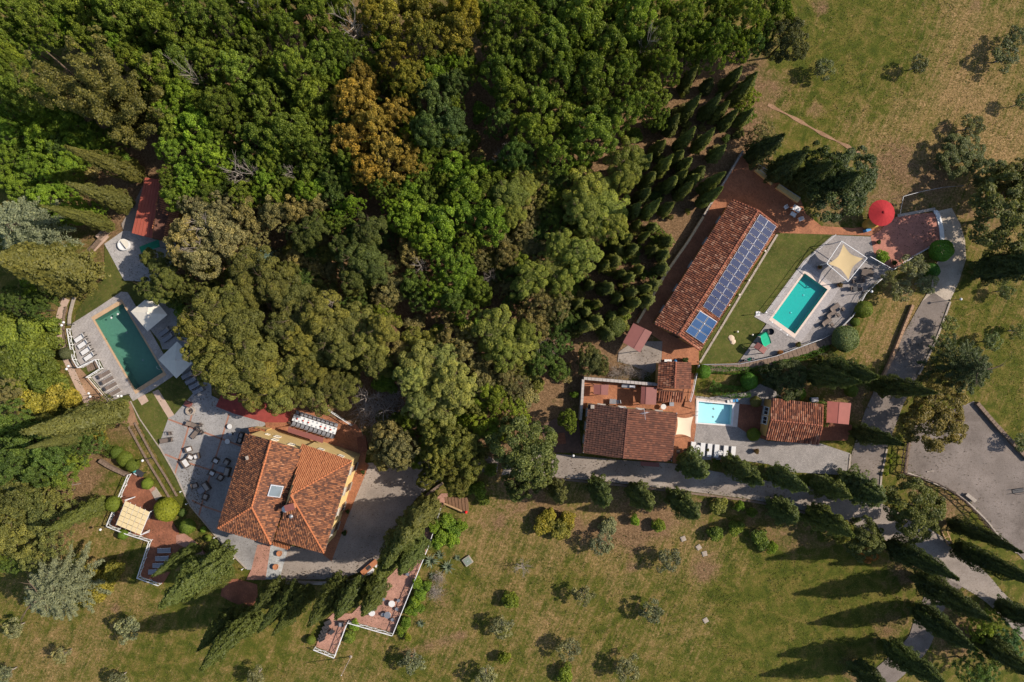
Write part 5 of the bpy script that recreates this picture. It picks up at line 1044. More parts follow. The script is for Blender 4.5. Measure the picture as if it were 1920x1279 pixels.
# undergrowth of the wood
GU = 'undergrowth shrubs of the wood'
UNDER = [(640, 340), (600, 330), (560, 345), (520, 340), (880, 260), (900, 210), (905, 130), (890, 300), (990, 330), (1010, 420), (960, 440), (930, 520), (905, 560), (900, 610), (880, 620), (1080, 320), (1190, 255), (610, 700), (545, 470), (520, 480), (600, 480), (440, 520), (400, 540), (340, 530), (330, 560), (345, 590), (690, 560), (780, 610), (820, 625), (860, 600), (1010, 720), (990, 745), (945, 730), (870, 780), (1000, 700), (1060, 700), (740, 700), (720, 720), (660, 700), (900, 850), (920, 880), (1060, 550), (1075, 590), (1020, 620), (700, 530), (230, 300), (250, 310), (170, 320), (60, 220), (900, 770), (950, 820), (720, 790), (745, 790), (760, 820)]
for i, (x, y) in enumerate(UNDER): tree('shrub', x, y, 16+(i*7) % 10, 1.8, ('green', 'bright', 'olive', 'dull')[i % 4], 'low shrub in a gap of the wood', GU)
# agaves
def agave_mesh(seed, n=26, L=1.15):
    rs = random.Random(seed); mb = MB()
    for k in range(n):
        a = k*2.39996+rs.uniform(-.2, .2); e = .25+1.05*k/n; l = L*rs.uniform(.8, 1.1); d = Vector((math.cos(a), math.sin(a), 0)); s = Vector((-d.y, d.x, 0)); pts = []
        for i in range(5):
            u = i/4; c_ = d*(l*u*math.cos(e))+Vector((0, 0, .1+l*u*math.sin(e)-.25*l*u*u)); w_ = .085*(1-u**2.2)+.004; pts += [c_-s*w_+Vector((0, 0, .02)), c_-Vector((0, 0, .02)), c_+s*w_+Vector((0, 0, .02))]
        mb.add(pts, [(3*i+j, 3*i+j+1, 3*i+j+4, 3*i+j+3) for i in range(4) for j in range(2)])
    return mb.mesh('rosette', AGA)
AGA = mat_plain('agave_leaf', (.135, .165, .095), .6, .2, 3)
AG = [agave_mesh(1), agave_mesh(2)]
for i, (x, y, s) in enumerate(((808, 1050, 1.3), (840, 1062, 1.15), (826, 1040, .8), (790, 1168, .75), (812, 1078, .7), (858, 1045, .6))):
    o = thing('agave', P(x, y), i, 'spiky grey green agave below the white terrace railing', 'agave', 'agaves below the railing'); o.scale = (s, s, s); link('leaves', AG[i % 2], o)
# grass tufts over the meadows, nobody could count them
rs = np.random.default_rng(99); N = 130000
tx = rs.uniform(0, 1920, N*2); ty = rs.uniform(0, 1279, N*2)
A1 = [(1440, -10), (1930, -10), (1930, 280), (1760, 340), (1690, 370), (1600, 280), (1450, 200), (1480, 120)]; A2 = [(700, 1220), (850, 1080), (930, 980), (1200, 1000), (1500, 1010), (1690, 1120), (1690, 1180), (1560, 1290), (0, 1290), (0, 1120), (300, 1130), (400, 1260)]; A3 = [(1790, 570), (1930, 520), (1930, 840), (1840, 740), (1760, 690)]
def in_np(x, y, poly):
    r = np.zeros(len(x), bool); j = len(poly)-1
    for i in range(len(poly)):
        xi, yi = poly[i]; xj, yj = poly[j]
        if yi != yj: r ^= ((yi > y) != (yj > y)) & (x < (xj-xi)*(y-yi)/(yj-yi)+xi)
        j = i
    return r
k = in_np(tx, ty, A1) | in_np(tx, ty, A2) | in_np(tx, ty, A3); tx, ty = tx[k], ty[k]; N = len(tx)
X = (tx-CX)*CAM_H/FPX; Y = (CY-ty)*CAM_H/FPX; a_ = rs.uniform(0, 6.28, N); h_ = rs.uniform(.02, .10, N); w_ = rs.uniform(.03, .08, N)
v = np.stack([np.stack([X-np.cos(a_)*w_, Y-np.sin(a_)*w_, np.full(N, -.06)], 1), np.stack([X+np.cos(a_)*w_, Y+np.sin(a_)*w_, np.full(N, -.06)], 1), np.stack([X+rs.normal(0, .08, N), Y+rs.normal(0, .08, N), h_], 1)], 1).reshape(-1, 3)
gm = quick_mesh('grass_tufts', v, np.arange(3*N).reshape(N, 3), LEAF); set_attr(gm, 'tint', np.clip(rs.normal(.5, .25, N), 0, 1))
go = link('grass_tufts', gm); go.color = (.17, .15, .05, 1); tag(go, 'short rough grass tufts across the meadows', 'grass', kind='stuff')

# fill the gaps of the canopy where the photograph shows foliage and no crown stands yet
W_A = [(0, 0), (1470, 0), (1420, 105), (1300, 110), (1215, 190), (1165, 240), (1090, 320), (1040, 330), (1000, 310), (960, 330), (880, 380), (900, 560), (860, 610), (780, 560), (760, 470), (640, 440), (560, 380), (330, 370), (310, 240), (250, 110), (120, 60), (0, 100)]
W_B = [(340, 540), (480, 470), (640, 560), (720, 600), (760, 640), (900, 610), (1030, 590), (1030, 690), (980, 760), (900, 850), (790, 860), (700, 790), (560, 740), (420, 690)]
W_E = [(960, 320), (1085, 325), (1110, 430), (1080, 560), (1040, 640), (990, 680), (960, 560), (900, 490), (900, 400)]; W_F = [(560, 430), (720, 430), (760, 560), (620, 590), (540, 500)]; W_C = [(0, 180), (150, 210), (230, 260), (150, 290), (120, 380), (0, 350)]; W_D = [(0, 790), (120, 800), (180, 830), (120, 900), (60, 1060), (0, 1060)]
GULLY = [(885, 70, 40), (910, 130, 34), (905, 190, 40), (915, 250, 40), (905, 290, 30), (690, 395, 50), (740, 430, 30), (1010, 415, 24), (640, 550, 24)]
rf_ = random.Random(5); FILL = []
for poly_, hh, cols_, lab_, gr_ in ((W_A, 8.5, ('green', 'deep', 'green', 'bright'), 'lower broadleaf tree filling the canopy of the wood', 'lower trees filling the wood'), (W_B, 6, ('olive', 'dull', 'deep', 'olive'), 'lower olive tree filling gaps between the pines', 'lower trees between the pines'), (W_E, 4.5, ('olive', 'dull', 'deep', 'green'), 'lower scrubby tree on the slope between hollow and grove', 'scrubby trees of the slope'), (W_F, 5, ('deep', 'dull', 'olive'), 'lower scrubby tree around the tufted conifers', 'scrubby trees by the conifers'), (W_C, 6, ('bright', 'deep', 'green'), 'lower leafy tree between the cypress row and the left wood', 'lower trees by the cypress row'), (W_D, 5.5, ('deep', 'olive', 'green'), 'lower tree in the thicket of the left slope', 'lower trees of the left thicket')):
    for x in range(6, 1480, 15):
        for y in range(4, 1075, 15):
            xx, yy = x+rf_.uniform(-6, 6), y+rf_.uniform(-6, 6)
            if not inside(xx, yy, poly_) or any((xx-a)**2+(yy-b)**2 < r*r for a, b, r in GULLY): continue
            if any((xx-a)**2+(yy-b)**2 < (r*.86)**2 for a, b, r in CROWNS): continue
            tree('broad', xx, yy, rf_.uniform(24, 33), hh*rf_.uniform(.85, 1.15), rf_.choice(cols_), lab_, gr_, rf_.uniform(.85, 1.15), None, None if poly_ is W_A else 'scrub_tree')
print('trees', TREE_N)

# taller weeds and straw clumps in the meadows
rs = np.random.default_rng(123); N = 26000; tx = rs.uniform(0, 1920, N); ty = rs.uniform(0, 1279, N); k = (in_np(tx, ty, A1) | in_np(tx, ty, A2) | in_np(tx, ty, A3)) & (rs.random(N) < .35+.45*np.sin(tx*.021+ty*.013)*np.sin(ty*.03-tx*.008)); tx, ty = tx[k], ty[k]; N = len(tx)
rep = 4; X = np.repeat((tx-CX)*CAM_H/FPX, rep)+rs.normal(0, .13, N*rep); Y = np.repeat((CY-ty)*CAM_H/FPX, rep)+rs.normal(0, .13, N*rep)
c_ = np.stack([X, Y, rs.uniform(0, .12, N*rep)], 1); n_ = unit(rs.normal(0, .7, (N*rep, 3))+np.array([0, 0, 1.0]))
o = link('meadow_weeds', leaves('meadow_weeds', c_, n_, .09, np.repeat(rs.normal(.42, .3, N), rep)+rs.normal(0, .08, N*rep), .45, rs)); o.color = (.080, .088, .018, 1); tag(o, 'clumps of taller weeds scattered through the meadow grass', 'weeds', kind='stuff')
# ================================================================ WALLS, RAILINGS, KERBS
def kerb(path, w, h, mat, label, name='kerb', z0=-.1, cat='kerb'):
    pts = [P(*p) for p in path]; o = thing(name, pts[0], 0, label, cat); mb = MB()
    for i in range(len(pts)-1):
        a, b = pts[i], pts[i+1]; d = (b-a).normalized()
        mb.bar(a-d*(.001*(i % 2))+Vector((0, 0, (h+z0)/2)), b+d*.02+Vector((0, 0, (h+z0)/2)), w+.002*(i % 3), h-z0+.002*(i % 2))
    mb.buildw('kerb_course' if cat == 'kerb' else 'masonry', mat, o); return o
def stone_wall(path, w, h, mat, label, cap=None, blk=.55):
    """wall of single blocks with recessed joints, coping on top"""
    pts = [P(*p) for p in path]; o = thing('stone_wall', pts[0], 0, label, 'wall'); core = MB(); rs = random.Random(len(label)); n = 0
    for i in range(len(pts)-1):
        a, b = pts[i], pts[i+1]; core.bar(a+Vector((0, 0, h/2-.05)), b+Vector((0, 0, h/2-.05)), w*.9, h)
        L = (b-a).length; k = max(1, round(L/blk))
        for j in range(k):
            p, q_ = a.lerp(b, (j+.04)/k), a.lerp(b, (j+.96)/k); hh = .10+rs.uniform(0, .03)
            if n < 260: MB().bar(p+Vector((0, 0, h-.02)), q_+Vector((0, 0, h-.02)), w*rs.uniform(.96, 1.06), hh).buildw('coping_stone', cap or mat, o); n += 1
    core.buildw('wall_core', mat, o); return o
def railing(path, label, h=1.0, mat=WHITE, step=1.5, lattice=True, name='railing', cat='railing', rr=.03, mid=1):
    pts = [P(*p) for p in path]; o = thing(name, pts[0], 0, label, cat); z = .08
    posts = []
    for i in range(len(pts)-1):
        a, b = pts[i], pts[i+1]; L = (b-a).length; k = max(1, round(L/step))
        MB().bar(a+Vector((0, 0, h+z)), b+Vector((0, 0, h+z)), rr*3, rr*1.6).buildw('top_rail', mat, o)
        for m_ in range(mid): MB().bar(a+Vector((0, 0, z+h*(m_+.4)/(mid+.2))), b+Vector((0, 0, z+h*(m_+.4)/(mid+.2))), rr*1.4, rr*1.4).buildw('lower_rail', mat, o)
        for j in range(k+(1 if i == len(pts)-2 else 0)): posts.append(a.lerp(b, j/k))
        if lattice:
            for j in range(k):
                p, q_ = a.lerp(b, j/k), a.lerp(b, (j+1)/k); up = Vector((0, 0, h+z-.03)); lo = Vector((0, 0, z+.12))
                MB().bar(p+lo, q_+up, rr*1.2, rr*1.2).bar(p+up, q_+lo+Vector((0, 0, .01)), rr*1.1, rr*1.1).buildw('cross_brace', mat, o)
    for p in posts: MB().box(p+Vector((0, 0, (h+.1)/2)), (rr*2.4, rr*2.4, h+.14)).buildw('post', mat, o)
    return o
railing([(248, 888), (230, 930), (208, 983)], 'white lattice railing along the left side of the lower terrace', 1.1, rr=.034); railing([(208, 983), (246, 998), (287, 1011), (276, 1045), (265, 1079), (304, 1093)], 'white lattice railing stepping round the lower terrace front', 1.1, rr=.034)
railing([(828, 950), (806, 1019), (772, 1102), (738, 1186)], 'long white lattice railing on the meadow side of the brick terrace', 1.1, rr=.034); railing([(738, 1186), (655, 1162)], 'white lattice railing across the lower end of the brick terrace', 1.1, rr=.034); railing([(653, 1166), (630, 1227), (592, 1212)], 'white lattice railing round the small seating corner', 1.1, rr=.034)
railing([(134, 617), (139, 646), (145, 674), (154, 689), (186, 674)], 'white balustrade beside the four white framed loungers', 1.0, rr=.034, step=1.0); railing([(187, 674), (195, 691), (170, 707)], 'white balustrade round the sunken steps of the pool deck', 1.0, rr=.034, step=1.0); railing([(172, 708), (190, 729), (209, 751)], 'thin rail beside the grey loungers of the pool deck', .8, CREAM, 1.6, False)
railing([(1667, 507), (1640, 530), (1617, 551), (1604, 575), (1592, 594), (1567, 619), (1535, 636), (1500, 649), (1452, 667), (1383, 682), (1313, 683)], 'thin metal railing along the curved edge of the pool terrace', 1.0, STEEL, 1.7, False, rr=.022, mid=2)
railing([(1561, 442), (1535, 465), (1508, 488), (1470, 540), (1432, 588)], 'thin metal fence between the lawn and the turquoise pool', 1.0, STEEL, 1.9, False, rr=.02, mid=1); railing([(1625, 483), (1666, 506)], 'short metal railing closing the pool terrace by the ramp', 1.0, PVF, 1.6, False, rr=.022)
railing([(1740, 463), (1710, 480), (1682, 499), (1668, 507)], 'pale metal railing under the block paved ramp', 1.0, PVF, 1.8, False, rr=.022); railing([(1687, 371), (1720, 362), (1760, 354), (1800, 351)], 'pale handrail along the bank behind the ramp', .9, STEEL, 2.2, False, rr=.014, mid=0); railing([(1687, 371), (1683, 390), (1681, 404)], 'short handrail beside the red parasol', .9, STEEL, 1.6, False, rr=.014, mid=0)
railing([(1390, 292), (1410, 308), (1445, 330)], 'pale metal railing at the top corner of the brick court', 1.1, PVF, 1.4, False, rr=.025); railing([(1420, 322), (1447, 344)], 'pale metal railing above the first planter wall', 1.0, PVF, 1.2, False, rr=.025); railing([(1458, 350), (1495, 374)], 'pale metal railing above the second planter wall', 1.0, PVF, 1.2, False, rr=.025)
railing([(1307, 684), (1302, 705), (1296, 735), (1291, 752)], 'steep metal handrail down the steps behind the annexe', 1.1, PVF, 1.3, False, rr=.03)
railing([(613, 764), (662, 796)], 'white handrail at the back of the dining yard', 1.1, WHITE, 1.6, False, rr=.034)
# timber fence with crossed rails
fp = [(1693, 828), (1689, 857), (1687, 885), (1718, 893), (1750, 904), (1776, 918), (1800, 936), (1824, 960), (1846, 986), (1870, 1011)]
railing(fp, 'dark timber fence with crossed rails round the parking yard', 1.15, WOODD, 1.45, True, 'timber_fence', 'fence', .05)
# walls
stone_wall(smooth_path([(1313, 690), (1365, 689), (1410, 683), (1450, 675), (1500, 658), (1540, 645), (1572, 625), (1598, 600)], 2), 1.15, .55, BRICKW, 'broad curved stone wall holding up the turquoise pool terrace', BRICKW, .6)
stone_wall([(1388, 287), (1350, 350), (1316, 406)], .28, 1.3, STONEW, 'thin pale wall on the grove side of the brick court'); stone_wall([(1316, 408), (1287, 455), (1245, 515), (1193, 606)], .35, .9, mat_plain('cream_wall', (.50, .37, .22), .9, .2, 2), 'cream capped wall between the cypress grove and long house')
stone_wall([(1092, 708), (1140, 712), (1185, 716), (1232, 720)], .4, 2.0, mat_plain('white_wall', (.36, .32, .29), .9, .15, 2), 'white capped wall across the back of the farmhouse courtyard'); stone_wall([(1091, 710), (1089, 745), (1086, 785)], .35, 2.0, MATS['white_wall'], 'white capped wall on the west side of the courtyard')
stone_wall(smooth_path([(1709, 572), (1693, 612), (1674, 660), (1654, 705)], 3), .38, .5, mat_plain('orange_stone', (.29, .175, .105), .9, .3, 3), 'orange stone wall beside the upper driveway', None, .7)
stone_wall([(1828, 755), (1865, 798), (1925, 862)], .5, .6, BRICKW, 'low brown wall between parking yard and meadow'); stone_wall([(1415, 318), (1447, 345)], .7, .7, YELLOW, 'first cream planter wall of the brick court'); stone_wall([(1455, 350), (1495, 378)], .7, .7, YELLOW, 'second cream planter wall of the brick court')
stone_wall(smooth_path([(190, 862), (205, 872), (225, 882), (243, 890)], 2), .5, .6, BRICKW, 'rubble wall above the lower terrace gate', None, .45)
stone_wall([(523, 1090), (600, 1092), (660, 1088), (700, 1070)], .4, .5, STONEW, 'low wall along the lower edge of the gravel forecourt'); stone_wall([(830, 905), (790, 935), (757, 975)], .4, .5, BRICKW, 'low wall under the cypresses of the forecourt')
stone_wall(smooth_path([(205, 432), (180, 462), (165, 480), (160, 500)], 2), .4, .6, BRICKW, 'old brown wall beside the upper walk'); stone_wall(smooth_path([(700, 690), (745, 660), (790, 632), (840, 612), (880, 595)], 2), .3, .4, BRICKW, 'old dry wall along the footpath in the wood')
for pth, w_, h_, mt, lab in (([(1648, 935), (1652, 890), (1662, 842)], .25, .16, STONEW, 'pale kerb on the parking side of the driveway'), ([(1590, 893), (1594, 852)], .25, .14, STONEW, 'pale kerb between block paving and driveway'), (smooth_path([(1781, 566), (1765, 610), (1748, 652), (1722, 702)], 3), .25, .16, STONEW, 'pale kerb on the meadow side of the driveway'), (smooth_path([(1012, 895), (1100, 903), (1230, 917), (1330, 929), (1440, 945), (1560, 976), (1640, 1006)], 2), .3, .13, BRICKW, 'earthy kerb between road and meadow'),
                             (smooth_path([(1700, 886), (1745, 903), (1800, 931), (1845, 971), (1870, 1001), (1905, 1036)], 3), .2, .12, STONEW, 'pale kerb inside the timber fence'), (smooth_path([(1750, 398), (1756, 400), (1764, 430), (1766, 462)], 2), .6, .2, WHITE, 'broad white kerb between block paving and concrete ramp'), (smooth_path([(1682, 405), (1720, 398), (1752, 392)], 2), .4, .2, STONEW, 'pale kerb at the back of the block paving'), ([(298, 835), (330, 891), (348, 930), (358, 949), (393, 991), (423, 1026), (462, 1066)], .16, .14, STONEW, 'stone edging between terrace and pool lawn'),
                             (smooth_path([(253, 792), (268, 820), (290, 860), (312, 895), (332, 930)], 3), .22, .18, BRICKW, 'inner brown kerb of the drain track beside the lawn'), (smooth_path([(240, 797), (256, 826), (278, 866), (300, 902), (320, 937)], 3), .22, .18, BRICKW, 'outer brown kerb of the drain track beside the lawn'), (smooth_path([(125, 575), (120, 600), (121, 630), (128, 660), (140, 690)], 3), .22, .2, BRICKW, 'brown kerb between paved walk and pool bank'), (smooth_path([(140, 558), (132, 590), (131, 610)], 3), .3, .3, STONEW, 'stone edging at the corner of the pool lawn'), ([(1312, 680), (1457, 440)], .3, .12, STONEW, 'straight kerb between long house and lawn'), ([(1710, 800), (1704, 838), (1698, 886)], .3, .12, BRICKW, 'brown kerb at the fence side of the parking yard'), ([(245, 752), (262, 785), (300, 840)], .14, .1, STONEW, 'thin stone line across the pool lawn')):
    kerb(pth, w_, h_, mt, lab)
# steps: each tread its own piece
def steps(a, b, w, n, rise, mat, label, up=True):
    A, B = P(*a), P(*b); o = thing('steps', A, 0, label, 'steps'); d = (B-A); e = d.normalized(); rz = math.atan2(e.y, e.x)
    for i in range(n):
        c_ = A.lerp(B, (i+.5)/n); h = rise*(i+1) if up else rise*(n-i); MB().box((c_.x, c_.y, h/2-.05), (d.length/n*1.02-.004*i, w, h+.1), rz).buildw('step', mat, o)
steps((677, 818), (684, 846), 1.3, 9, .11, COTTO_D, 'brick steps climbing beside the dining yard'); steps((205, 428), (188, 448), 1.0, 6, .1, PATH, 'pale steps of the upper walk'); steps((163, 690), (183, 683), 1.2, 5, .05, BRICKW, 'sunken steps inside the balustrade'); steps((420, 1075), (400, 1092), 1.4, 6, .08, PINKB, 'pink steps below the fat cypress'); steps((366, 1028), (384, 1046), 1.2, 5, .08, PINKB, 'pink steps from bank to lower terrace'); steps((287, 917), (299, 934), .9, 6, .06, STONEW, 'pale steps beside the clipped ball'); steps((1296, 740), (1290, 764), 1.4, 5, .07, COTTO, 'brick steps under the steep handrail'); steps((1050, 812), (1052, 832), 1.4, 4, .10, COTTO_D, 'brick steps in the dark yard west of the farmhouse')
# ================================================================ OUTDOOR FURNITURE
def lounger(cloth, frame, slats=True, back=.5, pillow=None):
    """1.95 m sun lounger, head at +x"""
    o = thing('sun_lounger', (0, 0, 0), 0, 'sun lounger', 'sun lounger'); z = .33
    for s in (-1, 1): MB().bar((-.97, s*.32, z), (.97, s*.32, z), .06, .05).build('side_rail', frame, o)
    for x in (-.75, .7):
        for s in (-1, 1): MB().box((x, s*.31, .155), (.05, .05, .31)).build('leg', frame, o)
    MB().box((-.35, 0, z+.04), (1.22, .60, .06)).build('seat', cloth, o)
    a = Vector((.27, 0, z+.05)); b = a+Vector((.66*math.cos(back), 0, .66*math.sin(back))); mb = MB(); mb.bar(a, b, .60, .06); mb.build('backrest', cloth, o)
    MB().bar(a.lerp(b, .75), Vector((.85, 0, z)), .03, .03).build('prop', frame, o)
    if pillow: MB().bar(a.lerp(b, .72)+Vector((-.03, 0, .07)), a.lerp(b, .98)+Vector((-.03, 0, .07)), .5, .09).build('pillow', pillow, o)
    return o
def chair(seat, frame, arms=True):
    o = thing('chair', (0, 0, 0), 0, 'chair', 'chair'); MB().box((0, 0, .45), (.5, .5, .05)).build('seat', seat, o); MB().box((.26, 0, .72), (.05, .5, .5), ry=R(10)).build('backrest', seat, o)
    for x in (-.21, .21):
        for y in (-.21, .21): MB().box((x, y, .21), (.035, .035, .43)).build('leg', frame, o)
    if arms:
        for y in (-.27, .27): MB().bar((-.22, y, .66), (.26, y, .68), .05, .03).bar((-.2, y, .45), (-.2, y, .66), .03, .03).build('armrest', frame, o)
    return o
def armchair(base, cush, w=.8):
    o = thing('armchair' if w < 1 else 'sofa', (0, 0, 0), 0, 'armchair', 'armchair' if w < 1 else 'sofa'); MB().box((0, 0, .17), (.76, w, .34)).build('base', base, o); MB().box((.34, 0, .52), (.13, w-.02, .38)).build('backrest', base, o)
    for s in (-1, 1): MB().box((-.04, s*(w/2-.06), .45), (.66, .11, .24)).build('arm', base, o)
    n = 1 if w < 1 else 2
    for i in range(n): MB().box((-.05, (i-(n-1)/2)*(w-.26)/n, .41), (.62, (w-.28)/n, .14)).build('cushion', cush, o)
    return o
def table(top, leg, w, d, h=.72, rnd=False, name='table', cat='table'):
    o = thing(name, (0, 0, 0), 0, 'table', cat)
    if rnd:
        MB().lathe([(w/2-.02, h-.05), (w/2, h-.03), (w/2, h), (w/2-.02, h+.01)], (0, 0, 0), 22).build('table_top', top, o, False); MB().lathe([(.24, 0), (.22, .04), (.05, .07), (.05, h-.05)], (0, 0, 0), 12).build('pedestal', leg, o)
    else:
        MB().box((0, 0, h-.02), (w, d, .045)).build('table_top', top, o)
        for sx in (-1, 1):
            for sy in (-1, 1): MB().box((sx*(w/2-.06), sy*(d/2-.06), (h-.04)/2), (.05, .05, h-.04)).build('leg', leg, o)
    return o
def drop(proto): 
    for ch in list(proto.children_recursive): bpy.data.objects.remove(ch)
    bpy.data.objects.remove(proto)
Z1, Z2, Z3 = .110, .105, .050
def place(proto, lst, group=None, z=0.06):
    """lst: (px, py, degrees, label)"""
    for it in lst:
        x, y, a, lab = it[:4]; zz = it[4] if len(it) > 4 else z; p = P(x, y, zz); copy_thing(proto, p, R(a), lab, group)
    drop(proto)
place(lounger(CUSH, DARK, back=.75), [(x, y, 34, 'white sling lounger with dark frame on the balustrade side of the deck', Z1) for x, y in ((154, 633), (160, 644.5), (166, 656.5), (172, 667.5))], 'white loungers on the long pool deck')
place(lounger(TAUPE, WHITE, back=.25, pillow=DARK), [(x, y, 210, 'taupe striped lounger with black pillow on the sunken side of the deck', Z1) for x, y in ((198, 702), (204, 713), (210, 724), (217, 736))], 'taupe loungers on the long pool deck')
place(lounger(GREYTEX, DARK, back=.5, pillow=CUSHG), [(311, 622, 35, 'grey padded lounger between the two square parasols'), (318, 632.5, 35, 'grey padded lounger beside the grass strip, nearer the lower parasol')])
place(lounger(GREYTEX, DARK, back=.45, pillow=CUSHG), [(x, y, 28, 'grey padded lounger in the shaded row below the lower square parasol') for x, y in ((354, 703), (361, 713), (368, 722.5), (375, 732))], 'grey loungers in the shaded row')
place(lounger(GREYTEX, WHITE, back=.2), [(x, y, 182, 'grey lounger with white frame on the lower terracotta terrace', .09) for x, y in ((310, 1031), (306, 1046), (301, 1059), (293, 1071))], 'loungers on the lower terrace')
place(lounger(CUSH, WHITE, back=.15), [(x, y, 265, 'white lounger in the row on block paving below the pale pool', Z3) for x, y in ((1298, 840), (1316, 842), (1329, 843.5), (1342, 845), (1359, 847), (1373, 848.5))], 'white loungers below the pale pool')
place(lounger(TAUPE, DARK, back=.8), [(1561, 578, 215, 'dark lounger nearest the shade sail on the pool terrace', .07), (1555, 591, 215, 'dark lounger in the middle of three on the pool terrace', .07), (1546, 605, 215, 'dark lounger last of three on the pool terrace', .07)])
place(lounger(TAUPE, DARK, back=.6), [(363, 796, 160, 'dark lounger by the small square table on the grey terrace'), (314, 825, 10, 'dark lounger at the left edge of the grey terrace'), (369, 811, 50, 'dark lounger on the brick strip of the grey terrace')])
place(chair(TAUPE, DARK), [(379, 796, 60, 'dark chair above the small square table on the terrace'), (382, 810, -40, 'dark chair right of the small square table on the terrace'), (322, 812, 100, 'single dark chair near the terrace edge'), (323, 823, 0, 'dark chair touching the edge lounger on the terrace'), (1578, 579, 215, 'brown chair by the first dark lounger of the pool terrace', .07), (1569, 591, 215, 'brown chair by the middle dark lounger of the pool terrace', .07), (1557, 609, 215, 'brown chair by the last dark lounger of the pool terrace', .07), (1612, 528, 10, 'dark chair right of the first terrace table', .07), (1598, 528, 190, 'dark chair left of the first terrace table', .07), (1594, 541, 190, 'dark chair left of the second terrace table', .07), (1607, 543, 0, 'dark chair right of the second terrace table', .07), (1270, 845, 180, 'dark chair in the brick corner by the white loungers'), (1283, 844, 30, 'dark armchair under the edge of the sand sail')])
place(chair(WHITE, WHITE), [(1471, 390, 120, 'white chair left of the white table on the brick court', .058), (1498, 412, 20, 'white chair below the white table on the brick court', .058)]); place(table(WHITE, WHITE, 1.15, .8), [(1490, 393, -30, 'white table on the shaded brick court', .058)]); place(table(WHITE, WHITE, .85, .6, .5), [(1485, 403, -30, 'low white table beside the white one on the brick court', .058)])
place(table(DARK, DARK, .6, .6, .6), [(374, 802, 15, 'small dark square table among terrace chairs'), (1605, 528, 8, 'small dark table between two chairs near the sail', .07), (1600, 542, 8, 'small dark table between two chairs by the railing', .07)])
place(table(RATTAN, RATTAN, 1.7, .9, .72), [(1622, 513, -12, 'dark covered dining table under the railing by the sail', .07)]); place(chair(TAUPE, DARK, False), [(1619, 507, 80, 'dark chair above the covered table', .07), (1628, 508, 80, 'dark chair above the covered table end', .07), (1616, 520, 250, 'dark chair below the covered table', .07)])
place(armchair(RATTAN, CUSH), [(356, 842, 200, 'white cushioned armchair alone in the sunny part of the terrace'), (359, 856, 150, 'white cushioned armchair, one of two facing, by the sunny sofa'), (371, 855, 20, 'white cushioned armchair right of the sunny sofa group'), (406, 863, 150, 'pale cushioned armchair at the shadow edge of the terrace'), (399, 886, 150, 'pale cushioned armchair on the brick strip in shade'), (1318, 0, 0, '')][:5])
place(armchair(RATTAN, CUSHG), [(427, 865, 60, 'brown cushioned armchair above the shaded coffee table'), (415, 895, 240, 'brown cushioned armchair below the shaded coffee table'), (367, 910, 200, 'brown armchair half out of the villa shadow'), (387, 931, 250, 'brown armchair lowest on the shaded terrace')])
place(armchair(RATTAN, CUSH, 1.35), [(350, 868, 215, 'white cushioned sofa in the sunny part of the terrace')]); place(armchair(RATTAN, CUSHG, 1.35), [(428, 884, -15, 'brown sofa beside the coffee table close to the villa'), (389, 911, 35, 'brown sofa in the lower shaded seating group')])
place(table(GREYTEX, RATTAN, .95, .8, .4, name='coffee_table'), [(417, 879, -15, 'grey coffee table in the shaded seating group by the villa'), (379, 919, 35, 'dark coffee table in the lower shaded seating group')])
place(table(CUSH, RATTAN, .75, .75, .5, True, 'round_table'), [(433, 799, 0, 'white round table in the sun above the villa shadow'), (429, 827, 0, 'white round table inside the villa shadow'), (1307, 838, 0, 'small round table between the first white loungers', Z3), (1349, 848, 0, 'small round table between the last white loungers', Z3)])
place(table(GREYTEX, DARK, 1.3, 1.3, .35, True, 'round_table'), [(452, 820, 0, 'large dark round day bed near the villa corner')]); place(armchair(DARK, CUSHG, .7), [(454, 815, 70, 'grey cushioned seat on the upper side of the dark day bed', .42), (451, 826, 250, 'grey cushioned seat on the lower side of the dark day bed', .42)])
place(table(STEEL, DARK, .5, .5, .6, True, 'stool'), [(435, 813, 0, 'bluish metal stool at the shadow edge')])
place(armchair(DARK, DARK, .72), [(x, y, 205, 'black tub chair in the seating corner of the brick terrace', .085) for x, y in ((616, 1166), (612, 1175), (609, 1182), (606, 1189), (604, 1195))], 'black tub chairs in the corner'); place(table(DARK, DARK, .8, .6, .4), [(623, 1183, 40, 'black low table in the seating corner of the brick terrace', .085)])
place(armchair(DARK, GREYTEX, .72), [(640, 1168, 90, 'grey tub chair beside the top of the seating corner', .085)])
place(table(CUSH, STEEL, .95, .95, .7, True, 'round_table'), [(699, 1146, 0, 'white round table on the shadow line of the brick terrace', .085), (736, 1129, 0, 'white round table in the leaf shade of the brick terrace', .085)]); place(table(STEEL, STEEL, 1.0, 1.0, .7, True, 'round_table'), [(728, 1150, 0, 'bluish round table in full shade of the brick terrace', .085)])
def ring_chair():
    o = thing('wire_chair', (0, 0, 0), 0, 'chair', 'chair'); mb = MB(); mb.tube([(.25*math.cos(k*.52), .25*math.sin(k*.52), .45) for k in range(13)], .018, 5); mb.build('seat_ring', STEEL, o); MB().lathe([(.02, .44), (.23, .44), (.23, .46), (.02, .46)], (0, 0, 0), 12).build('seat', STEEL, o)
    MB().tube([(.25*math.cos(k*.35-1.2), .25*math.sin(k*.35-1.2), .45+.4*math.sin(k*.45)) for k in range(8)], .016, 5).build('backrest', STEEL, o)
    for k in range(4): MB().tube([(.2*math.cos(k*1.57), .2*math.sin(k*1.57), 0), (.2*math.cos(k*1.57), .2*math.sin(k*1.57), .44)], .014, 5).build('leg', STEEL, o)
    return o
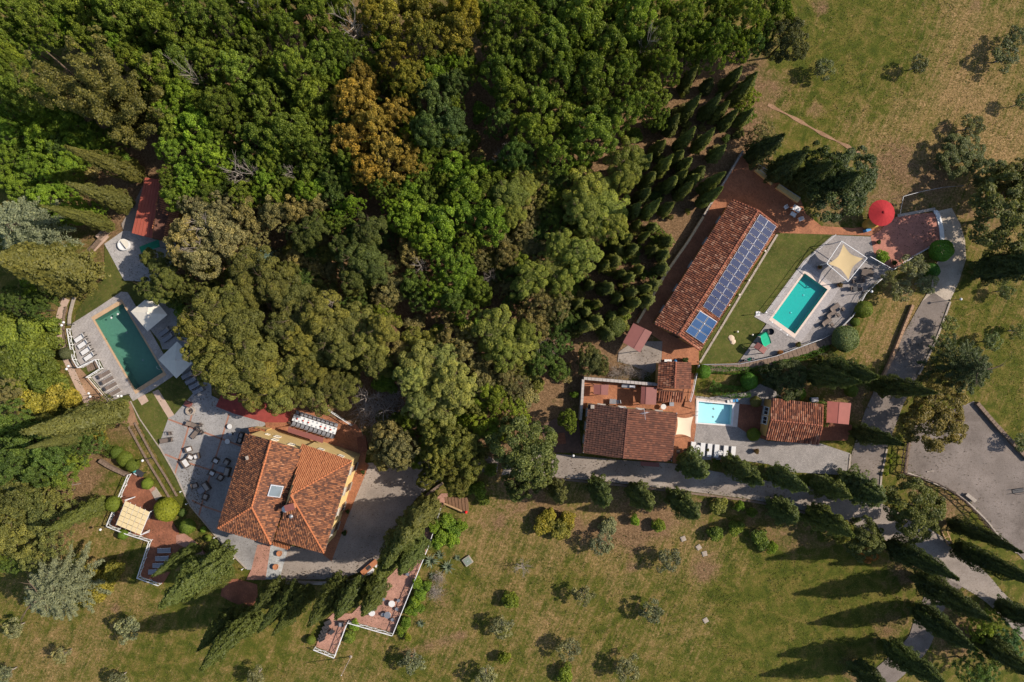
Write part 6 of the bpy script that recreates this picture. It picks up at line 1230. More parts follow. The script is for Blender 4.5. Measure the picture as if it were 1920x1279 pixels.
place(ring_chair(), [(x, y, a, 'thin wire chair at the round tables of the brick terrace', .085) for x, y, a in ((690, 1143, 160), (705, 1139, 60), (720, 1122, 150), (748, 1124, 20), (745, 1140, -40), (719, 1150, 180), (737, 1160, -60), (765, 1075, 0))], 'wire chairs on the brick terrace')
# long dining table with settings
dt = thing('dining_table', P(592.5, 794.5, .068), R(-18), 'long white clothed dining table set with red flowers', 'table'); MB().box((0, 0, .73), (6.6, .95, .04)).build('table_top', CHINA, dt)
for s in (-1, 1): MB().box((0, s*.475, .60), (6.6, .012, .24)).build('cloth_side', CHINA, dt)
for x in (-3, -1, 1, 3):
    for s in (-1, 1): MB().box((x, s*.38, .35), (.06, .06, .70)).build('leg', DARK, dt)
ch = chair(GREYTEX, DARK, False)
for i in range(10):
    for s in (-1, 1):
        x = -2.95+i*.655; c_, s0_ = math.cos(R(-18)), math.sin(R(-18)); yy = s*.82; p = dt.location+Vector((x*c_-yy*s0_, x*s0_+yy*c_, 0)); copy_thing(ch, p, R(-18)+s*math.pi/2, 'grey chair pushed up to the long white dining table', 'chairs at the dining table')
drop(ch)
def table_pt(x, y, z=.751+.068): c_, s0_ = math.cos(R(-18)), math.sin(R(-18)); return Vector((dt.location.x+x*c_-y*s0_, dt.location.y+x*s0_+y*c_, z))
pl0 = MB().lathe([(.06, 0), (.13, .012), (.14, .02)], (0, 0, 0), 14).mesh('plate', mat_plain('grey_china', (.30, .33, .36), .3, .1, 5)); fl0 = MB().lathe([(.05, 0), (.11, .06), (.13, .14), (.05, .2)], (0, 0, 0), 9).mesh('flowers', mat_plain('red_flowers', (.42, .05, .03), .8, .5, 20))
for i in range(10):
    for s in (-1, 1): o = link('plate', pl0); o.location = table_pt(-2.95+i*.655, s*.3); tag(o, 'grey plate laid on the long white dining table', 'plate', 'plates on the dining table')
for x in (-2.6, -1.7, -.9, 1.0, 1.7, 2.5): o = link('flower_bowl', fl0); o.location = table_pt(x, 0); tag(o, 'red flower bowl on the long white dining table', 'flowers', 'flower bowls on the table')
MB().box((0, 0, .24), (7.2, .32, .05)).build('bench_top', WOODD, thing('bench', P(585, 806, .068), R(-18), 'long dark bench between dining table and villa', 'bench'))
bn = C.objects['bench']
for x in (-3.2, 0, 3.2): MB().box((x, 0, .108), (.08, .28, .215)).build('leg', WOODD, bn)
# parasols
def parasol(px, py, w, rz, label, mat=CREAM, z=2.75, zb=.11, rnd=False):
    c_ = P(px, py, z); o = thing('parasol', (c_.x, c_.y, zb), rz, label, 'parasol'); n = 16 if rnd else 4; h = z-zb; rm = w/2 if rnd else w/2*math.sqrt(2); mb = MB(); ring = []
    k_ = 6; vs_ = [(0, 0, h+.12)]
    for j in range(1, k_+1):
        for i in range(n*(1 if rnd else 4)):
            m_ = n*(1 if rnd else 4)
            if rnd: a = 2*math.pi*i/m_; x, y = math.cos(a)*rm*j/k_, math.sin(a)*rm*j/k_
            else:
                s, t_ = divmod(i, 4); a0, a1 = math.pi/4+s*math.pi/2, math.pi/4+(s+1)*math.pi/2; x = (math.cos(a0)*(1-t_/4)+math.cos(a1)*t_/4)*rm*j/k_; y = (math.sin(a0)*(1-t_/4)+math.sin(a1)*t_/4)*rm*j/k_
                sag = .04*math.sin(math.pi*t_/4)*j/k_
            vs_.append((x, y, h+.12-(.75 if rnd else .55)*(j/k_)**1.05*(w/4.2)-(0 if rnd else sag)))
    m_ = n*(1 if rnd else 4); fs = [(0, 1+i, 1+(i+1) % m_) for i in range(m_)]
    for j in range(k_-1): fs += [(1+j*m_+i, 1+(j+1)*m_+i, 1+(j+1)*m_+(i+1) % m_, 1+j*m_+(i+1) % m_) for i in range(m_)]
    mb.add(vs_, fs); cn = mb.build('canopy', mat, o)
    MB().lathe([(.22, 0), (.12, .08), (.02, .12)], (0, 0, h+.10), 10).build('vent_cap', mat, cn); MB().tube([(0, 0, 0), (0, 0, h+.1)], .035, 8).build('pole', WOOD, o); MB().box((0, 0, .05), (.8, .8, .1)).build('base', STEEL, o)
    for i in range(4 if not rnd else 8):
        a = (math.pi/4+i*math.pi/2) if not rnd else i*math.pi/4; MB().bar((0, 0, h-.04), (math.cos(a)*rm*.92, math.sin(a)*rm*.92, h+.06-(.75 if rnd else .55)*(w/4.2)), .03, .03).build('rib', WOOD, o)
    return o
parasol(277, 587, 3.7, R(40), 'big cream square parasol at the upper corner of the long pool'); parasol(329, 675, 3.75, R(44), 'big cream square parasol at the lower corner of the long pool')
parasol(1657, 398, 3.8, 0, 'large red round parasol beside the huge dark tree', RED, 3.2, .06, True)
oc = thing('playhouse', P(1630, 420), R(20), 'ochre curved play hut tucked under the red parasol', 'playhouse'); MB().lathe([(1.15, 0), (1.15, 1.2), (1.0, 1.5), (.05, 1.6)], (0, 0, 0), 18, 1, .7).build('hut', OCHRE, oc); MB().box((-.9, -.75, .5), (.7, .4, .9)).build('slide_base', BLUE, oc)
# sails
def sail(corners, zs, label, mat=SAIL, dip=.16, frame=None):
    w = [P(x, y, z) for (x, y), z in zip(corners, zs)]; c_ = sum(w, Vector())/4; o = thing('shade_sail', (c_.x, c_.y, 0), 0, label, 'shade sail'); n = 14; vs_ = []
    for i in range(n+1):
        for j in range(n+1):
            u, v = i/n, j/n
            # edges curve inwards, the middle sags
            p = (w[0].lerp(w[1], u)).lerp(w[3].lerp(w[2], u), v); uu, vv = (u-.5)*2, (v-.5)*2; k_ = dip
            ctr = c_; pu = (1-uu*uu)*abs(vv)**1.5*k_; pv = (1-vv*vv)*abs(uu)**1.5*k_
            p = p+(ctr-p)*(pu+pv)*1.0; p.z -= .12*(1-uu*uu)*(1-vv*vv); vs_.append(p)
    fs = [(i*(n+1)+j, (i+1)*(n+1)+j, (i+1)*(n+1)+j+1, i*(n+1)+j+1) for i in range(n) for j in range(n)]
    mb = MB(); mb.add(vs_, fs); mb.buildw('cloth', mat, o, True)
    if frame:
        f = [P(x, y, z) for (x, y), z in zip(frame, (2.9,)*4)]
        for i in range(4): MB().bar(f[i], f[(i+1) % 4]-(f[(i+1) % 4]-f[i]).normalized()*.06, .075, .075).buildw('beam', WHITE, o); MB().box((f[i].x, f[i].y, 1.43), (.11, .11, 2.82)).buildw('post', WHITE, o)
        for i in range(4): MB().bar(w[i], f[i], .02, .02).buildw('cord', STEEL, o)
    else:
        for i in range(4):
            d = (w[i]-c_); d.z = 0; q_ = w[i]+d.normalized()*.25; MB().tube([(q_.x, q_.y, 0), (q_.x, q_.y, w[i].z+.1)], .035, 6).buildw('post', STEEL, o); MB().bar(w[i], (q_.x, q_.y, w[i].z), .02, .02).buildw('cord', STEEL, o)
sail([(1581, 458), (1618, 485), (1591, 524), (1553, 495)], (2.85,)*4, 'sand coloured shade sail in a white frame beside the turquoise pool', SAIL, .27, [(1578, 452), (1626, 484), (1590, 528), (1550, 494)])
sail([(1270, 782), (1300, 781), (1295, 820), (1267, 815)], (2.9, 2.7, 2.7, 2.9), 'pale cream shade sail between farmhouse and pale pool', mat_plain('cream_sail', (.62, .50, .36), .9, .05, 1), .14)
# tiled pergola on the lower terrace: single pale panels
pg = thing('pergola', P(249, 972), 0, 'white pergola with pale square roof panels on the lower terrace', 'pergola'); pc = [P(235, 939, 2.6), P(281, 960, 2.6), P(263, 1003, 2.6), P(217.5, 984, 2.6)]
PANEL = mat_plain('straw_panel', (.60, .47, .26), .9, .1, 6)
def pq(u, v): return pc[0].lerp(pc[1], u).lerp(pc[3].lerp(pc[2], u), v)
for i in range(5):
    for j in range(5):
        g = .008; cs = [pq(i/5+g, j/5+g), pq((i+1)/5-g, j/5+g), pq((i+1)/5-g, (j+1)/5-g), pq(i/5+g, (j+1)/5-g)]; slab([q_+Vector((0, 0, .012*((i*3+j*2) % 4))) for q_ in cs[::-1]], .03).buildw('roof_panel', PANEL, pg)
for i in range(6): MB().bar(pq(i/5, -.02)-Vector((0, 0, .07)), pq(i/5, 1.02)-Vector((0, 0, .07)), .06, .08).buildw('rafter', WHITE, pg)
for u, v in ((0, 0), (1, 0), (1, 1), (0, 1)): p = pq(u, v); MB().box((p.x, p.y, 1.24), (.1, .1, 2.48)).buildw('post', WHITE, pg)
for (x, y), (x2, y2) in (((234, 938), (253, 932)), ((264, 1003), (280, 997))): MB().bar(P(x, y, 2.4), P(x2, y2, 2.4), .1, .1).buildw('bracket', WHITE, pg)
# round tub, fire pit, pots, lamps
tb = thing('round_tub', P(234, 459.5, .062), 0, 'round white stone tub with half cover on the upper pool terrace', 'tub'); MB().lathe([(.85, 0), (.85, .42), (.72, .42), (.72, .15), (.05, .15)], (0, 0, 0), 28).build('basin', WHITE, tb); mb = MB(); mb.add([(.78*math.cos(a*math.pi/14-.9), .78*math.sin(a*math.pi/14-.9), .44) for a in range(15)], [tuple(range(15))]); mb.add([(.78*math.cos(a*math.pi/14-.9), .78*math.sin(a*math.pi/14-.9), .47) for a in range(15)], [tuple(range(15))]); mb.build('half_cover', CREAM, tb)
MB().tube([(-.7, .3, .4), (-.7, .3, 1.1), (-.5, .25, 1.2)], .03, 6).build('spout', STEEL, tb)
fp_ = thing('fire_pit', P(358, 770, .06), 0, 'round stone fire pit on the shaded upper terrace', 'fire pit'); MB().lathe([(.65, 0), (.65, .4), (.48, .42), (.45, .1), (.02, .1)], (0, 0, 0), 20).build('stone_ring', STONEW, fp_); MB().tube([(-.25, 0, .2), (.25, .1, .28)], .06, 6).tube([(0, -.25, .2), (.05, .25, .3)], .06, 6).build('logs', WOODD, fp_)
lb = thing('log_box', P(355, 757, .06), R(-25), 'red brown wooden log box above the fire pit', 'box'); MB().box((0, 0, .3), (.9, .65, .6)).build('box', SHEET_BROWN, lb); MB().box((0, 0, .62), (.96, .7, .05)).build('lid', SHEET_BROWN, lb)
def pot(px, py, r, label, plantc='green', z=.05, h=None, shrubr=1.3, mat=TERRA, pm='shrub'):
    h = h or r*1.5; o = thing('plant_pot', P(px, py, z), px % 6, label, 'plant pot'); MB().lathe([(r*.65, 0), (r*.95, h*.9), (r*1.05, h*.9), (r*1.05, h), (r*.88, h), (r*.85, h*.86), (.01, h*.86)], (0, 0, 0), 14).build('pot', mat, o)
    if plantc:
        f = link('foliage', CR[pm][int(px) % 2], o); k = r*shrubr; f.scale = (k, k, k); f.location = (0, 0, h*.8); f.color = (*G_[plantc], 1)
    return o
for x, y, r, lab, c_ in ((526, 1036, .40, 'terracotta pot nearest the porch on the slab path', None), (519, 1061, .40, 'terracotta pot further down the slab path', None), (682, 884, .3, 'potted bush at the north end of the terracotta strip', 'deep'), (654, 957, .3, 'potted bush halfway down the terracotta strip', 'deep'), (648, 997, .35, 'potted bush near the south end of the strip', 'deep'), (1416, 845, .35, 'terracotta pot standing alone on the block paving', 'brown'), (1572, 535, .35, 'potted reddish plant at the pool terrace by the sail', 'brown'), (1535, 502, .3, 'small potted plant in the sail shadow', 'brown'), (1494, 646, .35, 'potted plant at the lower pool deck corner', 'olive'), (1460, 661, .35, 'terracotta trough plant by the curved railing', 'rust'), (1644, 455, .3, 'dark pot on the red block paving', 'deep'), (1673, 494, .35, 'dark pot at the corner of the block paving', 'deep'), (1326, 843, .2, 'potted palm between the white loungers, first pair', 'olive'), (1368, 851, .2, 'potted palm between the white loungers, last pair', 'olive'), (1282, 676, .45, 'potted round bush beside the annexe ridge', 'deep'), (1336, 862, .3, 'yellow flower pot below the white loungers', 'lime'), (1353, 863, .3, 'red flower pot below the white loungers', 'rust'), (1392, 690, .01, '', None)):
    if lab: pot(x, y, r, lab, c_, .1 if x in (1494,) else .07)
tree('shrub', 1655, 483, 15, 1.6, 'bright', 'leafy oleander bush with red blooms beside the block paving')
def globe_lamp(px, py, label, z=.05, arms=1, h=2.4):
    o = thing('globe_lamp', P(px, py, z), px % 3, label, 'lamp'); MB().tube([(0, 0, 0), (0, 0, h)], [.05, .035], 8).build('pole', DARK, o); MB().lathe([(.16, 0), (.13, .04), (.05, .1)], (0, 0, 0), 10).build('foot', DARK, o)
    for k in range(arms):
        x = (k-(arms-1)/2)*.5
        if arms > 1: MB().bar((0, 0, h), (x, 0, h+.05), .03, .03).build('arm', DARK, o)
        MB().lathe([(.03, -.02), (.14, .05), (.19, .18), (.14, .31), (.03, .37)], (x, 0, h), 14).build('globe', WHITE, o, True)
for x, y, lab, a in ((139, 608, 'white globe lamp at the upper corner of the pool balustrade', 2), (148, 688, 'white globe lamp at the bend of the pool balustrade', 2), (188, 738, 'two-armed globe lamp on the soil bank', 2), (243, 740, 'white globe lamp at the lower corner of the pool deck', 2), (155, 545, 'white globe lamp on the pool lawn corner', 1), (285, 858, 'white globe lamp beside the drain track', 1), (1780, 563, 'white globe lamp at the bottom of the concrete ramp', 1), (1072, 849, 'white globe lamp in front of the farmhouse yard', 1), (208, 984, 'white globe lamp on the railing corner of the lower terrace', 1), (1617, 549, 'white globe lamp on the bend of the pool terrace', 1)): globe_lamp(x, y, lab, arms=a)
for i, (x, y) in enumerate(((341, 921), (352, 944), (384, 988), (404, 1007), (423, 1025), (440, 1046), (456, 1066))):
    o = thing('path_light', P(x, y, .03), i, 'small white bollard light along the stone edging of the terrace', 'lamp', 'bollard lights of the terrace'); MB().lathe([(.05, 0), (.05, .45)], (0, 0, 0), 8).build('post', WHITE, o); MB().lathe([(.09, .45), (.11, .5), (.09, .56)], (0, 0, 0), 10).build('head', WHITE, o)
for i, (x, y) in enumerate(((1403, 526), (1385, 553), (1366, 572), (1433, 471), (1382, 622), (1410, 628))):
    o = thing('lawn_lamp', P(x, y, .03), i, 'little pale lamp set in the lawn of the long house', 'lamp', 'lawn lamps of the long house'); MB().lathe([(.06, 0), (.06, .3)], (0, 0, 0), 8).build('post', CREAM, o); MB().lathe([(.14, .3), (.14, .36), (.05, .42)], (0, 0, 0), 10).build('head', CREAM, o)
for i, (x, y, s) in enumerate(((1371, 634, .45), (1374, 641, .42))):
    rs2 = random.Random(i); o = thing('boulder', P(x, y, 0), i, 'pale stepping boulder lying on the lawn', 'stone', 'pale boulders on the lawn'); bm = bmesh.new(); bmesh.ops.create_icosphere(bm, subdivisions=2, radius=s)
    for v_ in bm.verts: v_.co *= 1+rs2.uniform(-.15, .12); v_.co.z = v_.co.z*.35+.06
    me = bpy.data.meshes.new('stone'); bm.to_mesh(me); bm.free(); me.materials.append(mat_plain('pale_boulder', (.55, .42, .30), .9, .2, 4) if i == 0 else MATS['pale_boulder']); link('stone', me, o)
# pool fittings
for x, y, rz, lab, z in ((1450, 585, R(35), 'steel ladder at the corner of the turquoise pool', Z2), (303, 690, R(-60), 'steel ladder at the lower corner of the long pool', Z1), (1308, 775, 0, 'steel ladder on the left side of the pale pool', .1)):
    o = thing('pool_ladder', P(x, y, z), rz, lab, 'ladder')
    for s in (-.25, .25): MB().tube([(-.5, s, 0), (-.45, s, .5), (-.2, s, .72), (.05, s, .6), (.1, s, .0), (.12, s, -.7)], .025, 6).build('handrail', PVF, o)
    for k in range(3): MB().box((.11, 0, -.2-k*.22), (.08, .46, .03)).build('tread', PVF, o)
sh = thing('pool_shower', P(1421, 588, .1), 0, 'slim steel shower post on the white pad by the lawn', 'shower'); MB().tube([(0, 0, 0), (0, 0, 2.1), (.2, .05, 2.25), (.4, .1, 2.2)], .035, 7).build('post', STEEL, sh); MB().lathe([(.02, 0), (.12, -.03), (.12, -.05)], (.4, .1, 2.2), 10).build('rose', STEEL, sh); MB().box((0, 0, .03), (.6, .6, .05)).build('tray', WHITE, sh)
for i, (x, y) in enumerate(((1476, 628), (1464, 618), (1448, 604))): o = thing('skimmer_lid', P(x, y, .106), .6, 'small white skimmer lid in the turquoise pool deck', 'lid', 'skimmer lids'); MB().lathe([(.12, 0), (.12, .015), (.1, .02)], (0, 0, 0), 12).build('lid', WHITE, o)
for x, y in ((221, 589), (209, 596)): o = thing('pool_light', P(x, y, -.095), 0, 'round white float light in the long green pool', 'light', 'float lights in the pool'); MB().lathe([(.05, 0), (.15, .04), (.05, .07)], (0, 0, 0), 12).build('float', CUSH, o)
# tarpaulin by the shed, green play table, grill and small yard things
tp = thing('tarpaulin', P(280, 461), 0, 'dark green tarpaulin stretched below the shed', 'tarpaulin'); w = [P(261, 463, 2.0), P(297, 449, 2.2), P(300, 463, 2.0), P(265, 474, 1.8)]; slab(w, .03).buildw('sheet', TEAL, tp)
for p in w: MB().tube([(p.x, p.y, 0), (p.x, p.y, p.z)], .03, 6).buildw('post', DARK, tp)
gc = thing('slide', P(1432, 637, .07), R(-57), 'emerald green plastic slide against the small playhouse', 'slide'); mb = MB()
for i in range(9):
    u = i/8; z = 1.3-1.15*u**.9; w_ = .55+.12*math.sin(u*3); mb.v += [(-.95+1.9*u, -w_, z+.14), (-.95+1.9*u, -w_*.8, z), (-.95+1.9*u, w_*.8, z), (-.95+1.9*u, w_, z+.14)]
mb.f += [(4*i+j, 4*i+j+1, 4*i+j+5, 4*i+j+4) for i in range(8) for j in range(3)]; mb.build('chute', GREEN, gc); MB().box((-.95, 0, .62), (.12, .9, 1.24)).build('support', GREEN, gc)
wb = thing('water_butt', P(1443, 622, .07), 0, 'black round tub above the emerald slide', 'tub'); MB().lathe([(.42, 0), (.5, .5), (.46, .5), (.42, .08), (.02, .08)], (0, 0, 0), 18).build('tub', DARK, wb)
bb = thing('barbecue', P(693, 1062, .03), R(40), 'orange brick barbecue bench at the forecourt edge', 'barbecue'); MB().box((0, 0, .35), (2.6, .75, .7)).build('body', mat_plain('orange_brick', (.36, .14, .065), .9, .2, 6), bb); MB().box((0, .05, .715), (.75, .5, .03)).build('grill', DARK, bb); MB().box((-.2, -.62, .3), (.9, .4, .6)).build('side_box', CUSH, bb); MB().box((1.0, -.55, .25), (.5, .3, .5)).build('side_box', CUSH, bb)
def small(name, px, py, rz, label, cat, boxes, z=.06):
    o = thing(name, P(px, py, z), R(rz), label, cat)
    for nm, c_, d_, mt in boxes: MB().box(c_, d_).build(nm, mt, o)
    return o
small('bench', 1173, 723.5, -4, 'grey metal bench against the courtyard back wall', 'bench', [('seat', (0, 0, .45), (1.3, .45, .06), STEEL), ('backrest', (0, .2, .7), (1.3, .06, .4), STEEL), ('leg', (-.55, 0, .21), (.06, .4, .42), DARK), ('leg', (.55, 0, .21), (.06, .4, .42), DARK)])
small('air_conditioner', 1184, 724, -4, 'grey condenser box beside the courtyard bench', 'machine', [('case', (0, 0, .4), (.8, .4, .7), PVF), ('grille', (0, -.21, .4), (.5, .03, .5), DARK), ('foot', (0, 0, .025), (.7, .3, .05), DARK)])
small('garden_table', 1147, 752, -3, 'grey slatted table in the sunny courtyard by the farmhouse wall', 'table', [('slat', (-.35+.14*i, 0, .72), (.12, .7, .04), STEEL) for i in range(7)]+[('leg', (sx*.35, sy*.28, .35), (.06, .06, .7), DARK) for sx in (-1, 1) for sy in (-1, 1)]); place(chair(STEEL, DARK, False), [(1158, 753, 10, 'dark chair beside the slatted courtyard table')]); place(table(CUSH, STEEL, .8, .8, .7, True, 'round_table'), [(1242, 762, 0, 'small white round table by the farmhouse corner')])
small('water_tank', 1257, 757, 0, 'small dark tank by the brick steps', 'tank', [('tank', (0, 0, .4), (.6, .5, .8), DARK), ('lid', (0, 0, .82), (.65, .55, .05), STEEL)]); small('planter_box', 266, 885, -35, 'dark table with white cloth by the lower terrace gate', 'table', [('top', (0, 0, .7), (1.3, .8, .05), DARK), ('cloth', (-.4, -.45, .6), (.5, .3, .05), CUSH)]+[('leg', (sx*.55, sy*.33, .34), (.06, .06, .68), DARK) for sx in (-1, 1) for sy in (-1, 1)], .09)
o = thing('waste_bin', P(257, 881, .05), 0, 'teal bin at the lower terrace gate', 'bin'); MB().lathe([(.22, 0), (.28, .7), (.3, .72), (.28, .78), (.05, .84)], (0, 0, 0), 14).build('bin', mat_plain('teal_plastic', (.05, .25, .24), .5, .1, 3), o)
small('wall_box', 281, 966, 60, 'grey metal cabinet at the pergola post', 'cabinet', [('body', (0, 0, .5), (1.0, .55, 1.0), STEEL), ('top', (0, 0, 1.02), (1.08, .62, .05), PVF)], .09)
o = thing('ball', P(1266, 677, .06), 0, 'blue beach ball behind the annexe roof', 'ball'); MB().lathe([(.02, 0), (.2, .06), (.28, .25), (.2, .45), (.02, .5)], (0, 0, 0), 14).build('ball', BLUE, o, True)
for i, x in enumerate((1247, 1251.5, 1256)): small('crate', x, 676, 5*i, 'white crate in the row behind the annexe roof', 'crate', [('body', (0, 0, .18), (.3, .3, .36), CUSH), ('rim', (0, 0, .37), (.34, .34, .03), WHITE)])['group'] = 'white crates behind the annexe'
for x, y, c_, lab in ((1397, 676, WHITE, 'white toy bucket by the curved railing'), (1403, 674, GREEN, 'green toy bucket by the curved railing'), (1411, 672, CUSH, 'cream toy bucket by the curved railing'), (1393, 676, DARK, 'black toy bucket by the curved railing')):
    o = thing('bucket', P(x, y, .07), 0, lab, 'bucket'); MB().lathe([(.14, 0), (.2, .35), (.18, .35), (.13, .04), (.01, .04)], (0, 0, 0), 12).build('pail', c_, o); MB().tube([(.19*math.cos(k*.52), 0, .35+.16*math.sin(k*.52)) for k in range(7)], .012, 5).build('handle', DARK, o)
for x, y, c_, lab in ((1378, 751, BLUE, 'blue pool float beside the pale pool'), (1368, 752, CUSH, 'white pool noodle box beside the pale pool')):
    small('pool_toy', x, y, 10, lab, 'toy', [('float', (0, 0, .12), (.8, .4, .2), c_), ('strap', (0, 0, .23), (.1, .42, .03), DARK)], .1)
small('cool_box', 1524, 749, 5, 'blue white cool box behind the cottage', 'box', [('body', (0, 0, .35), (.9, .6, .7), BLUE), ('lid', (0, 0, .73), (.95, .65, .06), CUSH)], 0)
for x, y, r, lab in ((1281, 1010, 20, 'pale square manhole slab in the meadow below the road'), (1310, 1026, 35, 'small stone slab in the meadow between the square ones'), (1321, 1038, 15, 'broken square slab in the brown patch of meadow'), (1323, 1163, 30, 'square inspection cover alone in the lower meadow')):
    small('inspection_cover', x, y, r, lab, 'slab', [('frame', (0, 0, .02), (.7, .7, .12), STONEW), ('lid', (0, 0, .09), (.5, .5, .05), CONC)], 0)
small('well_cover', 877, 1051, 35, 'grey wire topped well box in the meadow', 'well box', [('box', (0, 0, .15), (1.2, 1.2, .35), STONEW), ('mesh_lid', (0, 0, .34), (1.0, 1.0, .04), mat_plain('mesh_green', (.16, .19, .15), .7, .2, 20)), ('handle', (0, 0, .38), (.3, .06, .04), PVF)], 0)
fpx = thing('flag_pole', P(658, 1231), 0, 'bare flag pole on the lower meadow casting a thin shadow', 'pole'); MB().tube([(0, 0, -.1), (0, 0, 5.6)], [.07, .045], 8).build('pole', STONEW, fpx); MB().lathe([(.2, 0), (.2, .1), (.08, .14)], (0, 0, 0), 10).build('foot', STONEW, fpx); MB().lathe([(.03, 0), (.07, .06), (.02, .13)], (0, 0, 5.6), 8).build('finial', WHITE, fpx)
# plank steps and log by the brick path: one board after the other
pk = thing('plank_steps', P(855, 945), 0, 'fan of brown plank steps beside the brick path', 'steps'); A_, B_, C_, D_ = P(833, 932), P(878, 932), P(880, 960), P(836, 946)
for i in range(7):
    u0, u1 = i/7+.01, (i+1)/7-.012; pts = [A_.lerp(B_, u0), A_.lerp(B_, u1), D_.lerp(C_, u1), D_.lerp(C_, u0)]; MB().prism(pts, 0, .12+.05*i).buildw('plank', WOOD, pk)
lg = thing('log_rail', P(853, 952), 0, 'pale log rail on the lower edge of the plank steps', 'log'); MB().tube([P(832, 944, .45), P(853, 953, .5), P(873, 962, .55)], .14, 9).buildw('log', LOG, lg); 
for x, y in ((834, 945), (871, 961)): p = P(x, y); MB().tube([(p.x, p.y, 0), (p.x, p.y, .5)], .09, 8).buildw('stake', LOG, lg)
rl = thing('buoy', P(874.5, 957.5), 0, 'bright red ball on a stake at the log end', 'ball'); MB().tube([(0, 0, 0), (0, 0, .75)], .03, 6).build('stake', WOOD, rl); MB().lathe([(.02, 0), (.16, .06), (.22, .22), (.16, .38), (.02, .44)], (0, 0, .7), 14).build('ball', mat_plain('bright_red', (.75, .01, .01), .4, .05, 2), rl, True)
# timber barrier by the road and concrete bench
tg = thing('timber_barrier', P(1776, 1003), 0, 'open orange timber barrier beside the road below the fence', 'barrier')
for (a, b) in (((1765, 994), (1777, 1022)), ((1774, 992), (1787, 1024))): MB().bar(P(*a, .55), P(*b, .55), .14, .14).buildw('beam', LOG, tg)
for (x, y) in ((1765, 994), (1777, 1022), (1774, 992), (1787, 1024)): p = P(x, y); MB().box((p.x, p.y, .24), (.14, .14, .48)).buildw('post', LOG, tg)
for a, b in (((1766, 996), (1776, 994)), ((1771, 1008), (1781, 1006))): MB().bar(P(*a, .66), P(*b, .66), .1, .08).buildw('cross_piece', LOG, tg)
small('bench', 1817, 932, -38, 'grey concrete bench beside the fence in the parking yard', 'bench', [('seat', (0, 0, .46), (1.7, .5, .1), STONEW), ('support', (-.6, 0, .2), (.2, .4, .4), STONEW), ('support', (.6, 0, .2), (.2, .4, .4), STONEW)], .03)
bk = thing('bike_rack', P(1908, 920, .03), R(8), 'black tubular rack standing on the parking yard', 'rack');  # added rack, stands in for a dark shadow shape on the yard
for s in (-.3, .3): MB().tube([(-.8, s, 0), (-.8, s, .7), (-.6, s, .85), (.6, s, .85), (.8, s, .7), (.8, s, 0)], .04, 7).build('hoop', DARK, bk)
MB().bar((-.8, 0, .06), (.8, 0, .06), .66, .05).build('foot_bar', DARK, bk)
# litter of fallen branches at the yard edge, log by the slope
for x, y, a, L, lab in ((126, 912, 12, 4.2, 'long fallen trunk on the brown slope'), (1083, 622, -20, 2.5, 'fallen branch by the dwarf cypresses'), (775, 612, -15, 1.6, 'pale fallen branch on the footpath'), (1745, 884, 5, 1.2, 'pale broken branch inside the fence'), (820, 612, 25, 5.0, 'long pale pole lying along the footpath')):
    o = thing('fallen_branch', P(x, y, .05), R(a), lab, 'branch'); MB().tube([(-L/2, 0, 0), (0, .08, .06), (L/2, 0, 0)], [.1, .08, .03], 7).build('branch', DEAD, o); MB().tube([(L*.1, .05, .05), (L*.25, .4, .1)], [.05, .015], 5).build('twig', DEAD, o)

# ================================================================ WEEDS AND FALLEN LEAVES: soft edges of roads, litter on the paving
rs = np.random.default_rng(404); pc_, pn_ = [], []
EDGES = [smooth_path(road_top, 3), smooth_path(road_bot, 3), [(1592, 893), (1597, 850), (1622, 770), (1650, 708), (1686, 640), (1728, 566)], [(1781, 566), (1748, 652), (1722, 702), (1692, 762), (1662, 842), (1648, 900)], [(1826, 752), (1870, 800), (1960, 895)], smooth_path([(1700, 886), (1745, 902), (1800, 930), (1845, 970), (1905, 1035)], 3), [(640, 1088), (690, 1068), (712, 1046), (727, 1025)], [(800, 866), (815, 905), (780, 935)], smooth_path([(124, 575), (120, 600), (121, 630), (128, 660), (140, 690), (160, 735), (175, 760)], 3), smooth_path([(103, 590), (102, 625), (110, 657), (122, 687), (135, 715)], 3), [(253, 792), (268, 820), (290, 860), (332, 930)], [(240, 797), (256, 826), (300, 902), (320, 937)], [(263, 1080), (284, 1013), (207, 984), (246, 888)], [(592, 1212), (630, 1227), (655, 1163), (738, 1186), (806, 1019)], smooth_path([(1313, 694), (1410, 690), (1500, 665), (1572, 632), (1604, 600)], 3), [(1811, 486), (1797, 530), (1779, 568)], smooth_path([(1800, 420), (1809, 450), (1811, 486)], 2), [(1698, 886), (1706, 835), (1712, 800)], [(423, 1030), (393, 995), (358, 953)], [(1310, 682), (1455, 440)], [(1222, 700), (1180, 686), (1158, 678)]]
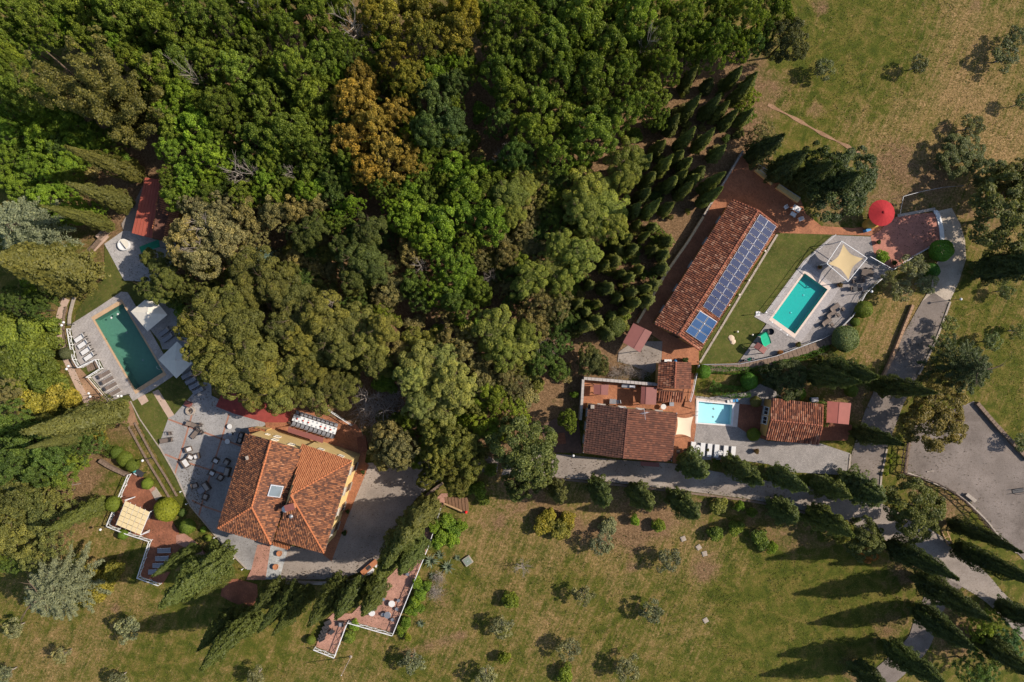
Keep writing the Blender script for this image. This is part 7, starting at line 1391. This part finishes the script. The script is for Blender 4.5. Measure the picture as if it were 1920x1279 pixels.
for ed in EDGES:
    W = [P(*p) for p in ed]
    for i in range(len(W)-1):
        a, b = W[i], W[i+1]; L = (b-a).length; n = int(L*16); u = rs.random(n); dens_ = np.sin(u*L*1.3+i)*.5+np.sin(u*L*.47+2*i)*.5; k = rs.random(n) < .45+.5*dens_
        e = np.array((b-a).normalized()); s = np.array([-e[1], e[0], 0]); off = rs.normal(0, .28, n)
        c_ = np.array(a)+u[:, None]*L*e+off[:, None]*s; c_[:, 2] = rs.uniform(.03, .17, n); pc_.append(c_[k])
c_ = np.concatenate(pc_); n_ = unit(rs.normal(0, .6, (len(c_), 3))+np.array([0, 0, 1.0]))
o = link('verge_weeds', leaves('verge_weeds', c_, n_, .10, rs.normal(.5, .22, len(c_)), .5, rs)); o.color = (.115, .115, .03, 1); tag(o, 'low weeds along the edges of roads, walks and terraces', 'weeds', kind='stuff')
pc_ = []
for x0, y0, sx_, sy_, n in ((362, 900, 14, 20, 260), (372, 940, 12, 14, 120), (1740, 430, 16, 18, 160), (1690, 430, 25, 20, 80), (690, 1050, 20, 22, 220), (600, 1075, 50, 6, 160), (720, 900, 40, 24, 140), (490, 1045, 12, 20, 60), (700, 1140, 30, 22, 160), (300, 990, 20, 30, 140), (1640, 880, 20, 20, 60), (1760, 850, 30, 25, 150), (1840, 920, 50, 40, 160), (1100, 880, 60, 12, 160), (1450, 920, 80, 12, 160), (250, 490, 20, 25, 120), (380, 755, 30, 18, 140), (1210, 670, 20, 14, 90), (1330, 745, 20, 5, 60), (620, 800, 30, 18, 160), (1420, 400, 40, 30, 120), (1700, 620, 20, 40, 120)):
    px2, py2 = rs.normal(x0, sx_, n), rs.normal(y0, sy_, n); pc_.append(np.stack([(px2-CX)*CAM_H/FPX, (CY-py2)*CAM_H/FPX, np.full(n, .115)], 1))
c_ = np.concatenate(pc_); n_ = unit(rs.normal(0, .25, (len(c_), 3))+np.array([0, 0, 1.0]))
o = link('fallen_leaves', leaves('fallen_leaves', c_, n_, .07, rs.normal(.4, .3, len(c_)), .7, rs)); o.color = (.075, .05, .025, 1); tag(o, 'dry fallen leaves scattered on gravel and paving', 'leaves', kind='stuff')
